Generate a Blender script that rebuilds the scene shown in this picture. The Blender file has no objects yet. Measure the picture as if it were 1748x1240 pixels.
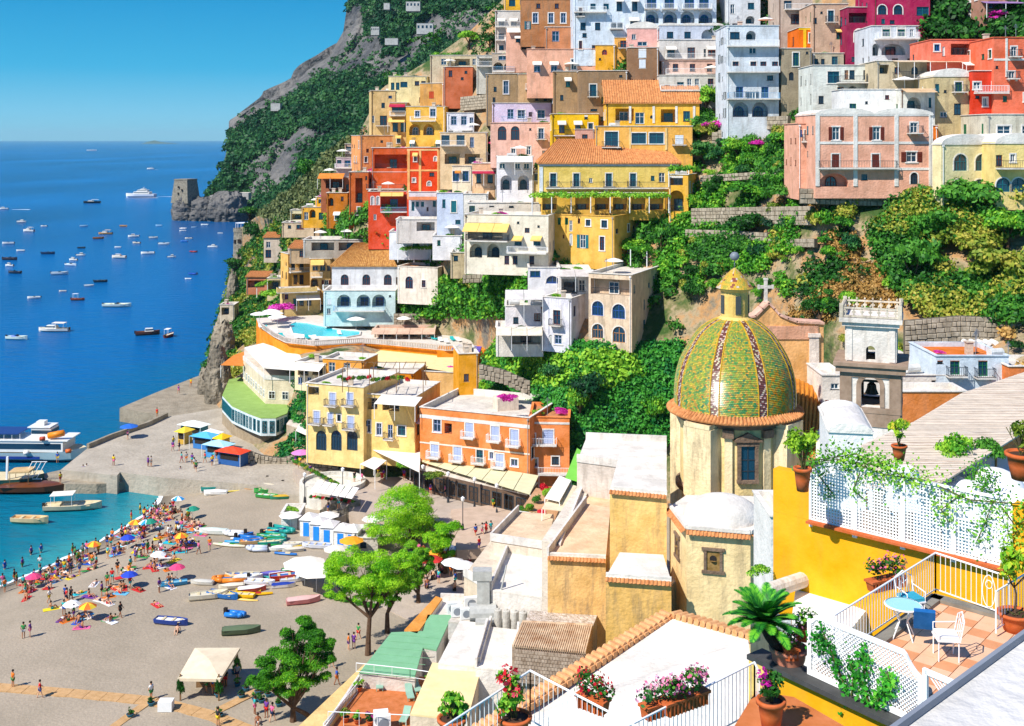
import bpy,math,random
import numpy as np
from mathutils import Vector,Matrix
random.seed(7);rng=np.random.default_rng(7)
sc=bpy.context.scene;COL=sc.collection
R_=math.radians;PI=math.pi
# ---------------- camera, sky, sun, exposure ----------------
HC=55.0;HV=238.0;F=1748*40/36.0;CU=874.0        # camera height, horizon row, focal length (photo pixels)
cam_d=bpy.data.cameras.new('camera');cam=bpy.data.objects.new('camera',cam_d);COL.objects.link(cam)
cam.location=(0,0,HC);cam.rotation_euler=(R_(90),0,0)
cam_d.lens=40;cam_d.sensor_width=36;cam_d.shift_y=-(620-HV)/1748;cam_d.clip_start=.5;cam_d.clip_end=60000
sc.camera=cam
SUN_AZ=Vector((-.76,-.65));SUN_EL=R_(47)
w=bpy.data.worlds.new('World');sc.world=w;w.use_nodes=True
wn,wl=w.node_tree.nodes,w.node_tree.links
bg=wn['Background'];sky=wn.new('ShaderNodeTexSky');sky.sky_type='NISHITA';sky.sun_disc=False
sky.sun_elevation=SUN_EL;sky.sun_rotation=math.atan2(SUN_AZ.x,SUN_AZ.y) % (2*PI)
sky.air_density=1.0;sky.dust_density=.25;sky.ozone_density=4.0;sky.altitude=300
tcw=wn.new('ShaderNodeTexCoord');spx=wn.new('ShaderNodeSeparateXYZ');wl.new(tcw.outputs['Generated'],spx.inputs[0])
crw=wn.new('ShaderNodeValToRGB');wl.new(spx.outputs[2],crw.inputs[0]);ew=crw.color_ramp.elements       # deep azure air of a dry summer day, paler at the horizon
ew[0].position=0;ew[0].color=(.20,.56,.72,1);ew[1].position=1;ew[1].color=(.02,.10,.42,1)
for p_,c_ in ((.022,(.15,.52,.76)),(.06,(.02,.39,.70)),(.12,(.0,.28,.60)),(.4,(.02,.17,.55))): x_=ew.new(p_);x_.color=(*c_,1)
sm=wn.new('ShaderNodeMix');sm.data_type='RGBA';sm.blend_type='MIX';sm.inputs[0].default_value=.95
gn=wn.new('ShaderNodeVectorMath');gn.operation='SCALE';gn.inputs['Scale'].default_value=8.8;wl.new(crw.outputs[0],gn.inputs[0])
wl.new(sky.outputs[0],sm.inputs[6]);wl.new(gn.outputs[0],sm.inputs[7])
wl.new(sm.outputs[2],bg.inputs['Color']);bg.inputs['Strength'].default_value=.092
sd=bpy.data.lights.new('sun','SUN');sd.energy=4.6;sd.angle=R_(.5);sd.color=(1,.95,.87)
sun=bpy.data.objects.new('sun',sd);COL.objects.link(sun)
sun.rotation_euler=Vector((SUN_AZ.x*math.cos(SUN_EL),SUN_AZ.y*math.cos(SUN_EL),math.sin(SUN_EL))).to_track_quat('Z','Y').to_euler()
sc.view_settings.view_transform='Standard';sc.view_settings.look='None';sc.view_settings.exposure=.5;sc.view_settings.gamma=1
sc.cycles.max_bounces=6;sc.cycles.diffuse_bounces=3;sc.cycles.transparent_max_bounces=12
# ---------------- helpers ----------------
def lin(c):
    if isinstance(c,str):
        c=[int(c[i:i+2],16)/255 for i in (0,2,4)]
    return tuple(x/12.92 if x <= .04045 else ((x+.055)/1.055)**2.4 for x in c[:3])
def P(u,v,s): return Vector(((u-CU)*s,s*F,HC-(v-HV)*s))
def G(u,v,z):                                   # the point where a sight line meets height z
    s=(HC-z)/(v-HV);return Vector(((u-CU)*s,s*F,z))
def sz(v,z): return (HC-z)/(v-HV)
_m={}
def mat(name,col,rough=.8,var=.12,scale=.6,stain=0,spec=.3,metal=0,col2=None,bump=0,bscale=8,streak=False,attr=None,emit=0,trans=0,obj=True):
    if name in _m: return _m[name]
    m=bpy.data.materials.new(name);m.use_nodes=True;n,l=m.node_tree.nodes,m.node_tree.links
    b=n['Principled BSDF'];b.inputs['Roughness'].default_value=rough;b.inputs['Specular IOR Level'].default_value=spec
    b.inputs['Metallic'].default_value=metal
    c=(*lin(col),1);m.diffuse_color=c
    out=None
    tc=n.new('ShaderNodeNewGeometry')
    if attr:
        a=n.new('ShaderNodeAttribute');a.attribute_name=attr;src=a.outputs['Color']
    else:
        r=n.new('ShaderNodeRGB');r.outputs[0].default_value=c;src=r.outputs[0]
    if col2 or var:
        nz=n.new('ShaderNodeTexNoise');nz.inputs['Scale'].default_value=scale;nz.inputs['Detail'].default_value=6;nz.inputs['Roughness'].default_value=.65
        l.new(tc.outputs['Position'],nz.inputs['Vector'])
        mr=n.new('ShaderNodeMapRange');mr.inputs[1].default_value=.36;mr.inputs[2].default_value=.66
        l.new(nz.outputs[0],mr.inputs[0])
        mx=n.new('ShaderNodeMix');mx.data_type='RGBA'
        l.new(mr.outputs[0],mx.inputs[0]);l.new(src,mx.inputs[6])
        if col2: mx.inputs[7].default_value=(*lin(col2),1)
        else:
            hv=n.new('ShaderNodeHueSaturation');hv.inputs['Value'].default_value=1-var*1.6;hv.inputs['Saturation'].default_value=1+var*.4
            l.new(src,hv.inputs['Color']);l.new(hv.outputs[0],mx.inputs[7])
        src=mx.outputs[2]
    if stain:                                         # weathering: runs and blotches of grey-brown
        mp=n.new('ShaderNodeMapping');mp.inputs['Scale'].default_value=(1.3,1.3,.22)
        l.new(tc.outputs['Position'],mp.inputs[0])
        nz=n.new('ShaderNodeTexNoise');nz.inputs['Scale'].default_value=1.1;nz.inputs['Detail'].default_value=8;nz.inputs['Roughness'].default_value=.7
        l.new(mp.outputs[0],nz.inputs['Vector'])
        mr=n.new('ShaderNodeMapRange');mr.inputs[1].default_value=.5;mr.inputs[2].default_value=.72;mr.inputs[4].default_value=stain
        l.new(nz.outputs[0],mr.inputs[0])
        mx=n.new('ShaderNodeMix');mx.data_type='RGBA';l.new(mr.outputs[0],mx.inputs[0]);l.new(src,mx.inputs[6])
        mx.inputs[7].default_value=(.19,.145,.10,1);src=mx.outputs[2]
    l.new(src,b.inputs['Base Color'])
    if bump:
        nz=n.new('ShaderNodeTexNoise');nz.inputs['Scale'].default_value=bscale;nz.inputs['Detail'].default_value=5
        l.new(tc.outputs['Position'],nz.inputs['Vector'])
        bp=n.new('ShaderNodeBump');bp.inputs['Strength'].default_value=bump;bp.inputs['Distance'].default_value=1/bscale
        l.new(nz.outputs[0],bp.inputs['Height']);l.new(bp.outputs[0],b.inputs['Normal'])
    if trans: b.inputs['Transmission Weight'].default_value=trans
    _m[name]=m;return m
def stucco(hexc,stain=.25): return mat('stucco_%s_%d' % (hexc,stain*100),hexc,.9,.17,.5,min(.8,stain*1.8),.15,bump=.3,bscale=4)
def leafmat(name,a,b,c=None,scale=.5,trl=.25):    # foliage: hue varies clump by clump and leaf by leaf
    if name in _m: return _m[name]
    m=bpy.data.materials.new(name);m.use_nodes=True;n,l=m.node_tree.nodes,m.node_tree.links
    p=n['Principled BSDF'];p.inputs['Roughness'].default_value=.55;p.inputs['Specular IOR Level'].default_value=.25
    g=n.new('ShaderNodeNewGeometry');nz=n.new('ShaderNodeTexNoise');nz.inputs['Scale'].default_value=scale;nz.inputs['Detail'].default_value=4
    l.new(g.outputs['Position'],nz.inputs['Vector'])
    oi=n.new('ShaderNodeObjectInfo')
    ad=n.new('ShaderNodeMath');ad.operation='MULTIPLY_ADD';ad.inputs[1].default_value=.35;l.new(oi.outputs['Random'],ad.inputs[0]);l.new(nz.outputs[0],ad.inputs[2])
    a2=n.new('ShaderNodeMath');a2.operation='MULTIPLY_ADD';a2.inputs[1].default_value=.3;l.new(g.outputs['Random Per Island'],a2.inputs[0]);l.new(ad.outputs[0],a2.inputs[2])
    cr=n.new('ShaderNodeValToRGB');e=cr.color_ramp.elements
    e[0].position=.55;e[0].color=(*lin(a),1);e[1].position=1.0;e[1].color=(*lin(b),1)
    if c: x=e.new(.85);x.color=(*lin(b),1);e[2].color=(*lin(c),1)
    l.new(a2.outputs[0],cr.inputs[0]);l.new(cr.outputs[0],p.inputs['Base Color'])
    if trl:
        t=n.new('ShaderNodeBsdfTranslucent');l.new(cr.outputs[0],t.inputs[0]);ms=n.new('ShaderNodeMixShader');ms.inputs[0].default_value=trl
        l.new(p.outputs[0],ms.inputs[1]);l.new(t.outputs[0],ms.inputs[2]);l.new(ms.outputs[0],n['Material Output'].inputs[0])
    _m[name]=m;return m
class MB:
    def __init__(s): s.v=[];s.f=[];s.m=[];s.M=None
    def add(s,vs,fs,mi=0):
        o=len(s.v)
        if s.M is not None: vs=[s.M @ Vector(p) for p in vs]
        s.v += [tuple(p) for p in vs];s.f += [[i+o for i in f] for f in fs];s.m += [mi]*len(fs);return s
    def box(s,c,d,rz=0,mi=0,tilt=None):
        x,y,z=[q/2 for q in d]
        vs=[Vector((a*x,b*y,e*z)) for e in (-1,1) for a,b in ((-1,-1),(1,-1),(1,1),(-1,1))]
        if tilt: vs=[tilt @ p for p in vs]
        if rz: q=Matrix.Rotation(rz,3,'Z');vs=[q @ p for p in vs]
        return s.add([p+Vector(c) for p in vs],[(0,3,2,1),(4,5,6,7),(0,1,5,4),(1,2,6,5),(2,3,7,6),(3,0,4,7)],mi)
    def bar(s,a,b,r,n=4,mi=0,r2=None,caps=True):
        a,b=Vector(a),Vector(b);d=(b-a)
        if d.length < 1e-6: return s
        q=d.to_track_quat('Z','Y');r2=r if r2 is None else r2
        vs=[a+q @ Vector((math.cos(t)*r,math.sin(t)*r,0)) for t in [2*PI*(i+.5)/n for i in range(n)]]
        vs += [b+q @ Vector((math.cos(t)*r2,math.sin(t)*r2,0)) for t in [2*PI*(i+.5)/n for i in range(n)]]
        fs=[(i,(i+1) % n,n+(i+1) % n,n+i) for i in range(n)]
        if caps: fs += [tuple(range(n-1,-1,-1)),tuple(range(n,2*n))]
        return s.add(vs,fs,mi)
    def tube(s,pts,r,n=5,mi=0):
        for i in range(len(pts)-1):
            ra=r[i] if isinstance(r,(list,tuple)) else r;rb=r[i+1] if isinstance(r,(list,tuple)) else r
            s.bar(pts[i],pts[i+1],ra,n,mi,rb)
        return s
    def lathe(s,prof,n=12,c=(0,0,0),mi=0,a0=0,a1=2*PI,sx=1,sy=1):
        full=abs(a1-a0-2*PI) < 1e-6;k=n if full else n+1
        vs=[(c[0]+r*math.cos(a0+(a1-a0)*j/n)*sx,c[1]+r*math.sin(a0+(a1-a0)*j/n)*sy,c[2]+z) for r,z in prof for j in range(k)]
        fs=[(i*k+j,i*k+(j+1) % k,(i+1)*k+(j+1) % k,(i+1)*k+j) for i in range(len(prof)-1) for j in range(n)]
        return s.add(vs,fs,mi)
    def prism(s,poly,z0,z1,mi=0):
        n=len(poly);a=sum(poly[i][0]*poly[(i+1) % n][1]-poly[(i+1) % n][0]*poly[i][1] for i in range(n))
        if a < 0: poly=poly[::-1]
        vs=[(p[0],p[1],z0) for p in poly]+[(p[0],p[1],z1) for p in poly]
        return s.add(vs,[tuple(range(n-1,-1,-1)),tuple(range(n,2*n))]+[(i,(i+1) % n,n+(i+1) % n,n+i) for i in range(n)],mi)
    def slab(s,pts,t,mi=0):                       # polygon of 3-D points given thickness t downward
        n=len(pts);vs=[Vector(p) for p in pts]+[Vector(p)-Vector((0,0,t)) for p in pts]
        return s.add(vs,[tuple(range(n)),tuple(range(2*n-1,n-1,-1))]+[(i,n+i,n+(i+1) % n,(i+1) % n) for i in range(n)],mi)
    def mesh(s,name,mats,smooth=False):
        me=bpy.data.meshes.new(name);me.from_pydata(s.v,[],s.f)
        for m in (mats if isinstance(mats,(list,tuple)) else [mats]): me.materials.append(m)
        if len(me.materials) > 1: me.polygons.foreach_set('material_index',s.m)
        if smooth: me.polygons.foreach_set('use_smooth',[True]*len(s.f))
        me.update();return me
def ob(name,me,parent=None,loc=None,rz=None,kind=None,label=None):
    o=bpy.data.objects.new(name,me);COL.objects.link(o)
    if parent: o.parent=parent
    if loc is not None: o.location=loc
    if rz is not None: o.rotation_euler=(0,0,rz) if not hasattr(rz,'__len__') else rz
    if kind: o['kind']=kind
    if label: o['label']=label
    return o
REG=[]          # every thing that was given a label: (object, base label, point)
def thing(name,label,cat,loc=(0,0,0),rz=0,group=None,me=None,uniq=False):
    if me is not None and tuple(loc) == (0,0,0) and len(me.vertices):            # world-space mesh: give the thing its origin at the middle of its base
        a=np.empty(len(me.vertices)*3,np.float32);me.vertices.foreach_get('co',a);a=a.reshape(-1,3);c=(a.min(0)+a.max(0))/2;c[2]=a[:,2].min()
        me.vertices.foreach_set('co',(a-c).ravel());loc=tuple(float(q) for q in c)
    o=ob(name,me,None,loc,rz);o['label']=label;o['category']=cat
    if group: o['group']=group
    REG.append(o);return o
def dup(root,loc,rz=None,label=None,sc_=None,cols=None):
    def cp(o,par):
        c=o.copy();COL.objects.link(c)
        if par: c.parent=par
        for ch in o.children: cp(ch,c)
        return c
    c=cp(root,None);c.location=loc
    if rz is not None: c.rotation_euler=(0,0,rz)
    if sc_: c.scale=(sc_,)*3 if not hasattr(sc_,'__len__') else sc_
    if label: c['label']=label
    REG.append(c);return c
def npmesh(name,V,Fc,mats,k=4,cols=None,smooth=False):      # V (n,3) Fc (m,k)
    me=bpy.data.meshes.new(name);me.vertices.add(len(V));me.vertices.foreach_set('co',np.asarray(V,dtype=np.float32).ravel())
    me.loops.add(Fc.size);me.loops.foreach_set('vertex_index',Fc.astype(np.int32).ravel())
    me.polygons.add(len(Fc));me.polygons.foreach_set('loop_start',np.arange(0,Fc.size,k,dtype=np.int32))
    if cols is not None:
        at=me.color_attributes.new('Col','FLOAT_COLOR','CORNER');at.data.foreach_set('color',np.repeat(np.c_[cols,np.ones(len(cols))],k,0).astype(np.float32).ravel())
    for m in (mats if isinstance(mats,(list,tuple)) else [mats]): me.materials.append(m)
    if smooth: me.polygons.foreach_set('use_smooth',np.ones(len(Fc),dtype=bool))
    me.update(calc_edges=True);return me
# ---------------- leaves ----------------
def leaves(C,N,size,asp=1.6):                     # a bent diamond leaf at every centre C, facing about N
    n=len(C);N=N+rng.normal(0,.55,(n,3));N /= np.linalg.norm(N,axis=1)[:,None]+1e-9
    t=rng.normal(0,1,(n,3));t -= (t*N).sum(1)[:,None]*N;t /= np.linalg.norm(t,axis=1)[:,None]+1e-9
    b=np.cross(N,t);s=(size*rng.uniform(.6,1.3,n))[:,None] if np.isscalar(size) else (size*rng.uniform(.7,1.3,n))[:,None]
    V=np.stack([C-t*s*asp*.5,C+b*s*.5,C+t*s*asp*.5,C-b*s*.5],1).reshape(-1,3)
    return V,np.arange(4*n).reshape(n,4)
def crown_pts(n,blobs,fill=.35):                   # points on and inside overlapping blobs: (x,y,z,rx,rz)
    w_=np.array([b[3]**2 for b in blobs]);pick=rng.choice(len(blobs),n,p=w_/w_.sum());B=np.array(blobs)[pick]
    d=rng.normal(0,1,(n,3));d /= np.linalg.norm(d,axis=1)[:,None];r=1-fill*rng.random(n)**1.5
    d[:,2]=np.where(d[:,2] < -.3,-d[:,2]*.6,d[:,2])
    C=B[:,:3]+d*np.c_[B[:,3],B[:,3],B[:,4]]*r[:,None];return C,d
def crown_mesh(name,n,blobs,size,m,asp=1.6,fill=.4):
    C,d=crown_pts(n,blobs,fill);V,Fc=leaves(C,d,size,asp);return npmesh(name,V,Fc,m)
G_DK=leafmat('dark_foliage','163d14','2f6f20','5a9a30');G_BR=leafmat('bright_foliage','2a6a1c','55a024','9aca3a',trl=.25)
G_YL=leafmat('yellow_green_foliage','4a7020','8a9c30','b8b048');G_BL=leafmat('blue_green_foliage','0f3a24','2a6a34','4f8a3c')
G_DRY=leafmat('dry_grass','86703a','b88c4a','d0aa60');G_MAG=leafmat('magenta_flowers','b0188a','e02ab0','f070d0',trl=.3)
G_RED=leafmat('red_flowers','c01030','f02838','ff6070');G_PNK=leafmat('pink_flowers','e03878','f870a0','ffb0c8');G_IVY=leafmat('ivy_foliage','0a4a2c','1c7434','4a9c34')
G_FAR=leafmat('far_wood_foliage','0e3a20','1e5228','42743a',scale=.04)  # darkened greens: the headland's shade is put into the leaf colours
def blobs_rand(k,R,H,spread=.55):
    return [(random.uniform(-1,1)*R*spread,random.uniform(-1,1)*R*spread,H*random.uniform(.3,.75),R*random.uniform(.35,.6),H*random.uniform(.22,.38)) for _ in range(k)]
BUSH={}
def bush_mesh(g,k):
    if (g,k) not in BUSH:
        st=random.getstate();random.seed(k*13+5);BUSH[g,k]=crown_mesh('crown_'+g.name,1300,blobs_rand(9,1,1),.105,g,1.6);random.setstate(st)
    return BUSH[g,k]
# ---------------- terrain ----------------
cam_d.clip_end=200000
def hash3(ix,iy,iz,seed):
    h=(ix*374761393+iy*668265263+iz*2147483647+seed*974634777) & 0xffffffff
    h=((h ^ (h >> 13))*1274126177) & 0xffffffff
    return ((h ^ (h >> 16)) & 0xffff)/65535.0
def vnoise(p,seed=0):
    i=np.floor(p).astype(np.int64);f=p-i;f=f*f*(3-2*f);o=0
    for a in (0,1):
        for b in (0,1):
            for c in (0,1):
                o=o+hash3(i[:,0]+a,i[:,1]+b,i[:,2]+c,seed)*(f[:,0] if a else 1-f[:,0])*(f[:,1] if b else 1-f[:,1])*(f[:,2] if c else 1-f[:,2])
    return o
def fbm(p,o=4,seed=0,ridged=False):
    s=0;a=.5
    for k in range(o):
        q=vnoise(p*2**k,seed+k)
        if ridged: q=1-abs(2*q-1)
        s=s+a*q;a *= .5
    return s
class RBF:
    def __init__(s,pts):
        A=np.array(pts,float);s.c=A[:,:2]/300;n=len(A);r=np.linalg.norm(s.c[:,None]-s.c[None],axis=2)
        K=s.k(r)+np.eye(n)*.004;Q=np.c_[np.ones(n),s.c];M=np.block([[K,Q],[Q.T,np.zeros((3,3))]])
        s.w=np.linalg.solve(M,np.r_[A[:,2],0,0,0])
    def k(s,r): return np.where(r > 0,r*r*np.log(r+1e-9),0)
    def __call__(s,u,v):
        x=np.c_[np.atleast_1d(u),np.atleast_1d(v)]/300.;r=np.linalg.norm(x[:,None]-s.c[None],axis=2)
        return s.k(r) @ s.w[:-3]+np.c_[np.ones(len(x)),x] @ s.w[-3:]
HILL=RBF([(860,-100,.14),(855,0,.135),(735,100,.14),(650,150,.14),(610,230,.14),(565,270,.145),(510,320,.155),(450,360,.178),(408,390,.2),(405,440,.2),
 (395,500,.185),(378,545,.165),(350,610,.14),(342,650,.128),(345,700,.118),(600,552,.121),(600,600,.105),(800,570,.111),(600,440,.128),(600,400,.124),(600,330,.132),(700,250,.13),(700,180,.135),(720,330,.125),(720,440,.12),(720,520,.1165),
 (500,560,.125),(500,620,.106),(500,690,.102),(640,640,.101),(640,720,.093),(600,800,.088),(450,745,.1),(850,810,.0855),(380,722,.11),(440,795,.0955),(520,815,.0925),(600,860,.0885),(400,860,.1),(480,920,.094),(600,930,.088),(850,960,.084),(1100,960,.08),(1400,960,.078),(1800,960,.076),(850,330,.11),(850,430,.1),(850,520,.1),(1000,440,.097),(1000,590,.088),(1000,330,.102),
 (1000,200,.108),(1000,100,.113),(1000,0,.118),(1000,-100,.124),(950,700,.0865),(1100,760,.085),(1100,600,.088),(1300,350,.09),(1300,200,.1),(1300,50,.11),(1480,330,.0815),(1400,330,.082),(1480,200,.09),
 (1480,60,.1),(1480,-80,.108),(1700,330,.078),(1700,200,.083),(1700,50,.092),(1700,-100,.1),(1900,300,.075),(1900,0,.09),(1450,450,.078),(1450,560,.072),(1650,450,.073),(1650,580,.068),
 (1250,450,.088),(1250,560,.084),(1900,500,.068),(1300,700,.08),(1600,680,.066),(1750,700,.06)])
LAND=RBF([(300,378,.40),(360,330,.42),(400,378,.395),(500,378,.36),(600,378,.34),(390,200,.5),(500,200,.45),(600,200,.42),(700,200,.4),(600,0,.53),(700,0,.49),(860,0,.44),(860,100,.41),
 (600,-120,.58),(860,-120,.5),(500,130,.53),(860,300,.36),(450,300,.42),(450,250,.44)])
def hs_(u,v): return float(HILL(u,v)[0])
rockm=mat('cliff_rock','a89c88',.95,0,.12,0,.1,col2='5f5a50',bump=.8,bscale=.6)
def earth():
    m=bpy.data.materials.new('hill_earth');m.use_nodes=True;n,l=m.node_tree.nodes,m.node_tree.links;b=n['Principled BSDF'];b.inputs['Roughness'].default_value=.95
    g=n.new('ShaderNodeNewGeometry');nz=n.new('ShaderNodeTexNoise');nz.inputs['Scale'].default_value=.12;nz.inputs['Detail'].default_value=8;nz.inputs['Roughness'].default_value=.65
    l.new(g.outputs['Position'],nz.inputs['Vector']);cr=n.new('ShaderNodeValToRGB');e=cr.color_ramp.elements
    e[0].position=.38;e[0].color=(*lin('36521c'),1);e[1].position=.64;e[1].color=(*lin('77705f'),1)
    for p_,c_ in ((.44,'6a6a40'),(.5,'a08e70'),(.57,'b08454')): x=e.new(p_);x.color=(*lin(c_),1)
    l.new(nz.outputs[0],cr.inputs[0]);l.new(cr.outputs[0],b.inputs['Base Color'])
    n2=n.new('ShaderNodeTexNoise');n2.inputs['Scale'].default_value=.9;n2.inputs['Detail'].default_value=6;l.new(g.outputs['Position'],n2.inputs['Vector'])
    bp=n.new('ShaderNodeBump');bp.inputs['Strength'].default_value=1;bp.inputs['Distance'].default_value=.8;l.new(n2.outputs[0],bp.inputs['Height']);l.new(bp.outputs[0],b.inputs['Normal'])
    return m
earthm=earth()
def sheet(name,S,sil,v0,v1,u1,nu,nv,amp,sc_,m,back=2.2,seed=0,ridged=False):
    vs=np.linspace(v0,v1,nv);sv=np.array(sil,float);UL=np.interp(vs,sv[:,0],sv[:,1])
    t=np.linspace(0,1,nu);U=UL[:,None]+(u1-UL)[:,None]*t[None];V=np.repeat(vs[:,None],nu,1)
    s=S(U.ravel(),V.ravel()).reshape(U.shape)
    wrap=[(k*14,1+(back-1)*(k/5)**1.5) for k in range(5,0,-1)]      # the slope turning away out of sight behind its outline
    Uw=np.concatenate([(UL[:,None]+a) for a,_ in wrap]+[U],1);sw=np.concatenate([s[:,:1]*b for _,b in wrap]+[s],1);Vw=np.repeat(vs[:,None],nu+5,1)
    X=np.stack([(Uw-CU)*sw,sw*F,HC-(Vw-HV)*sw],2).reshape(-1,3)
    p=X*np.array([1,.6,1.])*sc_;d=fbm(p,5,seed,ridged)
    dirn=X-np.array([0,0,HC]);dirn /= np.linalg.norm(dirn,axis=1)[:,None];X=X+dirn*(d*amp)[:,None]
    n2=nu+5;a=(np.arange(nv-1)[:,None]*n2+np.arange(n2-1)[None]).ravel();Fc=np.stack([a,a+n2,a+n2+1,a+1],1)
    me=npmesh(name,X,Fc,m,smooth=False);return ob(name,me,kind='structure'),X.reshape(nv,n2,3)
sheet('hillside',HILL,[(-160,870),(0,858),(60,795),(100,738),(150,652),(230,612),(270,568),(320,512),(360,452),(390,410),(500,397),(545,380),(600,357),(650,344),(720,344),(1000,344)],
      -160,960,1960,260,180,1.3,.16,earthm,seed=3)
landm=mat('headland_rock','7d7a76',.95,0,.03,0,.05,col2='3c4046',bump=1,bscale=.12)  # dark bluish second tone puts the headland's shade into the rock colour
hl,HX=sheet('headland',LAND,[(-160,612),(0,594),(54,586),(97,562),(120,525),(160,488),(172,448),(189,418),(206,391),(246,389),(275,383),(303,377),(320,362),(345,350),(372,345),(385,345)],
      -160,384,950,240,180,52,.022,landm,seed=9,ridged=True,back=1.8)
FAR=RBF([(586,40,.75),(480,160,.68),(600,160,.7),(560,90,.72),(520,250,.66),(650,20,.76),(470,240,.66)])
sheet('far_ridge',FAR,[(-100,600),(50,590),(70,582),(80,562),(95,540),(108,515),(120,502),(135,496),(146,472),(155,450),(165,446),(200,400),(236,400)],-100,236,700,60,60,30,.02,
      landm,seed=21,ridged=True)
# woods and scrub
def cover(name,S,poly,n,size,g,th=.5,nsc=.15,lift=1.0,seed=0,parent=None,sil=None,clump=14,csz=2.2):
    poly=np.array(poly,float);lo,hi=poly.min(0),poly.max(0);pts=[]
    nc=n//clump;got=0;CC=[]
    while got < nc:
        q=rng.uniform(lo,hi,(nc*2,2));ins=np.zeros(len(q),bool);j=len(poly)-1
        for i in range(len(poly)):
            a,b=poly[i],poly[j];c=((a[1] > q[:,1]) != (b[1] > q[:,1])) & (q[:,0] < (b[0]-a[0])*(q[:,1]-a[1])/(b[1]-a[1]+1e-9)+a[0]);ins ^= c;j=i
        q=q[ins];s=S(q[:,0],q[:,1]);X=np.stack([(q[:,0]-CU)*s,s*F,HC-(q[:,1]-HV)*s],1)
        k=fbm(X*nsc,3,seed) > th-.0;X=X[k];CC.append(X);got += len(X)
        if len(X) == 0: break
    X=np.concatenate(CC)[:nc];dirn=np.array([0,0,HC])-X;dirn /= np.linalg.norm(dirn,axis=1)[:,None]
    X=X+dirn*lift*rng.uniform(.0,1.2,(len(X),1));rad=csz*rng.uniform(.5,1.3,len(X))
    d=rng.normal(0,1,(len(X),clump,3));d /= np.linalg.norm(d,axis=2)[...,None];d[...,2]=np.abs(d[...,2])*.9;
    C=(X[:,None]+d*rad[:,None,None]*rng.uniform(.7,1,(len(X),clump,1))).reshape(-1,3)
    V,Fc=leaves(C,d.reshape(-1,3),size);me=npmesh(name,V,Fc,g);return ob(name,me,parent,kind='stuff')
LP=[(606,-40),(594,20),(588,56),(564,99),(528,122),(491,162),(450,174),(420,191),(394,208),(386,255),(374,308),(350,338),(380,372),(620,372),(870,300),(870,-40)]
class Off:                                            # the displaced slope, so that trees root on it
    def __init__(s,S,amp,sc_,seed,r): s.a=(S,amp,sc_,seed,r)
    def __call__(s,u,v):
        S,amp,sc_,seed,r=s.a;q=S(u,v);X=np.stack([(u-CU)*q,q*F,HC-(v-HV)*q],1);d=fbm(X*np.array([1,.6,1.])*sc_,5,seed,r)*amp
        return q*(1+d/np.linalg.norm(X-np.array([0,0,HC]),axis=1))
LANDD=Off(LAND,52,.022,9,True);HILLD=Off(HILL,1.3,.16,3,False)
cover('headland_wood',LANDD,LP,190000,2.1,G_FAR,.38,.012,4,31,clump=22,csz=4.8)
cover('headland_scrub',LANDD,LP,30000,1.6,G_FAR,.33,.03,2,41,clump=10,csz=2.6)
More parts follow.
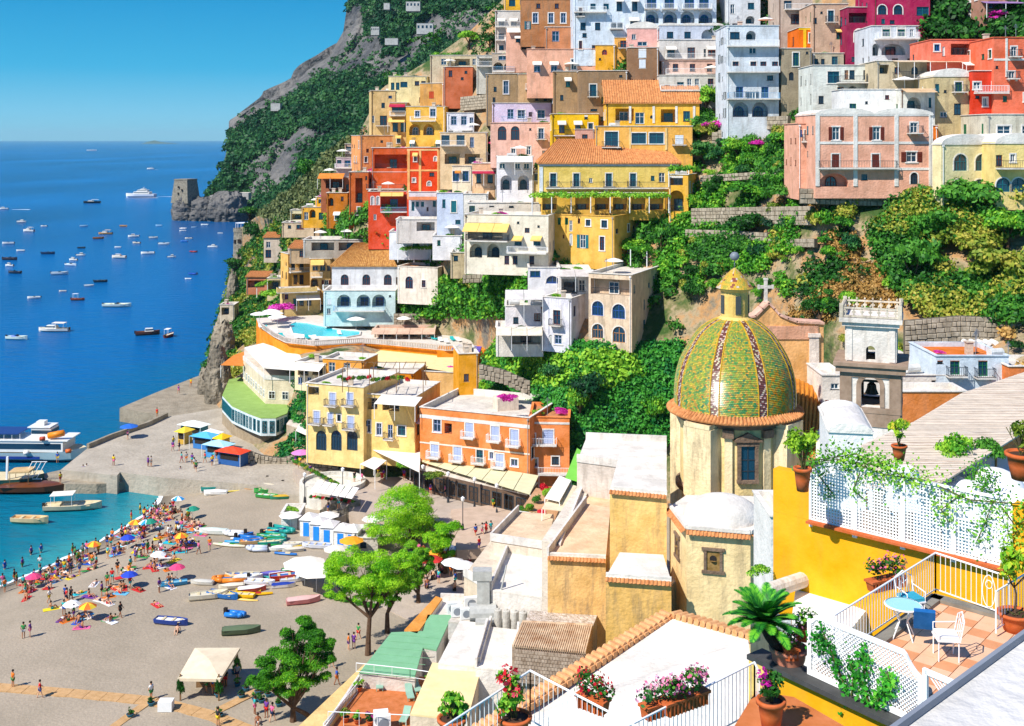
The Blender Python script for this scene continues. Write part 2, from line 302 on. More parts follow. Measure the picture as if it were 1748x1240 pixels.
# far island, sea
m_=MB();isl=[(0,0),(60,.45),(130,.9),(200,1),(330,.75),(420,.6),(560,.35),(700,.15),(760,0)]
D=14000;k_=D/F
X0=(250-CU)*k_;vsn=[]
for r_,hh in ((0,1),(1,.7),(2,0),(-1,.7),(-2,0)): pass
for j,(dy,fh) in enumerate(((-300,0),(-150,.7),(0,1),(150,.7),(300,0))):
    for (x,h) in isl: vsn.append((X0+x*.48,D+dy,-2+fh*h*38*(1+.15*math.sin(x*.07))))
n_=len(isl);m_.add(vsn,[(j*n_+i,j*n_+i+1,(j+1)*n_+i+1,(j+1)*n_+i) for j in range(4) for i in range(n_-1)])
ob('far_island',m_.mesh('far_island',mat('island_rock','5a6a58',.9,.2,.01)),kind='structure')
def seamat():
    m=bpy.data.materials.new('sea_water');m.use_nodes=True;n,l=m.node_tree.nodes,m.node_tree.links;b=n['Principled BSDF']
    b.inputs['Roughness'].default_value=.22;b.inputs['Specular IOR Level'].default_value=.22;b.inputs['IOR'].default_value=1.33
    g=n.new('ShaderNodeNewGeometry');vm=n.new('ShaderNodeVectorMath');vm.operation='DOT_PRODUCT'
    A_=G(0,1000,0);B_=G(270,860,0);t=(B_-A_).normalized();nn=Vector((-t.y,t.x,0));vm.inputs[1].default_value=nn
    l.new(g.outputs['Position'],vm.inputs[0]);sb=n.new('ShaderNodeMath');sb.operation='SUBTRACT';sb.inputs[1].default_value=nn.dot(A_);l.new(vm.outputs['Value'],sb.inputs[0])
    nz=n.new('ShaderNodeTexNoise');nz.inputs['Scale'].default_value=.03;nz.inputs['Detail'].default_value=4;l.new(g.outputs['Position'],nz.inputs['Vector'])
    ad=n.new('ShaderNodeMath');ad.operation='MULTIPLY_ADD';ad.inputs[1].default_value=34;l.new(nz.outputs[0],ad.inputs[0]);l.new(sb.outputs[0],ad.inputs[2])
    mr=n.new('ShaderNodeMapRange');mr.inputs[1].default_value=14;mr.inputs[2].default_value=160;l.new(ad.outputs[0],mr.inputs[0])
    cr=n.new('ShaderNodeValToRGB');e=cr.color_ramp.elements;e[0].position=0;e[0].color=(*lin('2f868a'),1);e[1].position=1;e[1].color=(*lin('005088'),1)
    for p_,c_ in ((.06,'066c7e'),(.22,'025674'),(.5,'004f86')): x=e.new(p_);x.color=(*lin(c_),1)
    l.new(mr.outputs[0],cr.inputs[0]);n3=n.new('ShaderNodeTexNoise');n3.inputs['Scale'].default_value=.004;n3.inputs['Detail'].default_value=5
    mp=n.new('ShaderNodeMapping');mp.inputs['Scale'].default_value=(1.6,.5,1);mp.inputs['Rotation'].default_value=(0,0,.2);l.new(g.outputs['Position'],mp.inputs[0]);l.new(mp.outputs[0],n3.inputs['Vector'])
    hv=n.new('ShaderNodeHueSaturation');l.new(cr.outputs[0],hv.inputs['Color']);m2=n.new('ShaderNodeMapRange');m2.inputs[1].default_value=.3;m2.inputs[2].default_value=.7;m2.inputs[3].default_value=.6;m2.inputs[4].default_value=1.45
    l.new(n3.outputs[0],m2.inputs[0]);l.new(m2.outputs[0],hv.inputs['Value']);l.new(hv.outputs[0],b.inputs['Base Color'])
    n4=n.new('ShaderNodeTexNoise');n4.inputs['Scale'].default_value=.32;n4.inputs['Detail'].default_value=7;n4.inputs['Roughness'].default_value=.62
    mp2=n.new('ShaderNodeMapping');mp2.inputs['Scale'].default_value=(.5,1.1,1);mp2.inputs['Rotation'].default_value=(0,0,.35);l.new(g.outputs['Position'],mp2.inputs[0]);l.new(mp2.outputs[0],n4.inputs['Vector'])
    bp=n.new('ShaderNodeBump');bp.inputs['Strength'].default_value=.9;bp.inputs['Distance'].default_value=1.0;l.new(n4.outputs[0],bp.inputs['Height']);l.new(bp.outputs[0],b.inputs['Normal'])
    return m
m_=MB();m_.add([(-21000,-200,0),(21000,-200,0),(21000,40000,0),(-21000,40000,0)],[(0,1,2,3)]);ob('sea',m_.mesh('sea',seamat()),kind='structure')
# ---------------- beach ----------------
SH=[G(-300,1180,0),G(0,1002,0),G(90,965,0),G(190,915,0),G(250,878,0),G(272,858,0),G(282,835,0),G(300,822,0)]
def shore_d(x,y):
    best=1e9
    for i in range(len(SH)-1):
        a,b=SH[i],SH[i+1];dx,dy=b.x-a.x,b.y-a.y;L=math.hypot(dx,dy);t=max(0,min(1,((x-a.x)*dx+(y-a.y)*dy)/L**2))
        px,py=a.x+t*dx,a.y+t*dy;d=math.hypot(x-px,y-py);sg=(x-a.x)*dy-(y-a.y)*dx
        if d < abs(best): best=d if sg > 0 else -d
    return best
def beach_z(x,y):
    d=shore_d(x,y);return max(-1.5,min(2.0,d*.16)) if d < 12.5 else min(2.22,2.0+(d-12.5)*.008)
nx,ny=110,100;xs=np.linspace(-110,45,nx);ys=np.linspace(92,190,ny)
vv=[(x,y,beach_z(x,y)+.05*math.sin(x*1.7+y*.9)*math.sin(y*1.3)) for y in ys for x in xs]
m_=MB();m_.add(vv,[(j*nx+i,j*nx+i+1,(j+1)*nx+i+1,(j+1)*nx+i) for j in range(ny-1) for i in range(nx-1)])
def sandmat():
    m=mat('beach_sand','a89a86',.95,0,.09,0,.1,col2='958976',bump=.25,bscale=3)
    n,l=m.node_tree.nodes,m.node_tree.links;b=n['Principled BSDF'];src=b.inputs['Base Color'].links[0].from_socket
    g=n.new('ShaderNodeNewGeometry');sp=n.new('ShaderNodeSeparateXYZ');l.new(g.outputs['Position'],sp.inputs[0]);mr=n.new('ShaderNodeMapRange');mr.inputs[1].default_value=.05;mr.inputs[2].default_value=.6
    l.new(sp.outputs[2],mr.inputs[0]);mx=n.new('ShaderNodeMix');mx.data_type='RGBA';l.new(mr.outputs[0],mx.inputs[0]);mx.inputs[6].default_value=(*lin('6c6458'),1);l.new(src,mx.inputs[7]);
    n5=n.new('ShaderNodeTexNoise');n5.inputs['Scale'].default_value=5;n5.inputs['Detail'].default_value=3;l.new(g.outputs['Position'],n5.inputs['Vector'])
    h=n.new('ShaderNodeHueSaturation');m3=n.new('ShaderNodeMapRange');m3.inputs[1].default_value=.3;m3.inputs[2].default_value=.7;m3.inputs[3].default_value=.91;m3.inputs[4].default_value=1.08
    l.new(n5.outputs[0],m3.inputs[0]);l.new(m3.outputs[0],h.inputs['Value']);l.new(mx.outputs[2],h.inputs['Color']);l.new(h.outputs[0],b.inputs['Base Color']);return m
ob('beach',m_.mesh('beach',sandmat(),True),kind='structure')
m_=MB();foam=[]                                 # thin broken line of foam at the water's edge
for i in range(1,len(SH)-2):
    a,b=SH[i],SH[i+1];n_=14
    for k in range(n_):
        foam.append((a.lerp(b,k/n_),random.uniform(.0,.5)))
for i in range(len(foam)-1):
    (a,wa),(b,wb)=foam[i],foam[i+1];t=(b-a).normalized();nn=Vector((-t.y,t.x,0))
    m_.add([a+nn*(wa+.2)+Vector((0,0,.04)),a-nn*.2+Vector((0,0,.06)),b-nn*.2+Vector((0,0,.06)),b+nn*(wb+.2)+Vector((0,0,.04))],[(0,1,2,3)])
ob('surf_foam',m_.mesh('surf_foam',mat('foam','e8eeee',.6,.1,2)),kind='stuff')
m_=MB();m_.box((95,120,-.6),(230,110,4));ob('town_ground',m_.mesh('town_ground',conc_ := mat('trodden_ground','a89c88',.95,.15,.3)),kind='structure')
def bz(u,v):                                        # point on the beach seen at (u, v)
    z=1.8
    for _ in range(4): p=G(u,v,z);z=beach_z(p.x,p.y)
    return G(u,v,z)
# ---------------- piers and paved ground ----------------
conc=mat('concrete_paving','b5ab9a',.9,.14,.25,.35,.15,bump=.3,bscale=2);concd=mat('old_concrete','a39884',.9,.2,.5,.4,.15,bump=.5,bscale=3)
stonew=mat('grey_stone','a39a8a',.95,0,.8,.2,.1,col2='6a6358',bump=1,bscale=2.5)
def flat(name,px,z,t=1.5,m=None,kind='structure',lab=None,cat=None):
    b=MB();b.slab([G(u,v,z) for u,v in px],t);me=b.mesh(name,m or conc)
    if lab: return thing(name,lab,cat,me=me)
    return ob(name,me,kind=kind)
pier=[(204,697),(262,672),(330,645),(345,640),(420,660),(470,700),(380,712),(300,712)]
flat('pier',pier,2.6,4,concd)
prom=[(285,712),(420,690),(520,720),(700,790),(760,860),(640,850),(520,850),(440,828),(270,815),(205,806),(200,812),(104,802),(150,765),(190,748),(240,728)]
flat('promenade',prom,2.9,4,conc)
flat('lower_quay',[(110,801),(200,812),(206,806),(250,808),(262,812),(262,818),(165,827),(112,826),(60,812)],1.5,3,concd)
b=MB();
for i in range(5): b.box(G(222,813,1.5)+Vector((0,-i*.35,1.2-.28*i)),(5,.36,.3))
ob('quay_steps',b.mesh('quay_steps',conc),kind='structure')
b=MB();
for (u0,v0),(u1,v1) in (((285,712),(252,728)),((252,728),(190,749)),((190,749),(150,766))):
    a,c=G(u0,v0,2.9),G(u1,v1,2.9);b.box((a+c)/2+Vector((0,0,.4)),((c-a).length,.5,.8),math.atan2(c.y-a.y,c.x-a.x))
ob('quay_parapet',b.mesh('quay_parapet',concd),kind='structure')
pave=mat('street_paving','b8a898',.9,.1,.6,.1,.15,bump=.2,bscale=3)
flat('upper_street',[(500,800),(610,790),(700,815),(860,850),(940,850),(930,900),(880,945),(780,935),(700,895),(600,870),(520,830)],4.4,3.2,pave)
flat('church_square',[(770,870),(945,850),(930,895),(845,935),(780,940)],4.8,1.2,mat('square_paving','c4ac96',.9,.1,.8,.1,.15))
b=MB()
for i in range(9):
    p,q=G(792,922+i*4.2,4.6-.3*i),G(862,922+i*4.2,4.6-.3*i);b.box((p+q)/2-Vector((0,0,.5)),((q-p).length,1.2,1.0))
ob('wide_steps',b.mesh('wide_steps',conc),kind='structure')

# sea air between here and the headland
b=MB();b.box((0,20000,154),(44000,40600,312));m=bpy.data.materials.new('haze_air');m.use_nodes=True;n_,l_=m.node_tree.nodes,m.node_tree.links;n_.remove(n_['Principled BSDF']);pv=n_.new('ShaderNodeVolumePrincipled');pv.inputs['Color'].default_value=(.5,.88,1,1);pv.inputs['Density'].default_value=.00003;pv.inputs['Anisotropy'].default_value=0;l_.new(pv.outputs[0],n_['Material Output'].inputs['Volume'])
hz=ob('haze',b.mesh('haze',m),kind='stuff')
# ---------------- houses ----------------
white=mat('white_paint','e9e9e6',.6,.05,2,0,.3);glass=mat('window_glass','1a3a50',.08,0,spec=.8);darkin=mat('dark_interior','2a2420',.9,0)
tile_m=mat('terracotta_tiles','d4945e',.9,0,2.2,.22,.1,col2='a8683c');tile_o=mat('old_ochre_tiles','c89a5a',.9,0,2.2,.3,.1,col2='96602f')
metal_w=mat('white_metal','f0f0ee',.45,0,spec=.5);metal_d=mat('dark_iron','30343a',.5,0,spec=.5);wood=mat('weathered_wood','8a6a48',.85,.2,3)
SHC={'t': mat('teal_shutter','1c6f7c',.6,.1,3),'g': mat('green_shutter','1f6a45',.6,.1,3),'n': mat('brown_shutter','6e2f22',.65,.15,3),'w': mat('white_shutter','dfe4ea',.6,.06,3),
       'b': mat('blue_shutter','2a5aa8',.6,.1,3),'k': mat('dark_frame','2c3a44',.6,.1),'r': mat('red_shutter','b84a28',.7,.1),'e': mat('ochre_shutter','c08a5a',.7,.1),'l': mat('lilac_shutter','aebbdd',.7,.06)}
awnw=mat('white_awning','efe8dc',.85,.05,1);awny=mat('yellow_awning','e8c070',.85,.08,1);awno=mat('orange_awning','d8853a',.85,.1,1)
WC={}
def q_(x): return max(.3,round(x*5)/5)
def win_mesh(kind,w_,h_,c,opt):
    key=(kind,w_,h_,c,opt)
    if key in WC: return WC[key]
    fm=SHC[c] if 'o' not in opt and 'c' not in opt and c != 'w' else white
    b=MB();t=.09
    if kind == 'a':                                  # arch-topped frame
        r=w_/2;sp=h_-r;n=8;arc=[(r*math.cos(PI*i/n),sp+r*math.sin(PI*i/n)) for i in range(n+1)]
        out=[(r,0)]+arc+[(-r,0)];inn=[(x*(1-t/r*1.2),z if z < .01 else sp+(z-sp)*(1-t/r*1.2) if z >= sp else z) for x,z in out]
        V=[(x,-.03,z) for x,z in out]+[(x,-.03,z) for x,z in inn]+[(x,.05,z) for x,z in inn];k=len(out)
        b.add(V,[(i,i+1,k+i+1,k+i) for i in range(k-1)]+[(k+i,k+i+1,2*k+i+1,2*k+i) for i in range(k-1)])
        pane=MB();pane.add([(x,.04,z) for x,z in inn],[tuple(range(k))]);b.box((0,0,sp),(w_-.06,.06,.07));b.box((0,0,h_/2),(.08,.06,h_-.1));b.box((0,0,.04),(w_,.08,.08))
        for sx in (-1,1): b.box((sx*w_/4,0,sp/2),(.05,.05,sp))
    else:
        for sx in (-1,1): b.box((sx*(w_/2-t/2),0,h_/2),(t,.08,h_))
        for z in (t/2,h_-t/2): b.box((0,0,z),(w_-2*t,.08,t))
        b.box((0,0,h_/2),(.07,.06,h_-2*t))
        if h_ > 1.3: b.box((0,.004,h_*.62),(w_-2*t,.05,.05))
        pane=MB();pane.box((0,.05,h_/2),(w_-2*t+.01,.02,h_-2*t+.01))
    shut=None
    if 'c' in opt or 'o' in opt:
        shut=MB();nW=w_/2-.02;sl=max(3,min(9,int(h_/.28)))
        shut.box((0,0,h_/2),(nW,.04,h_-.04))
        for i in range(sl): shut.box((0,-.035,(i+.5)*(h_-.1)/sl+.05),(nW-.16,.03,(h_-.1)/sl*.55))
        shut=shut.mesh('shutter',SHC[c])
    WC[key]=(b.mesh('window',fm),pane.mesh('pane',glass),shut);return WC[key]
RAILC={}
def railing_mesh(L,D,kind='metal'):
    key=(L,D,kind)
    if key in RAILC: return RAILC[key]
    b=MB();m={'metal': metal_d,'white': metal_w,'blue': mat('pale_blue_metal','8fb8d8',.5,0)}[kind]
    for z in (.08,.95): b.box((0,-D+.04,z),(L,.05,.05));[b.box((sx*(L/2-.03),-D/2,z),(.05,D-.1,.05)) for sx in (-1,1)]
    n=max(3,int(L/.22))
    for i in range(n+1): b.box((-L/2+.03+(L-.06)*i/n,-D+.04,.5),(.03,.03,.86))
    k=max(1,int(D/.25))
    for i in range(k):
        for sx in (-1,1): b.box((sx*(L/2-.03),-D+.1+(D-.1)*i/k,.5),(.03,.03,.86))
    RAILC[key]=b.mesh('railing',m);return RAILC[key]
def tiled(b,a,c,d,e,th=.12,pitch=.42,mi=0):   # tiled slope: eave a-c, ridge d-e (d above a), with rounded rows of tiles running down it
    a,c,d,e=map(Vector,(a,c,d,e));nrm=(c-a).cross(d-a).normalized();
    if nrm.z < 0: nrm=-nrm
    b.add([a,c,e,d],[(0,1,2,3)],mi);L=(c-a).length;n=max(2,int(L/pitch));
    for i in range(n):
        t0,t1=(i+.12)/n,(i+.72)/n;tm=(t0+t1)/2
        V=[]
        for (p,q) in ((a,c),(d,e)):
            for t,h in ((t0,.01),(t0+.1/n,th*.7),(tm,th),(t1-.1/n,th*.7),(t1,.01)): V.append(p.lerp(q,t)+nrm*h*(1 if (e-d).length > .3 or p is a else .5))
        b.add(V,[(k,k+1,6+k,5+k) for k in range(4)]+[(0,1,2,3,4)],mi)
CTX=[0,0,1]
def Z(ox,oy,k): CTX[:]=[ox,oy,k]
def cx_(x): return CTX[0]+x/CTX[2]
def cy_(y): return CTX[1]+y/CTX[2]
DEXT=[4]
class House:
    def __init__(s,label,x0,x1,yt,yb,col,ops='',xs=None,S=None,yaw=0,d=None,roof='flat',stain=.25,name='house',cat='house',vis=None,ext=None,parapet=.5,uniq=True,group=None,trim=None,yk=None,ds=0,far=False):
        u0,u1,vt,vb=cx_(x0),cx_(x1),cy_(yt),cy_(yb);um=(u0+u1)/2;a=R_(yaw)
        hm=9 if far else float(min(HILL(np.array([u0,um,u1]),np.array([vb]*3))))*.997;S=min(S or hm,hm)+ds;ext=ext if ext is not None else (DEXT[0] if S > .075 else 1.5);s.S=S;s.a=a;C=P(um,vb,S);ca,sa=math.cos(a),math.sin(a);s.ca,s.sa=ca,sa;s.C=C
        k=lambda u: (u-CU)/F;s.k=k
        t0=(k(u0)*C.y-C.x)/(ca+k(u0)*sa);t1=(k(u1)*C.y-C.x)/(ca+k(u1)*sa);s.L=C+Vector((ca,-sa,0))*t0;s.W=t1-t0
        s.R=C+Vector((ca,-sa,0))*t1
        Yn=min(s.L.y,s.R.y) if abs(yaw) > 9 else C.y;zb=HC-(vb-HV)/F*Yn;s.zt=HC-(vt-HV)/F*Yn;s.z0=zb-ext;s.Hh=s.zt-s.z0
        s.side=None;s.D=d or min(12,max(5,s.W*.8))
        if xs is not None:
            us=cx_(xs)
            if us > u1: q=(k(us)*s.R.y-s.R.x)/(sa-k(us)*ca);s.side='R'
            else: q=(k(us)*s.L.y-s.L.x)/(sa-k(us)*ca);s.side='L'
            if .8 < q < 40: s.D=q
        if yk is not None: s.D=max(1,((HC-s.zt)/(cy_(yk)-HV)*F-C.y)/ca)
        s.wm=stucco(col,stain);s.root=thing(name,label,cat,s.L-Vector((0,0,s.L.z-s.z0)),-a,group);s.b=MB()
        s.holes={'F': [],'R': [],'L': []};s.kids=[];s.trim=trim
        for tok in [t.split() for t in ops.split(';') if t.strip()]: s.op(*tok)
        if .076 < S < .16 and ops and not far:       # the many small openings between the named ones
            c=random.choice('gtnkkw');o_=random.choice(('','','o','c','T'))
            for face in 'F'+(s.side or ('R' if um < CU else 'L')):
                lim=s.W if face == 'F' else s.D
                for j in range(int((s.Hh-1.5)/3.1)):
                    for i in range(int(lim/2.3)):
                        x,z,w1,h1=(i+.5)*lim/int(lim/2.3),s.Hh-2.9-3.1*j,random.choice((.6,.8,1.0)),random.choice((.8,1.2,1.6))
                        if random.random() < .5 and z > .2 and not any(abs(x-o[0]) < (w1+o[2])/2+.7 and z-.5 < o[1]+o[3] and o[1] < z+h1+.5 for o in s.holes[face]): s.holes[face].append((x,z,w1,h1,'w',c+(o_ if h1 > 1 else '')+(random.choice(('B','B','N','Y','BN','O','','','')) if h1 > 1.3 and face == 'F' else '')))
        s.walls();s.roof_(roof,parapet);
        if .076 < S < .16 and not far:
            b=MB();x=random.choice((.25,s.W-.25));b.bar((x,-.07,.1),(x,-.07,s.Hh-.3),.055,5);b.box((x,-.09,s.Hh-.35),(.26,.2,.22));ob('drainpipe',b.mesh('drainpipe',mat(*random.choice((('zinc_pipe','9a9a96',.6),('copper_pipe','6a4a34',.7),('white_paint','e9e9e6'))))),s.root)
        r=ob('wall',s.b.mesh('wall',[s.wm,stucco('e8e2d8',.2)]),s.root)
        s.finish()
    def local(s,face,u,v):                        # face coordinate along, and height above the house's foot
        k=s.k(u)
        if face == 'F':
            t=(k*s.L.y-s.L.x)/(s.ca+k*s.sa);Y=s.L.y-t*s.sa
        elif face == 'R':
            t=(k*s.R.y-s.R.x)/(s.sa-k*s.ca);Y=s.R.y+t*s.ca
        else:
            t=(k*s.L.y-s.L.x)/(s.sa-k*s.ca);Y=s.L.y+t*s.ca
        return t,HC-(v-HV)/F*Y-s.z0,Y/F
    def op(s,kind,xs,y,w_,h_,fl='k'):
        face='F'
        if kind[0] == '/': face=s.side or 'R';kind=kind[1:]
        for x in xs.split(','):
            t,z,sc1=s.local(face,cx_(float(x)),cy_(float(y)))
            f={'F': 1,'R': 1,'L': 1}[face]
            w1=float(w_)/CTX[2]*sc1;h1=float(h_)/CTX[2]*sc1
            if face != 'F': e=s.local(face,cx_(float(x)+float(w_)/2),cy_(float(y)))[0]-s.local(face,cx_(float(x)-float(w_)/2),cy_(float(y)))[0];w1=abs(e)
            big=kind in ('A','G');lim=s.W if face == 'F' else s.D
            if not big: w1=q_(w1);h1=q_(h1)
            w1=min(w1,lim-.3);t=max(w1/2+.12,min(lim-w1/2-.12,t));z1=max(.1,z-h1/2);
            if z1+h1 > s.Hh-.25: h1=s.Hh-.25-z1
            if h1 < .25 or w1 < .25: continue
            if any(abs(t-o[0]) < (w1+o[2])/2+.06 and z1 < o[1]+o[3]+.06 and o[1] < z1+h1+.06 for o in s.holes[face]): continue
            s.holes[face].append((t,z1,w1,h1,kind,fl))
    def face_geo(s,face):
        if face == 'F': return Vector((0,0,0)),Vector((1,0,0)),Vector((0,1,0)),s.W
        if face == 'R': return Vector((s.W,0,0)),Vector((0,1,0)),Vector((-1,0,0)),s.D
        return Vector((0,0,0)),Vector((0,1,0)),Vector((1,0,0)),s.D
    def walls(s):
        for face in 'FRL':
            o,e,n,Wd=s.face_geo(face);hol=s.holes[face];Hh=s.Hh;b=s.b;flip=face == 'L'
            def pt(x,z,d=0): return o+e*x+n*d+Vector((0,0,z))
            def quad(p): b.add(p if not flip else p[::-1],[tuple(range(len(p)))])
            X=sorted({0,Wd}|{v for h in hol for v in (h[0]-h[2]/2,h[0]+h[2]/2)});Zs=sorted({0,Hh}|{v for h in hol for v in (h[1],h[1]+h[3])})
            for j in range(len(Zs)-1):
                run=None
                for i in range(len(X)-1):
                    xm,zm=(X[i]+X[i+1])/2,(Zs[j]+Zs[j+1])/2;inside=any(abs(xm-h[0]) < h[2]/2 and h[1] < zm < h[1]+h[3] for h in hol)
                    if inside:
                        if run is not None: quad([pt(run,Zs[j]),pt(X[i],Zs[j]),pt(X[i],Zs[j+1]),pt(run,Zs[j+1])]);run=None
                    elif run is None: run=X[i]
                if run is not None: quad([pt(run,Zs[j]),pt(Wd,Zs[j]),pt(Wd,Zs[j+1]),pt(run,Zs[j+1])])
            for (t,z,w_,h_,kind,fl) in hol:
                dp={'A': 1.6,'G': 1.8,'w': .2,'a': .25}.get(kind,.2)
                x0,x1,z1=t-w_/2,t+w_/2,z+h_
                arch=kind in ('a','A');r=min(w_/2,h_*.7)
                if arch:
                    n_=8;zc=z1-r;arc=[(t+w_/2*math.cos(PI*i/n_),zc+r*math.sin(PI*i/n_)) for i in range(n_+1)]
                    quad([pt(x1,zc)]+[pt(x1,z1)]+[pt(t,z1)]+[pt(*p) for p in arc[n_//2:0:-1]]);quad([pt(t,z1),pt(x0,z1)]+[pt(x0,zc)]+[pt(*p) for p in arc[n_-1:n_//2-1:-1]])
                    out=[(x1,z)]+arc+[(x0,z)]
                else: out=[(x1,z),(x1,z1),(x0,z1),(x0,z)]
                for i in range(len(out)): a_,b_=out[i],out[(i+1) % len(out)];quad([pt(*a_),pt(*a_,dp),pt(*b_,dp),pt(*b_)])
                if kind in 'AG': quad([pt(*p,dp) for p in out])
        b=s.b;W,D,Hh=s.W,s.D,s.Hh;b.add([(0,D,0),(W,D,0),(W,D,Hh),(0,D,Hh)],[(3,2,1,0)])
    def roof_(s,roof,pp):
        W,D,H_=s.W,s.D,s.Hh;rt=roof.split(':');kind=rt[0]
        if kind in ('flat','flatt','terr','orange'):
            rm={'flat': stucco('dcd4c8',.2),'flatt': stucco('c98a60',.2),'terr': stucco('b06048',.1),'orange': stucco('d87838',.1)}[kind];r=MB();r.box((W/2,D/2,H_-pp-.05),(W-.02,D-.02,.1));ob('roof',r.mesh('roof',rm),s.root)
            t=.25;b=MB()
            for c,d in (((W/2,t/2-.06,H_-.02),(W+.24,t+.12,.1)),((W/2,D-t/2,H_-.02),(W+.24,t,.1)),((t/2-.06,D/2,H_-.021),(t+.12,D-2*t,.1)),((W-t/2+.06,D/2,H_-.021),(t+.12,D-2*t,.1))): b.box(c,d)
            for c,d in (((W/2,t/2+.003,H_-pp/2-.04),(W-.01,t,pp)),((W/2,D-t/2-.003,H_-pp/2-.04),(W-.01,t,pp)),((t/2+.003,D/2,H_-pp/2-.04),(t,D-2*t,pp)),((W-t/2-.003,D/2,H_-pp/2-.04),(t,D-2*t,pp))): b.box(c,d)
            ob('parapet',b.mesh('parapet',s.wm if kind != 'flat' else stucco('e6e0d6',.2)),s.root)
        elif kind == 'vault':
            r=MB();n=10;nb=int(rt[1]) if len(rt) > 1 else 1;w1=W/nb;rise=min(1.3,w1*(.2 if nb == 1 else .1))
            for j in range(nb):
                V=[(j*w1+w1*(1-math.cos(PI*i/n))/2,y,H_-.1+rise*math.sin(PI*i/n)) for y in (-.1,D) for i in range(n+1)]
                r.add(V,[(i,i+1,n+2+i,n+1+i) for i in range(n)]+[tuple(range(n,-1,-1))])
            r.box((W/2,D/2,H_-.15),(W+.2,D+.2,.12));ob('roof',r.mesh('roof',stucco('ece6dc',.15)),s.root)
        elif kind in ('hip','gable','shed','hipo'):
            r=MB();e=.35;rise=float(rt[1]) if len(rt) > 1 else min(W,D)*.22;A,B,C_,Dn=(-e,-e,H_),(W+e,-e,H_),(W+e,D+e,H_),(-e,D+e,H_);tm=tile_o if kind == 'hipo' else tile_m
            if kind in ('hip','hipo'):
                i_=min(D/2,W*.3)*float(rt[2] if len(rt) > 2 else 1);p,q=(i_,D/2,H_+rise),(W-i_,D/2,H_+rise);tiled(r,A,B,p,q);tiled(r,C_,Dn,q,p);tiled(r,B,C_,q,q);tiled(r,Dn,A,p,p)
            elif kind == 'gable':
                p,q=(-e,D/2,H_+rise),(W+e,D/2,H_+rise);tiled(r,A,B,p,q);tiled(r,C_,Dn,q,p);s.b.add([(0,0,H_),(0,D,H_),(0,D/2,H_+rise-.05)],[(0,1,2)]);s.b.add([(W,0,H_),(W,D,H_),(W,D/2,H_+rise-.05)],[(0,1,2)])
            else:
                p,q=(-e,D,H_+rise),(W+e,D,H_+rise);tiled(r,A,B,p,q);s.b.add([(0,0,H_),(0,D,H_),(0,D,H_+rise-.05)],[(0,1,2)]);s.b.add([(W,0,H_),(W,D,H_),(W,D,H_+rise-.05)],[(0,1,2)]);s.b.add([(0,D,H_),(W,D,H_),(W,D,H_+rise),(0,D,H_+rise)],[(0,1,2,3)])
            r.box((W/2,-e+.06,H_-.08),(W+2*e-.02,.1,.16));r.box((W/2,D/2,H_-.1),(W+e,D+e,.08))
            ob('roof',r.mesh('roof',tm),s.root)
    def finish(s):
        for face in 'FRL':
            o,e,n,Wd=s.face_geo(face);rz={'F': 0,'R': PI/2,'L': -PI/2}[face]
            for (t,z,w_,h_,kind,fl) in s.holes[face]:
                c=fl[0];opt=''.join(x for x in fl[1:] if x in 'oc');p=o+e*t+Vector((0,0,z))
                if kind in ('w','a'):
                    key_opt=opt if kind == 'w' else ''
                    wm_,pm,sh=win_mesh(kind,round(w_,2),round(h_,2),c,key_opt);q=ob('window',wm_,s.root,p+n*.13,rz)
                    if opt != 'c' or kind == 'a': ob('pane',pm,q)
                    if sh and kind == 'w':
                        for sx in (-1,1):
                            dx=sx*(w_/4 if 'c' in opt else w_*.75+.03);ob('shutter',sh,q,(dx,-.02-.06 if 'c' in opt else -.17,0))
                else:
                    r=min(w_/2,h_*.7);dh=min(2.1,h_*.72);dw=min(w_*.6,1.5);dw,dh=q_(dw),q_(dh);wm_,pm,sh=win_mesh('a' if kind == 'A' and 'D' in fl else 'w',dw,dh,c,opt)
                    q=ob('window',wm_,s.root,p+n*1.5,rz);ob('pane',pm,q)
                    if 'R' in fl or 'B' not in fl and h_ > 2: ob('railing',railing_mesh(q_(w_-.2),.1,'metal'),s.root,p+n*.25+Vector((0,0,.02)),rz)
                if 'T' in fl or s.trim:
                    b=MB();tw=.16
                    if kind in ('a','A'):
                        r=min(w_/2,h_*.7);k=8;arc=[(math.cos(PI*i/k),math.sin(PI*i/k)) for i in range(k+1)]
                        O=[(w_/2+tw,0)]+[((w_/2+tw)*x,h_-r+(r+tw)*y_) for x,y_ in arc]+[(-w_/2-tw,0)];I=[(w_/2,0)]+[(w_/2*x,h_-r+r*y_) for x,y_ in arc]+[(-w_/2,0)];k=len(O)
                        b.add([(x,-.04,y_) for x,y_ in O]+[(x,-.04,y_) for x,y_ in I]+[(x,.0,y_) for x,y_ in O],[(i,i+1,k+i+1,k+i) for i in range(k-1)]+[(2*k+i,2*k+i+1,i+1,i) for i in range(k-1)])
                    else:
                        for sx in (-1,1): b.box((sx*(w_/2+tw/2),-.02,h_/2),(tw,.05,h_))
                        b.box((0,-.022,h_+tw/2),(w_+2*tw,.06,tw));b.box((0,-.04,-tw/2),(w_+2*tw+.1,.12,tw))
                    ob('trim',b.mesh('trim',stucco('ece6de',.1) if s.trim is None else stucco(s.trim,.1)),s.root,p-n*.0,rz)
                elif kind == 'w' and 'B' not in fl:
                    b=MB();b.box((0,-.06,-.04),(w_+.2,.14,.08));ob('sill',b.mesh('sill',stucco('ddd4c6',.3)),q)
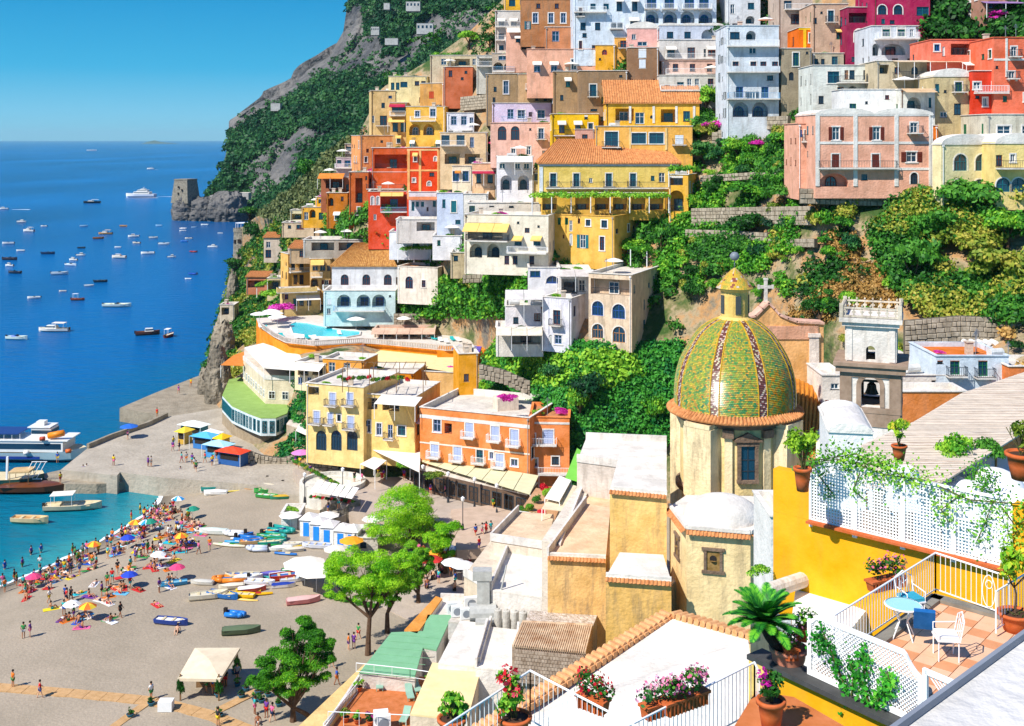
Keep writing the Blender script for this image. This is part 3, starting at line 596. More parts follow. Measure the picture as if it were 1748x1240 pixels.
                if 'B' in fl:
                    L,Dp=q_(w_+.9),1.0;b=MB();b.box((0,-Dp/2,-.08),(L,Dp,.14));[b.box((sx*L*.32,-.28,-.27),(.14,.5,.24)) for sx in (-1,1)]
                    q2=ob('balcony',b.mesh('balcony',stucco('ddd6cc',.3)),s.root,p-n*.003,rz);ob('railing',railing_mesh(L,Dp,'white' if 'W' in fl else 'metal'),q2)
                if 'N' in fl or 'Y' in fl or 'O' in fl:
                    L=w_+.5;b=MB();pts=[(-L/2,.01,h_+.2),(-L/2,-1.2,h_-.35),(L/2,-1.2,h_-.35),(L/2,.01,h_+.2)];b.slab(pts,.05);b.box((0,-1.22,h_-.45),(L,.03,.22));[b.bar((sx*(L/2-.03),0,h_-.4),(sx*(L/2-.03),-1.18,h_-.38),.02) for sx in (-1,1)]
                    ob('awning',b.mesh('awning',awnw if 'N' in fl else awny if 'Y' in fl else awno),s.root,p,rz)
    # --- extras, all in photo-window coordinates on the front (or side) face ---
    def balc(s,x0,x1,y,D_=1.2,rail='metal',face='F',kind='slab'):
        t0,z,_=s.local(face,cx_(x0),cy_(y));t1=s.local(face,cx_(x1),cy_(y))[0];t0,t1=min(t0,t1),max(t0,t1);o,e,n,Wd=s.face_geo(face);rz={'F': 0,'R': PI/2,'L': -PI/2}[face]
        L=round((t1-t0)*2)/2;b=MB();b.box((0,-D_/2,-.09),(L,D_,.18));q=ob('balcony',b.mesh('balcony',stucco('e2dcd2',.25)),s.root,o+e*(t0+t1)/2+Vector((0,0,z))-n*.004,rz)
        if rail == 'solid':
            b=MB();b.box((0,-D_+.08,.45),(L,.16,.9));[b.box((sx*(L/2-.08),-D_/2+.08,.45),(.16,D_-.16,.9)) for sx in (-1,1)];ob('railing',b.mesh('railing',s.wm),q)
        elif rail: ob('railing',railing_mesh(L,D_,rail),q)
        return s
    def awn(s,x0,x1,y0,y1,D_=2.5,m=None,face='F',posts=True,h=None):
        t0,z,_=s.local(face,cx_(x0),cy_(y0));t1=s.local(face,cx_(x1),cy_(y0))[0];t0,t1=min(t0,t1),max(t0,t1);z2=s.local(face,cx_(x0),cy_(y1))[1];o,e,n,Wd=s.face_geo(face);rz={'F': 0,'R': PI/2,'L': -PI/2}[face];L=t1-t0
        b=MB();k=max(1,int(L/2.2))
        for i in range(k):
            a,c=-L/2+L*i/k+.03,-L/2+L*(i+1)/k-.03;b.slab([(a,.01,0),(a,-D_,z2-z),(c,-D_,z2-z),(c,.01,0)],.06)
        hp=h or 2.3
        if posts:
            for i in range(k+1): x=-L/2+.06+(L-.12)*i/k;b.bar((x,-D_+.05,z2-z-.06),(x,-D_+.05,z2-z-hp),.05,4,1)
        ob('awning',b.mesh('awning',[m or awnw,metal_w]),s.root,o+e*(t0+t1)/2+Vector((0,0,z)),rz);return s
    def band(s,y,h=.25,col='e8e4dc',face='F',out=.06):
        o,e,n,Wd=s.face_geo(face);z=s.local(face,cx_(0) if 0 else (CU+(s.L.x/s.L.y*F)),cy_(y))[1];b=MB();b.box((Wd/2,-out/2,z),(Wd+.02,out,h));ob('cornice',b.mesh('cornice',stucco(col,.1)),s.root,o,{'F': 0,'R': PI/2,'L': -PI/2}[face]);return s
    def pil(s,xs,y0,y1,w_=.5,col='e8e4dc',out=.1):
        for x in xs:
            t,z,_=s.local('F',cx_(x),cy_(y0));z2=s.local('F',cx_(x),cy_(y1))[1];b=MB();b.box((max(w_/2,min(s.W-w_/2,t)),-out/2-.003,(z+z2)/2),(w_,out,abs(z-z2)));ob('pilaster',b.mesh('pilaster',stucco(col,.15)),s.root)
        return s
    def top(s,x,y_frac,dz=0):                     # world point on the roof
        t=s.local('F',cx_(x),0)[0];M=Matrix.Rotation(-s.a,3,'Z');p=M @ Vector((t,s.D*y_frac,0));return Vector((s.L.x+p.x,s.L.y+p.y,s.zt+dz))
    def world(s,x,y,z): M=Matrix.Rotation(-s.a,3,'Z');p=M @ Vector((x,y,z));return Vector((s.L.x+p.x,s.L.y+p.y,s.z0+p.z))
    def chim(s,*xs):
        for i,x in enumerate(xs):
            t=s.local('F',cx_(x),0)[0];b=MB();b.box((0,0,.5),(.5,.5,1.3));b.box((0,0,1.25),(.7,.7,.1));b.box((0,0,1.4),(.4,.4,.2));ob('chimney',b.mesh('chimney',s.wm),s.root,(max(.5,min(s.W-.5,t)),s.D*(.3+.3*(i % 2)),s.Hh-.3))
        return s
def H(*a,**k): return House(*a,**k)
# ---------------- the town: top rows ----------------
Z(840,0,3.8)
H('grand pale blue-white hotel with rows of arched loggias at the top of the town',985,1455,-130,250,'d5e0ea','w 1035,1150,1280,1375 25 62 66 bBW; A 1035,1155,1268,1385 112 92 82 bD; w 1152,1265 228 42 38 k',d=12,parapet=.8)
H('pale blue-white hotel wing left of the arched loggias with big blank wall',528,985,-100,290,'d9e2ea','w 655,740 42 34 32 t; w 825,925 35 36 75 kN; w 590,685,790,830 172 38 48 k; w 920 150 48 52 kN; w 600 230 30 30 k',d=12).balc(530,740,80,1,'white').balc(760,850,188,1.2,'white')
H('small pink stucco house perched on top of the brown brick tower',880,1082,178,330,'eeb4a8','w 975 285 60 30 w; w 920 240 30 34 w',roof='vault',stain=.1,d=7)
H('tall brown weathered brick tower house below the pink house',880,1082,308,640,'9a7558','w 975 345 52 62 wc; w 975 415 44 56 wc; w 972 560 52 58 wc; w 905,1050 520 14 14 k',stain=.55,d=8,yaw=4)
H('brown stone house with two teal framed windows and white drainpipes',565,880,458,740,'a08262','w 655,815 588 46 76 tTB; w 835 495 22 16 k; w 750 565 14 14 k; w 660 715 40 12 k',stain=.6,d=9)
H('brown and orange stucco house with three pale blue windows near the top',185,548,-5,175,'b87f56','w 280,382,462 118 34 66 lT; w 300,420 40 26 30 n',stain=.5,d=9)
H('pink house with two white awnings below the brown stucco house',90,345,180,345,'f0bca4','w 170,275 256 34 40 kN; w 220 310 60 20 k',roof='flat',d=8).awn(95,340,178,212,.8,posts=False)
H('orange-brown house end with one louvred window beside the white awnings',345,512,175,345,'cc8a62','w 412 236 46 66 l',stain=.3,d=9)
H('small yellow house corner high at the left of the brown houses',76,184,-60,90,'f0b53c','w 130 20 40 40 t; w 130 -30 30 30 k')
H('narrow grey-white house with stacked balconies at the left of the top row',20,215,70,350,'d6cfc6','w 60,140 150 34 50 kN; w 60,150 240 34 46 k; w 60,130 310 30 30 k',d=8).balc(20,210,175,1.2,'white').balc(20,120,262,1.2,'white')
H('long salmon pink house with awnings and an arched dark window',228,682,318,500,'f2b698','w 292,402 438 44 62 lN; w 530 418 36 70 wT; a 636 406 26 56 k',roof='flatt',d=8)
H('small yellow house with a red arched window behind the salmon house',672,800,292,420,'eeb046','a 730 340 38 34 r; w 700 385 16 16 k',d=7)
H('orange-yellow house with an orange door beside the pink tower house',795,882,242,350,'f2b25c','w 852 288 40 50 rB',d=6)
H('grey loggia house with white arches left of the salmon house',0,235,345,500,'c8b8a4','A 40,110 430 66 50 k; w 180 420 34 50 n; w 70 375 60 30 l',d=8).balc(0,150,466,1.2,'blue')
H('brown stone house with one blue shuttered window at far left',-40,170,478,690,'b09470','w 90 568 30 84 lT; w 20 580 20 30 k',stain=.5,d=9)
H('beige house with a long white balcony and two dark doors',170,405,480,690,'c8a880','w 270,330,385 550 34 40 k; w 345,290 640 22 30 k',stain=.4,d=8).balc(215,400,578,1.2,'white')
H('ochre stone house with a dark green door under a pale awning',398,572,462,730,'b0906a','w 492 538 28 56 gN; w 452 635 20 36 k',stain=.5,d=8)
H('white three-storey balcony house right of the brick tower',1085,1500,258,400,'ded8d0','w 1292 344 50 72 n; w 1425 336 48 56 rN; w 1160 340 46 60 kN; w 1380 344 16 50 k',d=9).balc(1120,1495,384,1.4,'white')
H('middle pinkish floor of the balcony house with brown doors',1100,1500,395,492,'e8c0ac','w 1190,1300,1412 436 34 56 n; w 1455 430 14 20 k',d=9,roof='flatt').balc(1125,1495,482,1.4,'white')
H('lowest cream floor of the balcony house with a red-brown door',1085,1490,488,640,'d8d2c6','w 1418 540 38 56 n; w 1222 552 44 40 t; w 1330,1280 540 26 56 w',d=9).balc(1090,1485,588,1.4,'white')
H('ochre house with a long terracotta roof and yellow open loggia',738,1345,668,800,'f4bc4c','G 860 745 120 80 wR; w 958 768 56 74 w; a 1036 760 22 24 k; G 1150 752 110 84 tR; w 1262 755 44 70 t',roof='gable:4.2',S=.1035,d=9,trim=None).pil([895,1048,1195,1310],690,800,.4)
H('bright yellow house with green awning and brown doors',385,690,738,960,'f4c228','w 452,556 828 40 70 nN; w 610 760 20 30 k; w 428 905 20 20 w',d=8).balc(400,600,878,1.3,'metal')
H('lavender house with blue shutters above pink arches',0,385,668,800,'e0cfe4','w 190,318 742 46 56 lT; w 248 742 18 28 n; w 120 740 40 60 l',stain=.1,d=8).balc(60,230,790,1.2,'blue')
H('pink house with two brown arched doors under the lavender house',-10,385,796,950,'f2c0ac','a 65,150 865 58 90 n; w 318 868 34 72 lTB; w 248 840 16 16 k',d=8,roof='flatt')
H('amber yellow house with teal roller blinds above the tile-roofed villa',668,1300,818,1100,'f4b860','w 775 905 84 98 tTB; w 952,1066 898 90 66 tT; w 1214 908 54 62 wcB',xs=1358,yaw=7,d=9).pil([895,1130],830,975,.35,'f0cf90')
H('small dusty pink house with two dark square windows',540,668,838,1060,'e2b4a4','w 602 895 34 42 n; w 602 965 30 22 n',d=7,stain=.15)
H('tall white and blue house with balconies beside the stone alley',1520,1860,165,800,'d8dfe4','A 1680 232 66 62 kD; w 1575 232 60 46 k; w 1580,1695 428 42 54 nT; w 1605 600 44 70 bB; w 1760,1840 428 40 56 n; w 1770 600 44 70 b; A 1612,1738 712 104 96 bD; w 1690 330 50 40 w',d=10,roof='orange').balc(1525,1855,468,1.4,'solid').balc(1525,1855,642,1.4,'blue').balc(1525,1855,300,1,'white')
H('white terrace house behind the orange roofed house at the top edge',1520,1740,-120,180,'dcdee0','w 1560 60 28 60 w; w 1680 40 40 44 t; A 1675 130 60 50 k; w 1600 -40 40 60 k; w 1690 -40 40 60 k',d=9)
H('pink-white vaulted house under the arched loggias',1085,1500,160,300,'c8cfdc','w 1155,1268 228 44 40 k; A 1400 222 84 60 k',d=8,roof='vault:3')
# ---- upper right ----
Z(1290,0,3.646)
H('crimson house with white rimmed arched windows at the top',735,1085,-80,180,'b03058','a 787,886 62 56 62 kT; w 1040 70 74 50 t; w 790,886 -40 50 50 k; w 850 138 30 20 k',stain=.1,d=10)
H('dark magenta house with a black loggia and white arched window',572,745,44,310,'982c50','G 655 112 150 62 gR; a 643 224 62 80 kT',stain=.15,d=10)
H('white arched villa with dark green windows below the crimson house',722,1012,160,390,'d4d8dc','w 812,906 200 48 58 gT; w 972 205 26 50 w; A 858 308 150 72 k; A 745,950 310 44 76 k',d=9).balc(740,990,246,2.2,'white')
H('beige house with a teal balcony door near the top right',354,576,24,320,'cfae94','w 468 103 40 72 tTB; w 410 80 14 16 k; w 370 130 20 40 k; w 540 100 14 14 k',stain=.2,d=9)
H('terrace house with a dark balcony screen behind the orange cube',140,354,-40,200,'c8b4a4','w 200 30 50 50 k; w 250 120 60 60 n; w 320 60 24 60 k',d=8,stain=.3).balc(180,350,60,1,'white')
H('bright orange cube house with yellow corner bands',268,498,172,345,'ec7420','w 350 237 34 58 tT; w 442 212 16 22 n; w 420 298 16 14 k',stain=.05,d=8).pil([305,485],178,330,.5,'f8c838').band(180,.4,'f8c838')
H('old grey stone house with green window behind the round bush',162,348,300,620,'a89a80','w 250 370 40 80 gT; a 222 476 28 52 k; w 320 330 14 14 k',stain=.6,d=9)
H('low grey house with teal doors above the white-green house',350,548,330,430,'c0b49c','w 492 378 34 50 t; w 378,418 386 26 40 k',d=7,stain=.4)
H('long white house with teal doors and arched ground floor',358,752,405,660,'e0e2d8','w 484 482 72 74 tT; w 600,686 466 36 60 k; w 565 466 26 60 e; A 604 562 58 52 g; w 528 566 40 50 e',d=9).balc(505,720,515,1.6,'metal')
H('beige house with long pergola terrace above the pink palazzo',750,1205,378,560,'d0c0a0','w 880 440 30 40 n; a 990 440 44 50 k; w 1090 435 40 46 k; G 800 430 60 60 k',d=9,stain=.3).awn(850,1250,378,392,2.5,stucco('dcc8a8',.3),h=2.6).balc(850,1200,492,2.4,'metal')
H('white roof pavilion with glass screen standing on the pink palazzo',545,905,555,725,'ecebe6','w 818 606 24 26 n; w 690 640 20 20 k',d=6,yaw=0,S=.0845)
H('white arched terrace room right of the roof pavilion',900,1115,555,725,'dcdcd2','A 985 652 88 92 t; w 1085 640 20 60 t',d=6,S=.0835).awn(905,1100,552,578,2.2,stucco('d8b890',.2),posts=False)
H('beige old house with dark green balcony window beside the vermilion house',1108,1352,470,740,'cdb98c','w 1262 542 44 64 gTB; w 1256 680 40 72 k; w 1180 570 16 20 k; w 1130 550 22 50 t',stain=.45,d=9,roof='vault')
H('coral house with dark open loggia at the right edge',1092,1485,246,470,'ec8068','w 1128 298 30 40 bT; G 1285 308 140 70 kR; w 1415 306 110 44 w; w 1170 320 14 60 w',stain=.1,d=9,roof='flatt').awn(1280,1490,388,410,1.8)
H('vermilion house with white balcony under cream awnings',1350,1570,440,680,'dc4630','w 1376,1494 534 44 48 wT; w 1428 636 30 52 wT; w 1380 605 30 20 k',stain=.1,d=9).balc(1352,1560,578,1.3,'white')
H('tall coral house with white corner strip at the right edge',1482,1760,232,640,'ec7a5c','w 1607 322 34 62 wTB; w 1593 468 32 44 wTB; w 1502 420 14 22 k; w 1700 320 34 60 wT; w 1700 470 34 50 wT',stain=.1,d=10,roof='flatt').pil([1560],240,480,.3).band(372,.3)
H('pink palazzo with white pilasters and brown shutters',372,1102,706,1190,'f0b498','w 500,752 832 50 78 noT; w 985 796 46 60 wTB; w 497,746 1006 50 88 ncT; w 970 978 62 62 noT; A 486 1122 180 84 nD; a 986 1112 46 74 kT',S=.0825,d=11,stain=.2,ext=1,roof='vault:2').band(890,.35).band(1052,.35).band(712,.5).pil([380,620,875,1090],712,1160,.55).balc(395,865,1045,.9,'metal')
H('pink side wing at the left of the palazzo with a dark window',262,376,768,1200,'f0b498','w 325 842 42 66 kT; w 280 830 14 40 b',S=.0828,d=8,stain=.2,ext=1,roof='flatt').balc(290,368,880,.8,'metal')
H('cream villa with four large teal arched windows',1155,1492,892,1260,'efe0ae','a 1275,1408 1012 92 108 tT; a 1266,1394 1168 92 100 tT',S=.0785,d=10,ext=1,stain=.1,roof='vault',xs=1100,yaw=-14)
H('pale yellow house with arched windows at the right edge',1490,1800,886,1260,'f2d88e','w 1508 1000 40 70 n; w 1600 985 26 44 wT; a 1524,1636,1760 1152 84 90 tT; w 1720 990 40 60 w',S=.0772,d=10,ext=1,stain=.15,roof='vault').balc(1490,1790,1046,1.2,'metal')
H('grey-cream house with grid windows above the pale yellow house',1440,1800,710,900,'d6d0bc','w 1545 820 84 78 wT; w 1700 820 80 78 wT',d=9,stain=.35).balc(1480,1790,880,1.5,'white')
H('small orange-brown house behind the magenta flowers at the top right',1395,1640,-120,90,'b88a74','w 1480 30 60 50 n; w 1560 40 50 50 k',d=8).awn(1400,1640,10,30,2.2,mat('violet_awning','9878a8',.8))
H('cream house with orange canopy at the right of the terrace garden',1100,1135,780,900,'ec8434','',d=5,S=.083)
# ---- upper left ----
Z(360,0,3.496)
H('narrow beige tower house at the left end of the upper town',955,1100,540,830,'e8c488','w 1028 630 22 30 k; w 1030 720 44 60 n; w 968 712 16 40 w; w 1070 580 20 14 b',yaw=-10,d=8).balc(985,1075,750,1.2,'metal')
H('yellow-white house with teal windows under the blue parasols',1060,1290,455,640,'efdca4','w 1152 505 44 34 t; w 1115,1085 515 22 40 t; w 1230,1268 498 26 26 n',d=8)
H('house with red canopy and ochre awnings left of the double arches',1068,1172,612,820,'dcb478','w 1120 655 80 34 n; w 1100,1148 760 30 56 k',d=7).awn(1065,1160,622,640,1.4,mat('red_awning','b02848',.8),posts=False).awn(1060,1160,706,730,2,awny).balc(1068,1165,690,1.4,'white')
H('golden house with white windows above two deep ochre arches',1165,1398,635,850,'f2bc58','w 1232 682 26 40 lT; w 1325 672 32 56 lT; A 1216,1300 775 66 66 wD',d=9,yaw=3,stain=.15).balc(1190,1345,722,1.2,'white')
H('brown ochre upper house with rust shutters',1248,1392,495,660,'cf9a58','w 1316 568 32 44 rc',xs=1500,yaw=22,stain=.35)
H('brick red house with small dark windows below the white hotel terraces',1388,1562,398,540,'c8704e','w 1430 440 24 40 n; w 1522 432 14 14 k; w 1500 470 14 14 k',d=8,stain=.2)
H('beige terrace house with green planted roof line at the upper left',1308,1585,330,420,'d8c8a8','G 1500 372 90 40 k; w 1390 370 30 40 w; w 1580 370 20 40 w',d=7)
H('pale pavilion house beside the green roof terrace',1585,1760,330,450,'d8d4c8','G 1640 372 80 48 k; w 1720 370 30 50 k; w 1700 410 30 30 k',d=8).balc(1590,1740,396,1.4,'white')
H('long peach wall house above the red terrace restaurant',890,1100,808,930,'f0a468','w 1020 846 14 18 k; w 935 900 16 20 n',d=8,stain=.3,xs=838,yaw=-18)
H('open terrace restaurant with dark interior under a white roof',958,1238,882,1040,'d6653c','G 1085 965 220 84 nR; w 1205 960 16 30 n',S=.1255,d=8,stain=.15)
H('vermilion house with yellow corner bands and oval windows',1170,1368,880,1200,'e04a26','a 1340 950 20 28 wT; w 1212 1076 16 26 wT; a 1302 1098 22 30 wT',S=.1245,d=9,stain=.1).pil([1180,1248,1358],900,1190,.5,'f4b878').band(1018,.35,'f4b878').band(895,.4,'f4c088')
H('white upper house with roof terrace right of the golden arches',1408,1570,672,800,'e4e2e8','w 1450,1510 720 36 50 l; w 1582 730 24 60 l',d=8,stain=.1).balc(1410,1560,778,1,'white')
H('cream house with dark terrace doors and potted shrubs',1368,1650,790,1010,'e8caa0','w 1400,1490 835 50 60 k; w 1558 850 24 60 l; G 1440 950 90 60 gR; G 1560 950 90 60 kR',d=9,stain=.15).balc(1370,1525,868,1.4,'white')
H('cream house with two barred blue windows',1440,1562,990,1140,'efe2c8','w 1460,1520 1052 36 58 bT',S=.119,d=8,stain=.1)
H('narrow house with covered porch right of the barred windows',1560,1702,1020,1150,'e8c8a4','w 1598 1062 26 60 k; G 1655 1070 80 50 k',d=7).awn(1560,1700,1022,1034,2,mat('red_awning','b02848',.8))
Z(540,180,5.637)
H('white house with teal shutters and terracotta porch roof',890,1165,830,1090,'e6e4ea','w 930 972 28 90 t; w 972,1022 952 24 46 t; w 1145 948 34 56 t; w 1070 1000 18 40 n',yaw=-3,d=8,S=.1185).awn(885,1200,880,905,2.2,stucco('c8805a',.1),posts=False)
H('pale blue house with one green shutter beside the porch roof',1160,1430,840,1170,'ccd6ea','w 1322 975 50 110 tcT',d=9,S=.118,stain=.15)
H('white house with green arched door and planted sill',1420,1650,850,1170,'ece6da','a 1495 975 70 110 gT; w 1585 1000 30 60 k',d=9,S=.117,stain=.15)
H('red house with blue glazed balcony and arched yellow windows',500,885,826,1200,'e25a40','a 540,592 920 24 84 wT; G 745 930 250 140 bR',S=.127,d=9,stain=.15,yaw=-4).awn(615,840,838,868,2.4,awny,posts=False).balc(615,880,1022,1.6,'blue')
H('dark red terrace house with bougainvillea pergola',470,880,640,840,'b8503a','G 560 745 150 90 kR; G 740 745 150 90 kR',S=.131,d=8,stain=.2).balc(490,850,800,2,'metal')
H('dark orange house with climbing vine between two pillars',315,500,640,1010,'c86a3c','G 410 820 70 240 k; w 480 700 20 40 k',S=.136,d=8,stain=.3)
H('brown terrace house under an orange pergola roof',45,330,690,860,'a86a4c','G 180 760 180 80 nR; w 300 790 30 60 k',S=.145,d=8,stain=.3).awn(30,275,655,700,3,awno)
H('small grey house with glazed balcony at the cliff edge',190,350,500,640,'b8a8b0','w 300 560 60 60 b; w 220 540 40 40 k',S=.141,d=7).balc(185,350,600,1.4,'white')
H('stacked small balcony house beside the peach wall',275,400,370,500,'c8ac9c','w 310 420 50 40 k; w 370 420 30 60 n',S=.139,d=7).balc(280,345,460,1,'white')
H('ochre cottage with dark arch among orange flowers',100,300,840,1010,'cc7c2c','A 140 930 50 80 k; w 60 930 20 60 k; w 250 900 30 40 n',S=.148,d=7,stain=.3)
H('tiny yellow cottage at the left end of the slope',-10,105,880,1010,'f4b440','w 40 920 40 40 k; w 60 980 40 30 w',S=.152,d=6)
# ---- centre ----
DEXT[0]=1.2
Z(780,240,3.875)
V1=H('long yellow villa with terracotta hip roof and four teal doors',545,1470,150,372,'efcf74','w 637,790,1005,1165 262 40 84 tTB; w 885 265 22 30 w; w 1295 250 22 34 t; w 1355 245 42 66 w',roof='hip:4:.6',S=.1,d=11,stain=.15).band(160,.5,'d8dde4').pil([556,1455],175,345,.6,'dfe4e8').balc(590,1400,312,1.1,'metal')
H('yellow arched annex at the right end of the long villa',1400,1530,225,500,'eeb850','A 1450 400 96 140 k; G 1450 262 90 70 lR',S=.0985,d=9,xs=1632,yaw=20)
H('white tower house with two arched loggias on each side of the terrace',262,505,105,420,'e6e4ea','A 325,440 280 74 98 kDR; w 300,400,460 170 40 40 w',S=.108,d=9,stain=.15).awn(265,500,105,140,2,mat('lattice_white','e8e8e8',.7),posts=True)
H('narrow house with teal window between the white tower and the villa',500,560,200,380,'ecd49c','w 528 242 28 44 tT',S=.104,d=7)
H('beige stacked house with dark glass terraces left of the white tower',100,265,150,340,'e8c096','w 145,220 250 34 60 k; G 180 300 120 30 n',d=7,S=.111)
H('pergola terrace storey of yellow stucco under the vine',560,1390,345,480,'e8b858','G 600,690,830,960,1080,1200,1320 420 96 84 kR',S=.0985,d=6,stain=.2)
H('lower yellow house with arched green shutters and teal doors',590,1040,500,810,'f2be62','a 677,725 530 28 54 g; w 808 532 18 36 n; w 868 545 34 44 kT; w 975 553 40 48 kT; w 753 565 22 70 w; w 705 636 12 26 n; a 754 655 26 84 w; w 832 668 40 88 to; w 960 682 32 88 nT',xs=1325,yaw=28,S=.096,stain=.15,roof='flatt',vis=1)
H('white house with yellow awning balcony and twin ground arches',50,605,495,850,'ece2cc','G 185 600 240 110 tR; A 125,240 730 86 92 kD; w 405,530 668 50 60 tYT; w 540 570 14 14 k; w 405 545 14 20 k; w 330,385,495 792 34 56 n',xs=672,yaw=14,S=.1005,stain=.15).awn(55,350,545,595,2,awny,posts=False).balc(80,345,655,1.8,'metal').balc(350,600,735,1.8,'white')
H('white terrace house with plants behind the yellow awning house',70,560,410,520,'e6ddd0','w 100 440 40 70 g; w 230 420 30 40 k; a 460 400 60 50 k; w 360 430 30 30 k',S=.105,d=7,roof='flat')
Z(700,440,3.544)
H('white block with open roof loggia and blue arched windows',1080,1342,104,535,'e6cdb0','G 1235 180 260 96 wR; a 1135 307 76 86 bT; a 1262 326 80 88 bT; a 1135 445 76 92 eT; a 1264 466 80 96 eT',xs=1568,yaw=25,S=.0880,ext=1,stain=.4)
H('white front house with purple balcony door and stained grey side',805,975,246,540,'e4e2ea','w 888 362 50 84 nTB; w 896 496 50 54 lT; a 850 500 24 60 w',xs=1082,yaw=26,S=.0893,ext=1,stain=.35)
H('upper white house with teal corner window and flat canopy',715,905,58,330,'e8e4e4','w 757 86 62 62 b; a 862 134 80 46 bT',S=.0925,ext=1,d=10,stain=.15)
H('white loggia house under a slatted sunshade',900,1095,78,330,'eae4e0','G 965 175 100 90 kR; w 1040 170 40 70 w',S=.0915,ext=1,d=8,stain=.2).awn(880,1110,72,100,3,stucco('d8d0c8',.2))
H('white open pergola terrace left of the purple door',575,806,290,420,'e6dfe0','w 640 380 30 40 k; w 770 360 40 50 n',S=.0905,ext=1,d=7,stain=.2).awn(575,800,195,232,4,stucco('ddd8d4',.2),h=4)
H('low white terrace with dark shade and flower boxes',520,806,420,560,'e8e0d4','G 700 490 180 70 kR; a 770 418 60 40 k',S=.0893,ext=1,d=6,stain=.2).awn(520,800,420,450,3,stucco('e8dcc8',.2))
Z(360,320,3.875)
H('white and turquoise villa with ochre tile roof and arched brown shutters',800,1272,520,690,'dfe0e2','a 885,1028,1170 612 50 68 n; w 1240 620 30 50 e',roof='hipo:4.2:.9',S=.1205,d=12,stain=.2,xs=None).balc(748,1230,672,1.6,'white')
H('turquoise arched ground floor of the ochre-roofed villa',745,1220,682,880,'cfe4e2','A 880,1010,1112 752 92 86 bR; w 780 820 24 40 w; w 1185 720 16 16 k',S=.119,d=8,stain=.1).balc(820,1145,812,1.4,'blue')
H('beige wing with brown shutters and red roof terrace',1235,1500,530,740,'eee2d2','a 1312 630 54 84 nT; w 1408 638 26 48 nT',xs=1584,yaw=18,S=.1185,stain=.25,roof='flatt')
H('white flat house with small green windows above the ochre roof',1180,1470,292,440,'e8eaf0','w 1248 355 26 36 g; w 1355 380 40 44 g; w 1320,1400 330 8 8 k',S=.124,d=9,stain=.08,roof='flat')
H('white flat house end with one green window',1466,1660,320,440,'e8e8ec','w 1508 368 22 36 g',S=.1235,d=9,stain=.1)
H('white roof terrace room with rust screens above the flat house',1225,1600,210,330,'ddd4cc','G 1420 260 120 60 n; w 1520 250 50 50 e',S=.126,d=7,stain=.3)
H('yellow hotel tier with orange awnings turned to the sea',510,660,440,720,'f2bc6c','w 545,600 520 26 56 k; w 560,600 610 26 60 n; w 600 660 26 40 w',xs=462,yaw=-30,S=.137,stain=.2,roof='flat').balc(512,655,560,1.4,'white').awn(515,620,450,485,2,awno,posts=False)
H('second yellow hotel tier with cream awning and arched stair',655,800,470,740,'eac080','w 690,740 530 34 50 e; w 780 535 22 34 n; A 685 630 50 60 k',yaw=-8,S=.131,d=10,stain=.3).balc(660,740,590,1.4,'white').awn(660,750,480,510,1.6,awny,posts=False)
H('lower yellow balcony tier above the magenta garden',470,720,690,830,'f0d08c','w 560,600,650 760 30 50 k; w 500 720 24 40 n',S=.127,d=8,stain=.2,yaw=-16).balc(430,700,690,2,'solid').awn(560,720,715,740,2,awnw)
H('orange-topped cottage among the garden terraces near the round tower',235,372,590,680,'d88a68','G 300 640 110 50 n',roof='shed:.8',S=.156,d=6)
H('cream cottage with terrace above the green lawn',372,475,600,720,'e6d0a0','G 420 650 80 70 k',roof='flat',S=.15,d=6)
H('tiny white lookout house at the cliff edge over the sea',60,155,775,900,'e8d4b8','G 95 820 50 50 k',S=.163,d=5,stain=.3)
H('white cottage with red roof beside the round tower garden',350,470,330,470,'e0cdb8','w 380 380 30 40 w; w 380 440 40 50 n; w 430 290 30 30 k',S=.168,d=6,roof='shed:1')
H('cluster cottage with yellow walls and cream awnings',600,770,130,235,'f0b848','A 672 175 40 56 k; w 630 190 30 50 w',S=.142,d=7)
H('white bar terrace with striped parasols',525,620,150,235,'e8dcb0','G 570 195 70 40 g',S=.147,d=6)
H('orange-edged garden house with white roof',470,680,232,300,'e0c8a8','w 590 262 50 34 r; w 520 262 20 20 k',S=.149,d=6)
H('grey terrace house under wide canvas shades',610,1060,345,430,'b4a898','G 740 390 150 60 k; G 920 390 150 60 b',S=.134,d=8,stain=.4)
H('long beige balcony house behind the ochre-roofed villa',520,860,400,470,'c8ab88','w 600,700,800 440 30 40 n',S=.136,d=8,stain=.4,roof='shed:1')
H('stone arcade house under the yellow awnings on the left',1585,1720,430,560,'d0bc98','w 1620 470 30 40 k; w 1690 470 30 40 n',S=.113,d=7,stain=.4)
# ---------------- gardens and slopes: foliage and walls ----------------
def tree(u,v,w_px,h_px,g,label,S=None,name='tree',cat='tree',k=None,trunk=.35,grp=None,z=None):
    S=S or hs_(u,v);p=P(u,v,S) if z is None else G(u,v,z);W_,H_=w_px*S,h_px*S
    t=thing(name,label,cat,p,random.uniform(0,6),grp);k=random.randrange(5) if k is None else k;tr=H_*trunk
    b=MB();r=max(.08,W_*.045);b.tube([(0,0,-.5),(W_*.02,0,tr*.6),(W_*.05,W_*.03,tr+H_*.2)],[r*1.3,r,r*.6],6)
    for a in range(4): q=a*1.6+.4;b.tube([(W_*.02,0,tr*.7),(W_*.22*math.cos(q),W_*.22*math.sin(q),tr+H_*.25),(W_*.32*math.cos(q+.2),W_*.32*math.sin(q+.2),tr+H_*.45)],[r*.6,r*.35,r*.15],5)
    ob('trunk',b.mesh('trunk',mat('bark','6a5240',.95,.3,3)),t)
    c=ob('crown',bush_mesh(g,k),t,(0,0,tr*.8));c.scale=(W_*.62,W_*.62,(H_-tr*.7)*1.0);return t
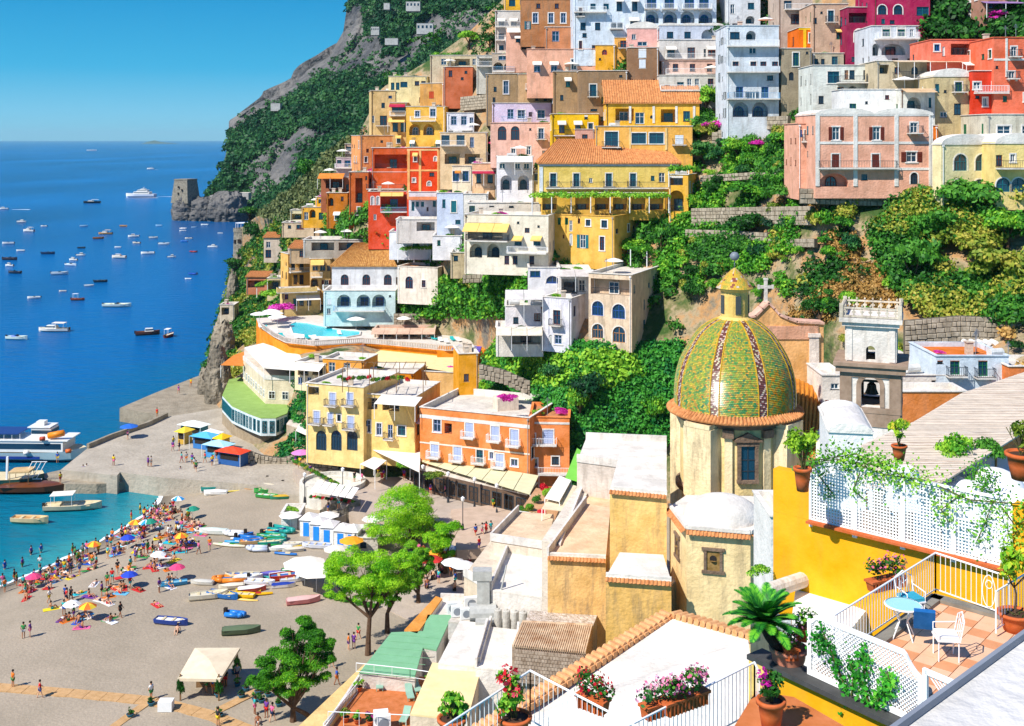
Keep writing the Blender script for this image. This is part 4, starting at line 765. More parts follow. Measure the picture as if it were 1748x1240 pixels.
def bush(u,v,w_px,h_px,g,label,S=None,z=None,cat='shrub',name='shrub',grp=None):
    S=S or hs_(u,v);p=P(u,v,S) if z is None else G(u,v,z)
    if z is not None: S=p.y/F
    t=thing(name,label,cat,p,random.uniform(0,6),grp,me=bush_mesh(g,random.randrange(5)));t.scale=(w_px*S*.62,w_px*S*.62,h_px*S*1.05);return t
CV=lambda n,poly,N,size,g,**k: cover(n,HILLD,poly,N,size,g,**k)
CV('ravine_ivy',[(830,605),(870,580),(1085,592),(1165,585),(1172,700),(1135,765),(1000,785),(1060,830),(970,830),(972,720),(880,690),(822,650)],90000,.34,G_IVY,th=.2,nsc=.3,lift=.8,csz=1.0)
CV('ravine_hedge',[(835,610),(855,580),(900,604),(1080,606),(1090,640),(1040,660),(900,660),(850,640)],16000,.45,G_BR,th=.38,nsc=.3,lift=1.0,csz=1.4,seed=4)
CV('ravine_dark_creeper',[(1085,600),(1165,590),(1172,700),(1110,720),(1090,680)],16000,.3,G_BL,th=.1,lift=.5,csz=.5)
CV('garden_shrubbery',[(675,500),(770,478),(900,470),(905,520),(870,545),(700,545)],22000,.45,G_BR,th=.36,nsc=.25,lift=1.5,csz=1.5,seed=6)
CV('hotel_hedge',[(820,655),(900,690),(930,720),(900,735),(830,690)],7000,.35,G_BR,th=.2,lift=1,csz=.9)
CV('terraced_slope_scrub',[(1170,190),(1250,200),(1370,200),(1375,330),(1340,480),(1330,600),(1150,560),(1120,440),(1170,340)],46000,.36,G_DK,th=.49,nsc=.12,lift=1.2,csz=1.3,seed=8)
CV('terraced_slope_bright_scrub',[(1170,200),(1375,210),(1370,330),(1330,600),(1150,560),(1120,440),(1170,340)],26000,.33,G_BR,th=.53,nsc=.16,lift=1.3,csz=1.1,seed=18)
CV('dry_grass',[(1330,340),(1480,335),(1560,400),(1530,520),(1440,600),(1340,560),(1310,430)],14000,.28,G_DRY,th=.5,nsc=.2,lift=.6,csz=.8,seed=28)
CV('dry_slope_scrub',[(1330,340),(1480,335),(1560,400),(1530,520),(1440,640),(1340,560),(1310,430)],5000,.34,G_YL,th=.57,nsc=.2,lift=.8,csz=1.1,seed=38)
CV('dry_slope_green_scrub',[(1330,340),(1480,335),(1560,400),(1530,520),(1440,640),(1340,560),(1310,430)],4000,.34,G_DK,th=.58,nsc=.2,lift=.8,csz=1.1,seed=48)
CV('cliff_thicket',[(1480,335),(1760,330),(1800,540),(1640,560),(1540,500),(1500,430)],80000,.36,G_DK,th=.40,nsc=.12,lift=2.5,csz=1.7,seed=58)
CV('cliff_thicket_light',[(1480,335),(1760,330),(1800,560),(1640,580),(1540,500),(1500,430)],60000,.34,G_YL,th=.47,nsc=.14,lift=3,csz=1.6,seed=68)
CV('cliff_foot_grass',[(1540,530),(1760,560),(1760,640),(1600,600),(1480,600)],9000,.4,G_DRY,th=.44,nsc=.2,lift=.8,csz=1,seed=78)
CV('hilltop_thicket',[(1590,-60),(1780,-60),(1780,66),(1620,66),(1580,60)],26000,.6,G_DK,th=.3,nsc=.12,lift=2,csz=2,seed=88)
CV('seaward_garden',[(380,520),(400,440),(470,380),(520,330),(560,350),(520,400),(470,470),(500,520),(430,560),(375,640),(350,640)],40000,.6,G_DK,th=.40,nsc=.12,lift=1,csz=1.4,seed=98)
CV('seaward_garden_bright',[(380,520),(400,440),(470,380),(520,330),(560,350),(520,400),(470,470),(500,520),(430,560),(375,640)],22000,.5,G_YL,th=.46,nsc=.14,lift=1.3,csz=1.2,seed=108)
CV('olive_scrub',[(440,370),(500,330),(560,270),(600,240),(600,290),(540,340),(500,380)],16000,.7,leafmat('olive_foliage','4a5a30','86905a','b0a868'),th=.3,lift=1.5,csz=2,seed=118)
CV('upper_gardens',[(560,330),(700,300),(700,420),(560,410)],9000,.5,G_DK,th=.46,nsc=.15,lift=1.5,csz=1.5,seed=128)
CV('promontory_creeper',[(540,600),(650,620),(640,670),(540,660),(525,790),(470,795),(500,640)],9000,.35,G_IVY,th=.38,nsc=.2,lift=.3,csz=.7,seed=139)
CV('pier_cliff_creeper',[(385,560),(440,545),(450,600),(400,660),(350,640)],9000,.45,G_YL,th=.45,nsc=.2,lift=.6,csz=.9,seed=138)
CV('town_gaps_planting',[(640,100),(860,0),(1748,0),(1748,200),(1380,200),(1180,330),(900,420),(700,440),(600,300)],30000,.45,G_DK,th=.5,nsc=.1,lift=.4,csz=1.0,seed=148)
CV('centre_planting',[(560,400),(1150,340),(1160,480),(1120,560),(900,520),(640,470)],14000,.5,G_DK,th=.47,nsc=.12,lift=.8,csz=1.2,seed=158)
for u,v,w_,h_,g,lb in [(800,82,34,30,G_BR,'bright round tree on the terrace at the headland side'),(835,84,30,24,G_DK,'darker tree beside the bright round terrace tree'),(1004,84,52,34,G_BR,'broad green tree under the big hotel'),(1228,72,36,34,G_DK,'dark tree beside the stone alley at the top'),
  (1206,196,38,48,G_BR,'green tree right of the terracotta roofed yellow house'),(1382,168,42,40,G_BR,'bright round tree beside the long white house'),(1200,282,44,40,G_BL,'blue-green shrub tree right of the amber house'),(1262,280,50,44,G_BR,'light green tree among the terrace gardens'),(1335,262,44,36,G_BR,'bright tree near the pink side wing'),
  (1284,408,58,44,G_DK,'dense round tree on the stone terraces'),(1285,345,80,34,G_BR,'wide low tree under the terrace wall'),(1340,350,58,34,G_DK,'dark rounded tree left of the palazzo foot'),(1560,500,76,90,G_DK,'tall dark holm oak on the cliff'),(1660,380,90,70,G_DK,'large dark tree under the cream villa'),
  (1700,500,90,76,G_YL,'broad yellow-green tree at the right cliff edge'),(1600,430,80,70,G_DK,'dense tree in the middle of the cliff'),(1720,420,70,60,G_BR,'bright tree at the right picture edge'),(1614,560,44,38,G_DK,'dark bush tree above the bare stone wall'),
  (1400,560,60,50,G_DK,'dark shrub tree behind the bell tower'),(530,315,44,42,G_DK,'round dark green pine on the headland side'),(835,148,36,28,G_DK,'dark tree behind the brick red house'),(640,370,30,30,G_BR,'small bright tree under the red house'),(668,385,40,36,G_BR,'lemon tree beside the grey canvas shades'),
  (425,378,32,26,G_DK,'umbrella pine behind the round tower'),(440,420,40,40,G_DK,'pine tree clinging beside the round tower'),(402,470,40,28,G_DK,'leaning pine above the sea cliff'),(505,410,30,30,G_BL,'blue-green tree between the garden cottages'),
  (770,520,40,50,G_BR,'bright garden tree left of the white pergola'),(810,505,44,36,G_YL,'yellow-green tree in the garden'),(852,520,44,40,G_BR,'leafy tree beside the white terrace'),(700,532,40,36,G_BR,'fig tree below the beige wing'),(990,720,40,60,G_BR,'pale green tree in the ravine'),(1005,700,56,60,G_BL,'grey-green tree hanging in the ravine'),
  (945,660,50,40,G_BL,'dark green tree above the ravine'),(880,640,44,40,G_BR,'bright tree at the top of the ravine'),(1120,730,40,50,G_BR,'light creeper tree next to the dome'),(1130,440,40,50,G_DK,'tall dark tree right of the lower yellow house'),(1080,435,40,28,G_BR,'small vine tree beside the yellow house'),
  (1540,60,40,30,G_DK,'dark tree behind the white arched villa'),(1440,400,34,30,G_BR,'agave and bush clump on the dry rocks'),(1500,350,30,24,G_BR,'bright bush at the palazzo foot')]:
    tree(u,v,w_,h_,g,lb)
bush(1240,222,62,16,G_MAG,'magenta bougainvillea hedge below the tall white house');bush(1300,252,40,12,G_MAG,'thin magenta bougainvillea left of the palazzo');bush(862,196,40,18,G_MAG,'magenta bougainvillea on the lavender house');bush(856,258,46,18,G_PNK,'pink-red bougainvillea above the white tower house')
bush(652,305,40,16,G_MAG,'magenta bougainvillea on the dark red terrace',S=.129);bush(625,303,26,10,G_BR,'green creeper left of the bougainvillea',S=.129);bush(685,318,26,40,G_BR,'green creeper hanging right of the bougainvillea',S=.1285);bush(475,535,44,16,G_MAG,'magenta flower bed above the pool terrace',S=.123)
bush(1700,40,60,18,G_MAG,'purple bougainvillea at the top right terrace');bush(865,688,34,14,G_MAG,'purple flowers on the orange hotel roof',S=.083);bush(765,205,30,20,G_RED,'red and purple flowers at the golden arches',S=.133)
bush(470,508,50,14,G_BR,'bright lawn patch on the cottage terrace',S=.13);bush(935,828,12,12,G_PNK,'pink flower bush at the end of the restaurant')
for i in range(150):
    k=i % 3;u,v=(random.uniform(1165,1340),random.uniform(215,560)) if k < 2 else (random.uniform(1330,1740),random.uniform(345,620));w_=random.uniform(10,36)
    if 1150 < u < 1350 and v > 520: continue
    bush(u,v,w_,w_*random.uniform(.6,1.1),random.choice((G_DK,G_BR,G_BR,G_YL,G_BL)),random.choice(('rounded shrub on the rocky slope','leafy bush clinging to the slope','scrubby bush among the terraces')),grp='shrubs on the rocky slope')
# stone retaining walls, each with its own courses
def stonewall(label,pts,h_px,S=None,cat='wall',name='stone_wall',thick=.6,m=None,sb=.55):
    """pts: photo points along the wall's top"""
    base=[P(u,v,(S or hs_(u,v+h_px))*.995) for u,v in pts];t=thing(name,label,cat,base[0]-Vector((0,0,2)))
    core=MB();st=MB();o=base[0]-Vector((0,0,2))
    for a,b_ in zip(base[:-1],base[1:]):
        a,c=a-o,b_-o;d=Vector((c.x-a.x,c.y-a.y,0));L=d.length;e=d/L;n=Vector((e.y,-e.x,0));hh=h_px*(a.y+o.y)/F
        core.add([a,c,c+Vector((0,0,-hh)),a+Vector((0,0,-hh)),a-n*thick,c-n*thick,c-n*thick+Vector((0,0,-hh)),a-n*thick+Vector((0,0,-hh))],[(0,3,2,1),(0,1,5,4),(4,5,6,7),(0,4,7,3),(1,2,6,5)])
        rows=max(1,int(hh/sb));rh=hh/rows
        for r in range(rows):
            x=0
            while x < L-.05:
                w_=min(L-x,random.uniform(.6,1.5)*sb*1.4);z=a.z+(c.z-a.z)*(x+w_/2)/L-rh*(r+.5);q=random.uniform(.05,.16);p=a+e*(x+w_/2);i=.05
                V=[Vector((p.x,p.y,0))+e*sx*(w_/2-(.03 if f else i*1.6))+n*(.0 if f else q)+Vector((0,0,z+sy*(rh/2-(.03 if f else i*1.6)))) for f in (1,0) for sx,sy in ((-1,-1),(1,-1),(1,1),(-1,1))]
                st.add(V,[(0,1,5,4),(1,2,6,5),(2,3,7,6),(3,0,4,7),(4,5,6,7)]);x += w_
    ob('wall_core',core.mesh('wall_core',mat('mortar','6a6255',.95,.2,1)),t);q=ob('stone',st.mesh('stone',m or mat('wall_stones','b8ac98',.95,0,1.2,.2,.1,col2='857a68')),t);q['kind']='stuff';return t
stonewall('grey stone retaining wall behind the pool sunbeds',[(672,536),(720,536),(790,540),(846,545)],34,S=.1155)
stonewall('stone retaining wall above the orange hotel',[(818,622),(860,632),(905,652)],24,S=.088)
stonewall('long terrace wall left of the palazzo foot',[(1195,300),(1290,294),(1368,298)],12);stonewall('rubble terrace wall with fence on the slope',[(1180,356),(1270,354),(1385,352)],30)
stonewall('low terrace wall in the middle of the slope',[(1170,392),(1250,394),(1310,398)],14);stonewall('beige terrace wall over the dry rocks',[(1312,408),(1390,408)],14)
stonewall('stone base wall under the pink palazzo',[(1366,322),(1480,326),(1596,325)],26,S=.0806)
stonewall('long stone parapet under the palazzo gardens',[(1395,334),(1500,330),(1600,332)],12);stonewall('bare stone wall at the foot of the right cliff',[(1545,548),(1640,540),(1760,545)],60,S=.067)
stonewall('stone wall below the tall white house',[(1215,228),(1290,200),(1345,198)],22);stonewall('rough stone wall beneath the brick red house',[(786,166),(842,160)],24)
stonewall('upper garden wall above the white block',[(790,470),(905,465)],14,S=.102)
# round tower
t=thing('watch_tower','round grey stone watchtower above the sea cliff','tower',P(415,446,.2));b=MB();s_=.2
b.lathe([(18*s_,-4),(17*s_,0),(15.6*s_,10),(16.4*s_,10),(16.4*s_,11.3),(15*s_,11.3),(15*s_,10.4),(0,10.4)],28);ob('wall',b.mesh('wall',mat('tower_stone','9a9484',.95,0,.9,.3,.1,col2='6f6a5e',bump=.8,bscale=2)),t)
for a,z in ((-1.75,6.5),(-1.7,3.2),(-2.3,6.3)):
    x,y=math.cos(a),math.sin(a);b=MB();b.box((0,0,.6),(1,.3,1.2));q=ob('window',b.mesh('window',darkin),t,(x*16.6*s_,y*16.6*s_,z),a+PI/2)
b=MB();
for i in range(6): a=2*PI*i/6;b.bar((2.5*math.cos(a),2.5*math.sin(a),10.4),(2.5*math.cos(a),2.5*math.sin(a),13),.08)
b.lathe([(2.7,13),(2.7,13.1),(0,13.1)],6);ob('pergola',b.mesh('pergola',metal_w),t)
# square tower on its rock
s_=.4;c0=P(317,339,s_);t=thing('coastal_tower','square sloping stone tower on a rock in the sea','tower',c0,R_(-22));b=MB()
hw,ht,hh=7.0,5.3,12.5;b.add([(-hw,-hw,-3),(hw,-hw,-3),(hw,hw,-3),(-hw,hw,-3),(-ht,-ht,hh),(ht,-ht,hh),(ht,ht,hh),(-ht,ht,hh)],[(0,1,5,4),(1,2,6,5),(2,3,7,6),(3,0,4,7),(4,5,6,7)]);b.box((0,0,hh+.4),(2*ht+.5,2*ht+.5,.9))
ob('wall',b.mesh('wall',mat('tower_stone','9a9484')),t)
for x,z in ((-1,8),(-1,3.5),(2,6)): b=MB();b.box((x,-hw+.45*(z/3.2)*.42-.02,z),(.8,.4,1.5));ob('window',b.mesh('window',darkin),t)
def rock(name,u0,u1,v0,v1,S,seed,m=landm,n=34,dep=1.0):
    b=MB();c=P((u0+u1)/2,v1,S);W_,H_=(u1-u0)*S,(v1-v0)*S;th=np.linspace(0,2*PI,n*2,endpoint=False);hs2=np.linspace(0,1,n);T,Hh=np.meshgrid(th,hs2);prof=np.sqrt(np.clip(1-(Hh*.96)**3.5,0,1))
    X=np.stack([c.x+np.cos(T)*W_/2*prof,c.y+np.sin(T)*W_/2*dep*prof,c.z-2+Hh*(H_+2)],2).reshape(-1,3);d=fbm(X*(6/W_),5,seed,True)-.5;ctr=np.array([c.x,c.y,0]);rad=X-ctr;rad[:,2]=0;rad /= np.linalg.norm(rad,axis=1)[:,None]+1e-6
    X=X+rad*(d*W_*.28*prof.ravel())[:,None]+np.array([0,0,1])*(d*H_*.3*(Hh.ravel() > .4))[:,None];k=n*2;a=(np.arange(n-1)[:,None]*k+np.arange(k)[None]);b2=(np.arange(n-1)[:,None]*k+(np.arange(k)[None]+1) % k)
    return ob(name,npmesh(name,X,np.stack([a,b2,b2+k,a+k],2).reshape(-1,4),m),kind='structure')
rock('tower_rock',296,338,334,376,.4,5);rock('headland_point_rock',326,372,338,376,.398,6);rock('headland_shore_rock',358,420,330,378,.396,7)
for i,(a,b_,c,d,S) in enumerate([(338,366,632,692,.121),(352,392,600,700,.117),(360,400,556,640,.135),(372,398,530,570,.16),(388,408,470,540,.18),(396,420,440,500,.195)]): rock('sea_cliff_rock',a,b_,c,d,S,20+i,mat('cliff_rock','a89c88'))
# far houses on the headland
for u,v,w_,h_,k in [(705,8,24,10,0),(725,46,28,12,1),(640,50,14,8,0),(668,68,22,5,0),(470,180,16,7,0),(385,332,18,5,0),(415,332,18,5,1),(365,340,14,12,1),(660,8,10,5,0)]:
    s_=float(LAND(u,v)[0])*.985;Hs=House.__new__(House);lb='small white villa on the dark headland';Z(0,0,1)
    House(lb,u-w_/2,u+w_/2,v-h_/2,v+h_/2,'c4c2bc','w %s %g %g %g k' % (','.join(str(u-w_/2+w_*(i+.5)/4) for i in range(4)),v,w_*.12,h_*.4) if h_ > 7 else '',S=s_,d=9,ext=3,name='villa',stain=.1,far=True)
# ---------------- seafront hotels ----------------
def polyroom(label,px,z,h,col,wins=(),roof=None,wcol='t',name='building',cat='building',rim=None,wh=1.5,ww=.9,gap=.35,wz=.6,stain=.2,par=None,lvl=1,rise=0):
    """building whose roof outline is seen at px, at height z; wins = wall numbers that carry a row of windows"""
    pts=[G(u,v,z) for u,v in px];o=pts[0]-Vector((0,0,h));t=thing(name,label,cat,o);L=[(p.x-o.x,p.y-o.y) for p in pts];n=len(L)
    b=MB();wm=stucco(col,stain)
    for i in range(n):
        a,c=L[i],L[(i+1) % n];b.add([(a[0],a[1],0),(c[0],c[1],0),(c[0],c[1],h),(a[0],a[1],h)],[(0,1,2,3)])
    ob('wall',b.mesh('wall',wm),t)
    b=MB();b.prism(L,h-.02,h+.14)
    ob('roof',b.mesh('roof',roof or stucco('ded2c4',.2)),t)
    if par:
        for i in par:
            a,c=Vector((*L[i],h)),Vector((*L[(i+1) % n],h));d=c-a;b=MB();b.box((a+c)/2+Vector((0,0,.5)),(d.length,.2,.8),math.atan2(d.y,d.x));ob('parapet',b.mesh('parapet',stucco('e6e0d8',.2)),t)
    for i in wins:
        a,c=Vector((*L[i],0)),Vector((*L[(i+1) % n],0));d=c-a;W_=d.length;k=max(1,int(W_/(ww+gap)));rz=math.atan2(d.y,d.x);nrm=Vector((d.y,-d.x,0)).normalized()
        if nrm.dot(-o) < 0: nrm=-nrm;rz += PI
        for q in range(k):
            for lv in range(lvl):
                p=a+d*((q+.5)/k)+nrm*.04+Vector((0,0,wz+lv*h/lvl));wm_,pm,sh=win_mesh('w',q_(ww),q_(wh),wcol,'');w1=ob('window',wm_,t,p,rz);ob('pane',pm,w1)
    return t
gg=lambda L: [(cx_(x),cy_(y)) for x,y in L]
Z(360,560,3.875)
deck=[(320,-10),(420,60),(500,98),(690,118),(1000,100),(1120,108),(1560,150),(1760,150),(1700,60),(1500,20),(700,-80),(300,-60)]
polyroom('pool terrace on a tall orange retaining wall',gg(deck),17,7,'f0912c',roof=mat('pool_deck','d8cfc4',.85,.1,1,.1),name='pool_terrace',cat='terrace',stain=.1)
b=MB();
for (x0,y0),(x1,y1) in zip(deck[:7],deck[1:8]):
    a,c=G(cx_(x0),cy_(y0),17.15),G(cx_(x1),cy_(y1),17.15);d=c-a;k=max(2,int(d.length/.35));rz=math.atan2(d.y,d.x);b.box((a+c)/2+Vector((0,0,.85)),(d.length,.22,.14),rz);b.box((a+c)/2+Vector((0,0,.06)),(d.length,.3,.16),rz)
    for i in range(k): b.box(a+d*((i+.5)/k)+Vector((0,0,.46)),(.14,.14,.66),rz)
thing('balustrade','long stone balustrade round the pool terrace rim','balustrade',me=b.mesh('balustrade',stucco('d0c4b8',.3)))
pool=gg([(520,-20),(560,-35),(640,-30),(820,10),(990,25),(985,50),(900,65),(700,62),(540,40)])
t=thing('swimming_pool','turquoise kidney-shaped swimming pool on the hotel terrace','pool',G(*pool[0],17.2));o=t.location;b=MB();b.prism([(G(u,v,17.2)-o).to_2d()[:] for u,v in pool],0,.05);ob('water',b.mesh('water',mat('pool_water','38d8e8',.12,.12,1.2,spec=.6,bump=.15,bscale=3)),t)
b=MB();pp=[(G(u,v,17.2)-o) for u,v in pool];[b.bar(p+Vector((0,0,.06)),q+Vector((0,0,.06)),.18) for p,q in zip(pp,pp[1:]+pp[:1])];ob('coping',b.mesh('coping',stucco('ece4da',.1)),t)
b=MB();pl=gg([(1590,140),(1640,115),(1790,125),(1780,160),(1700,165)]);o=G(*pl[0],17.2);t=thing('plunge_pool','small deep blue plunge pool at the end of the terrace','pool',o);b.prism([(G(u,v,17.2)-o).to_2d()[:] for u,v in pl],0,.08);ob('water',b.mesh('water',mat('blue_pool','2a30c8',.2,.1)),t);b=MB();b.box((2,1.5,-1.2),(9,5,2.3));ob('basin',b.mesh('basin',stucco('f0912c',.1)),t)
# awning building between cliff and arcaded hotel
polyroom('white-awning hotel wing with open balconies over the promenade',gg([(215,215),(360,345),(625,355),(640,250),(480,200),(330,120),(230,130)]),12.6,9,'e4d4b8',wins=(0,1),wcol='w',wh=1.4,ww=1.1,gap=.9,wz=1.2,lvl=2,par=(0,1))
def canopy(label,px,z,m,posts=2.4,th=.08,strips=0,name='awning',cat='awning',dz=None):
    pts=[G(u,v,z+(dz[i] if dz else 0)) for i,(u,v) in enumerate(px)];o=pts[0].copy();o.z -= posts;t=thing(name,label,cat,o);b=MB()
    if strips and len(pts) == 4:
        for i in range(strips):
            f0,f1=(i+.02)/strips,(i+.98)/strips;q=[pts[0].lerp(pts[1],f0),pts[0].lerp(pts[1],f1),pts[3].lerp(pts[2],f1),pts[3].lerp(pts[2],f0)];k=MB();k.slab([p-o for p in q],th);ob('canvas_panel',k.mesh('canvas_panel',m),t)
    else: b.slab([p-o for p in pts],th);ob('canvas',b.mesh('canvas',m),t)
    if posts:
        for p in pts: b=MB();q=p-o;b.bar((q.x,q.y,q.z-th),(q.x,q.y,q.z-posts),.06);ob('post',b.mesh('post',metal_w),t)
    return t
canopy('long slatted white awning above the hotel balconies',gg([(222,130),(350,265),(620,285),(735,235)])+[],15,awnw,2.4)
canopy('white pleated awning strip by the cliff',gg([(222,130),(345,100),(735,225),(350,262)]),15.1,awnw,0,strips=8)
H('orange and cream hotel tier between the pool wall and the awnings',740,1010,215,380,'f0a850','w 800,900 260 50 60 w; w 800,900 330 50 50 k',S=.1015,yaw=16,d=6,stain=.2)
H('cream hotel storey with shaded balconies under the pool wall',555,760,235,380,'f2deb6','G 610 290 80 50 wR; G 705 290 80 50 kR; w 590,650,710 350 30 44 l',S=.1005,yaw=20,d=6).awn(560,755,226,258,2)
canopy('pale slatted awning over the middle hotel terrace',gg([(640,255),(860,290),(900,250),(700,215)]),14.6,awnw,2.2,strips=7)
canopy('small tan awning beside the rooftop pergola',gg([(1180,335),(1330,345),(1350,305),(1210,295)]),14.3,awny,2.2,strips=4)
canopy('small orange sun sail at the cliff restaurant',gg([(65,245),(150,180),(225,155),(215,250)]),12,awno,2.4)
g_roof=mat('green_canvas','8fae5c',.85,.12,.6);
polyroom('green roofed seaside restaurant with teal window band',gg([(75,450),(140,520),(250,570),(330,600),(430,600),(505,570),(520,520),(410,475),(330,470),(200,330),(120,345)]),8.3,2.9,'d8e4e4',wins=(0,1,2,3,4,5),wcol='t',wh=1.9,ww=.9,gap=.15,wz=.5,roof=g_roof,name='restaurant',cat='restaurant')
polyroom('curved stone base under the green roofed restaurant',gg([(75,550),(140,620),(250,670),(330,700),(430,700),(520,660),(540,600),(430,560),(200,430),(120,445)]),5.2,3,'a89880',stain=.4,name='curved_wall',cat='stone wall')
polyroom('dark shaded terrace recess beside the green restaurant',gg([(500,640),(660,690),(680,600),(560,560)]),7.2,4,'b8a890',wins=(0,),wcol='k',wh=2,ww=1.6,wz=.3)
H('yellow arcaded hotel with lilac shutters and white balconies',630,1010,392,880,'f6d690','w 805,920 470 48 80 lcTB; w 700 590 44 76 lcTB; w 790 600 34 70 lcTB; w 848 596 28 46 kT; w 925 625 48 78 lcTB; G 680 415 80 60 wR; a 730,830,935 745 78 130 k',S=.0885,yaw=20,d=12,stain=.15,roof='flat')
H('right half of the yellow hotel with shaded loggias',1010,1350,455,872,'f6d084','G 1060 500 90 80 wR; G 1190 505 120 90 wR; w 1035 650 46 76 lT; w 1112 670 38 80 lT; w 1186 685 40 90 lB; w 1262 680 54 66 tT',S=.0872,yaw=16,d=11,stain=.15).awn(1130,1400,440,470,3,awnw)
H('orange upper storey of the yellow hotel behind the planted pergola',740,1340,300,400,'f0962c','w 800,880 350 50 50 k',S=.099,yaw=10,d=8,stain=.1,roof='flat')
canopy('large tan canvas roof above the hotel terrace',gg([(995,205),(1120,115),(1560,155),(1680,265),(1600,290),(1300,245)]),15.9,mat('tan_canvas','f2d8a0',.85,.08,1),0,.1)
H('beige screened terrace wall under the tan canvas roof',1330,1640,296,420,'ecbf80','',S=.099,yaw=14,d=6,stain=.15);H('amber yellow side building below the blue plunge pool',1640,1770,170,420,'f0a838','w 1690 330 30 50 n',S=.0915,d=7,yaw=-10,stain=.1)
t=thing('pergola','bare wooden pergola among potted plants on the hotel roof','pergola',P(cx_(1150),cy_(350),.0885));b=MB()
for i in range(9): b.bar((-6+i*1.5,-2.5,2.4),(-6+i*1.5,2.5,2.4),.05)
for y in (-2.5,2.5):
    b.bar((-6,y,2.3),(6,y,2.3),.06)
    for i in range(4): b.bar((-6+i*4,y,-1.2),(-6+i*4,y,2.3),.07)
ob('beams',b.mesh('beams',wood),t)
for i,x in enumerate(range(850,1330,32)): bush(cx_(x),cy_(345+((i*37) % 20)),9,9,(G_BR,G_DK,G_RED,G_YL)[i % 4],'potted plant on the arcaded hotel roof edge',S=.0876,grp='plants along the hotel roof')
# orange hotel
Z(0,0,1)
OH=H('bright orange hotel with lilac shutters and white balconies',717,904,713,824,'f2945a','w 746 727 13 22 lT; w 801 734 14 24 lcTBW; w 845 740 14 24 lcTBW; w 878 747 15 26 lcTBW; w 742 768 14 24 lcTBW; w 781 774 14 24 lcTBW; w 819 779 13 22 tTBW; w 839 778 7 12 lT; w 853 786 14 22 lcTBW; w 878 790 12 13 lT; G 765 732 14 18 kR',S=.0885,yaw=22,d=14,stain=.08,parapet=.9,roof='flat').band(710,.5).band(755,.2,'f8e8d8')
H('rounded end bay of the orange hotel with stepped parapet',904,972,712,822,'f2945a','w 910 749 8 16 tTBW; w 936 746 16 24 lcTBW; w 911 790 11 14 lT; w 948 787 13 15 kT',S=.0855,yaw=4,d=9,stain=.08,roof='flatt').band(722,.3).balc(920,972,806,1.2,'white')
H('orange pergola corner of the hotel with flower boxes',717,770,712,740,'f8d8c8','',S=.0875,d=2,yaw=22).awn(716,772,706,716,2.4,mat('striped_pink','f0c0b4',.8),posts=True)
t=OH.root;p=OH.world(OH.W*.62,7,OH.Hh-.9);b=MB();b.box((0,0,.9),(3.2,2.6,1.8));b.lathe([(.9,1.8),(.7,2.3),(0,2.5)],12);thing('roof_pavilion','small white domed stair house on the orange hotel roof','stair house',p,.3,me=b.mesh('roof_pavilion',stucco('ead8c4',.2)))
# promenade restaurants: pale canopies over dark dining rooms
cpale=mat('pale_green_canvas','d8d4ac',.85,.08,1)
canopy('long pale canopy over the restaurant terraces',[(700,782),(905,844),(920,812),(716,778)],8.2,cpale,3.2,strips=8)
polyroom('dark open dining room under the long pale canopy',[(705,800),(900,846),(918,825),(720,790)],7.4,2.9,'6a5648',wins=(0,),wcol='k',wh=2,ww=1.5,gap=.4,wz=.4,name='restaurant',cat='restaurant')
canopy('wide white canvas roof left of the orange hotel',[(612,756),(716,806),(718,770),(640,745)],8.6,awnw,3.4)
b=MB();a,c=G(700,812,5),G(900,868,5);d=c-a;k=int(d.length/.3);rz=math.atan2(d.y,d.x)
for i in range(k): b.box(a+d*(i+.5)/k+Vector((0,0,.5)),(.05,.05,1),rz)
b.box((a+c)/2+Vector((0,0,1)),(d.length,.08,.08),rz);thing('railing','grey railing along the restaurant terraces','railing',me=b.mesh('railing',mat('grey_metal','8a9098',.5)))
for i,(u,v) in enumerate([(690,800),(745,818),(700,795)]): bush(u,v,34,12,(G_BR,G_YL,G_YL)[i],'climbing vine over the restaurant terrace edge',z=7.5)
stonewall('curved stone wall below the green restaurant',[(418,768),(445,778),(480,783),(520,772)],28,S=.0945);stonewall('long stepped stone wall up to the restaurants',[(520,790),(560,792),(600,806),(625,812)],20,S=.0895)
canopy('white parasol roof by the street kiosk',[(615,792),(640,802),(660,786),(638,780)],7.6,awnw,2.8)
polyroom('low stone arches under the arcaded hotel',[(545,752),(600,775),(640,770),(600,745)],7,3,'b8a078',wins=(0,),wcol='k',wh=2,ww=1.5)
canopy('cream awnings over the small street bar',[(505,735),(528,745),(532,730),(512,722)],7.4,awnw,2.4)
# round umbrella terrace
t=thing('round_terrace','round walled umbrella terrace beside the ramp','terrace',G(568,850,2.5));b=MB();b.lathe([(4.6,-1),(4.6,2.6),(4.2,2.6),(4.2,2.1),(0,2.1)],28,sx=1.05);ob('wall',b.mesh('wall',stucco('e0dcd0',.3)),t)
umb_w=mat('white_parasol','f4eee6',.8,.05,1)
for i in range(6): canopy('white rectangular parasol on the round terrace',[(530+i*12,838+i*2.2),(541+i*12,840+i*2.2),(553+i*12,822+i*2.2),(543+i*12,820+i*2.2)],6.8,umb_w,0)
flat('ramp',[(548,882),(560,892),(610,870),(600,856)],3.6,1.6,conc)
for (u0,v0,u1,v1) in ((560,892,612,862),(546,880,598,852)):
    a,c=G(u0,v0,3),G(u1,v1,4.6);d=c-a;b=MB();b.slab([a+Vector((0,0,.7)),c+Vector((0,0,.7)),c+Vector((.25,.25,.7)),a+Vector((.25,.25,.7))],2.2);thing('ramp_wall','grey ramp wall with pale edge beside the round terrace','wall',me=b.mesh('ramp_wall',stonew))
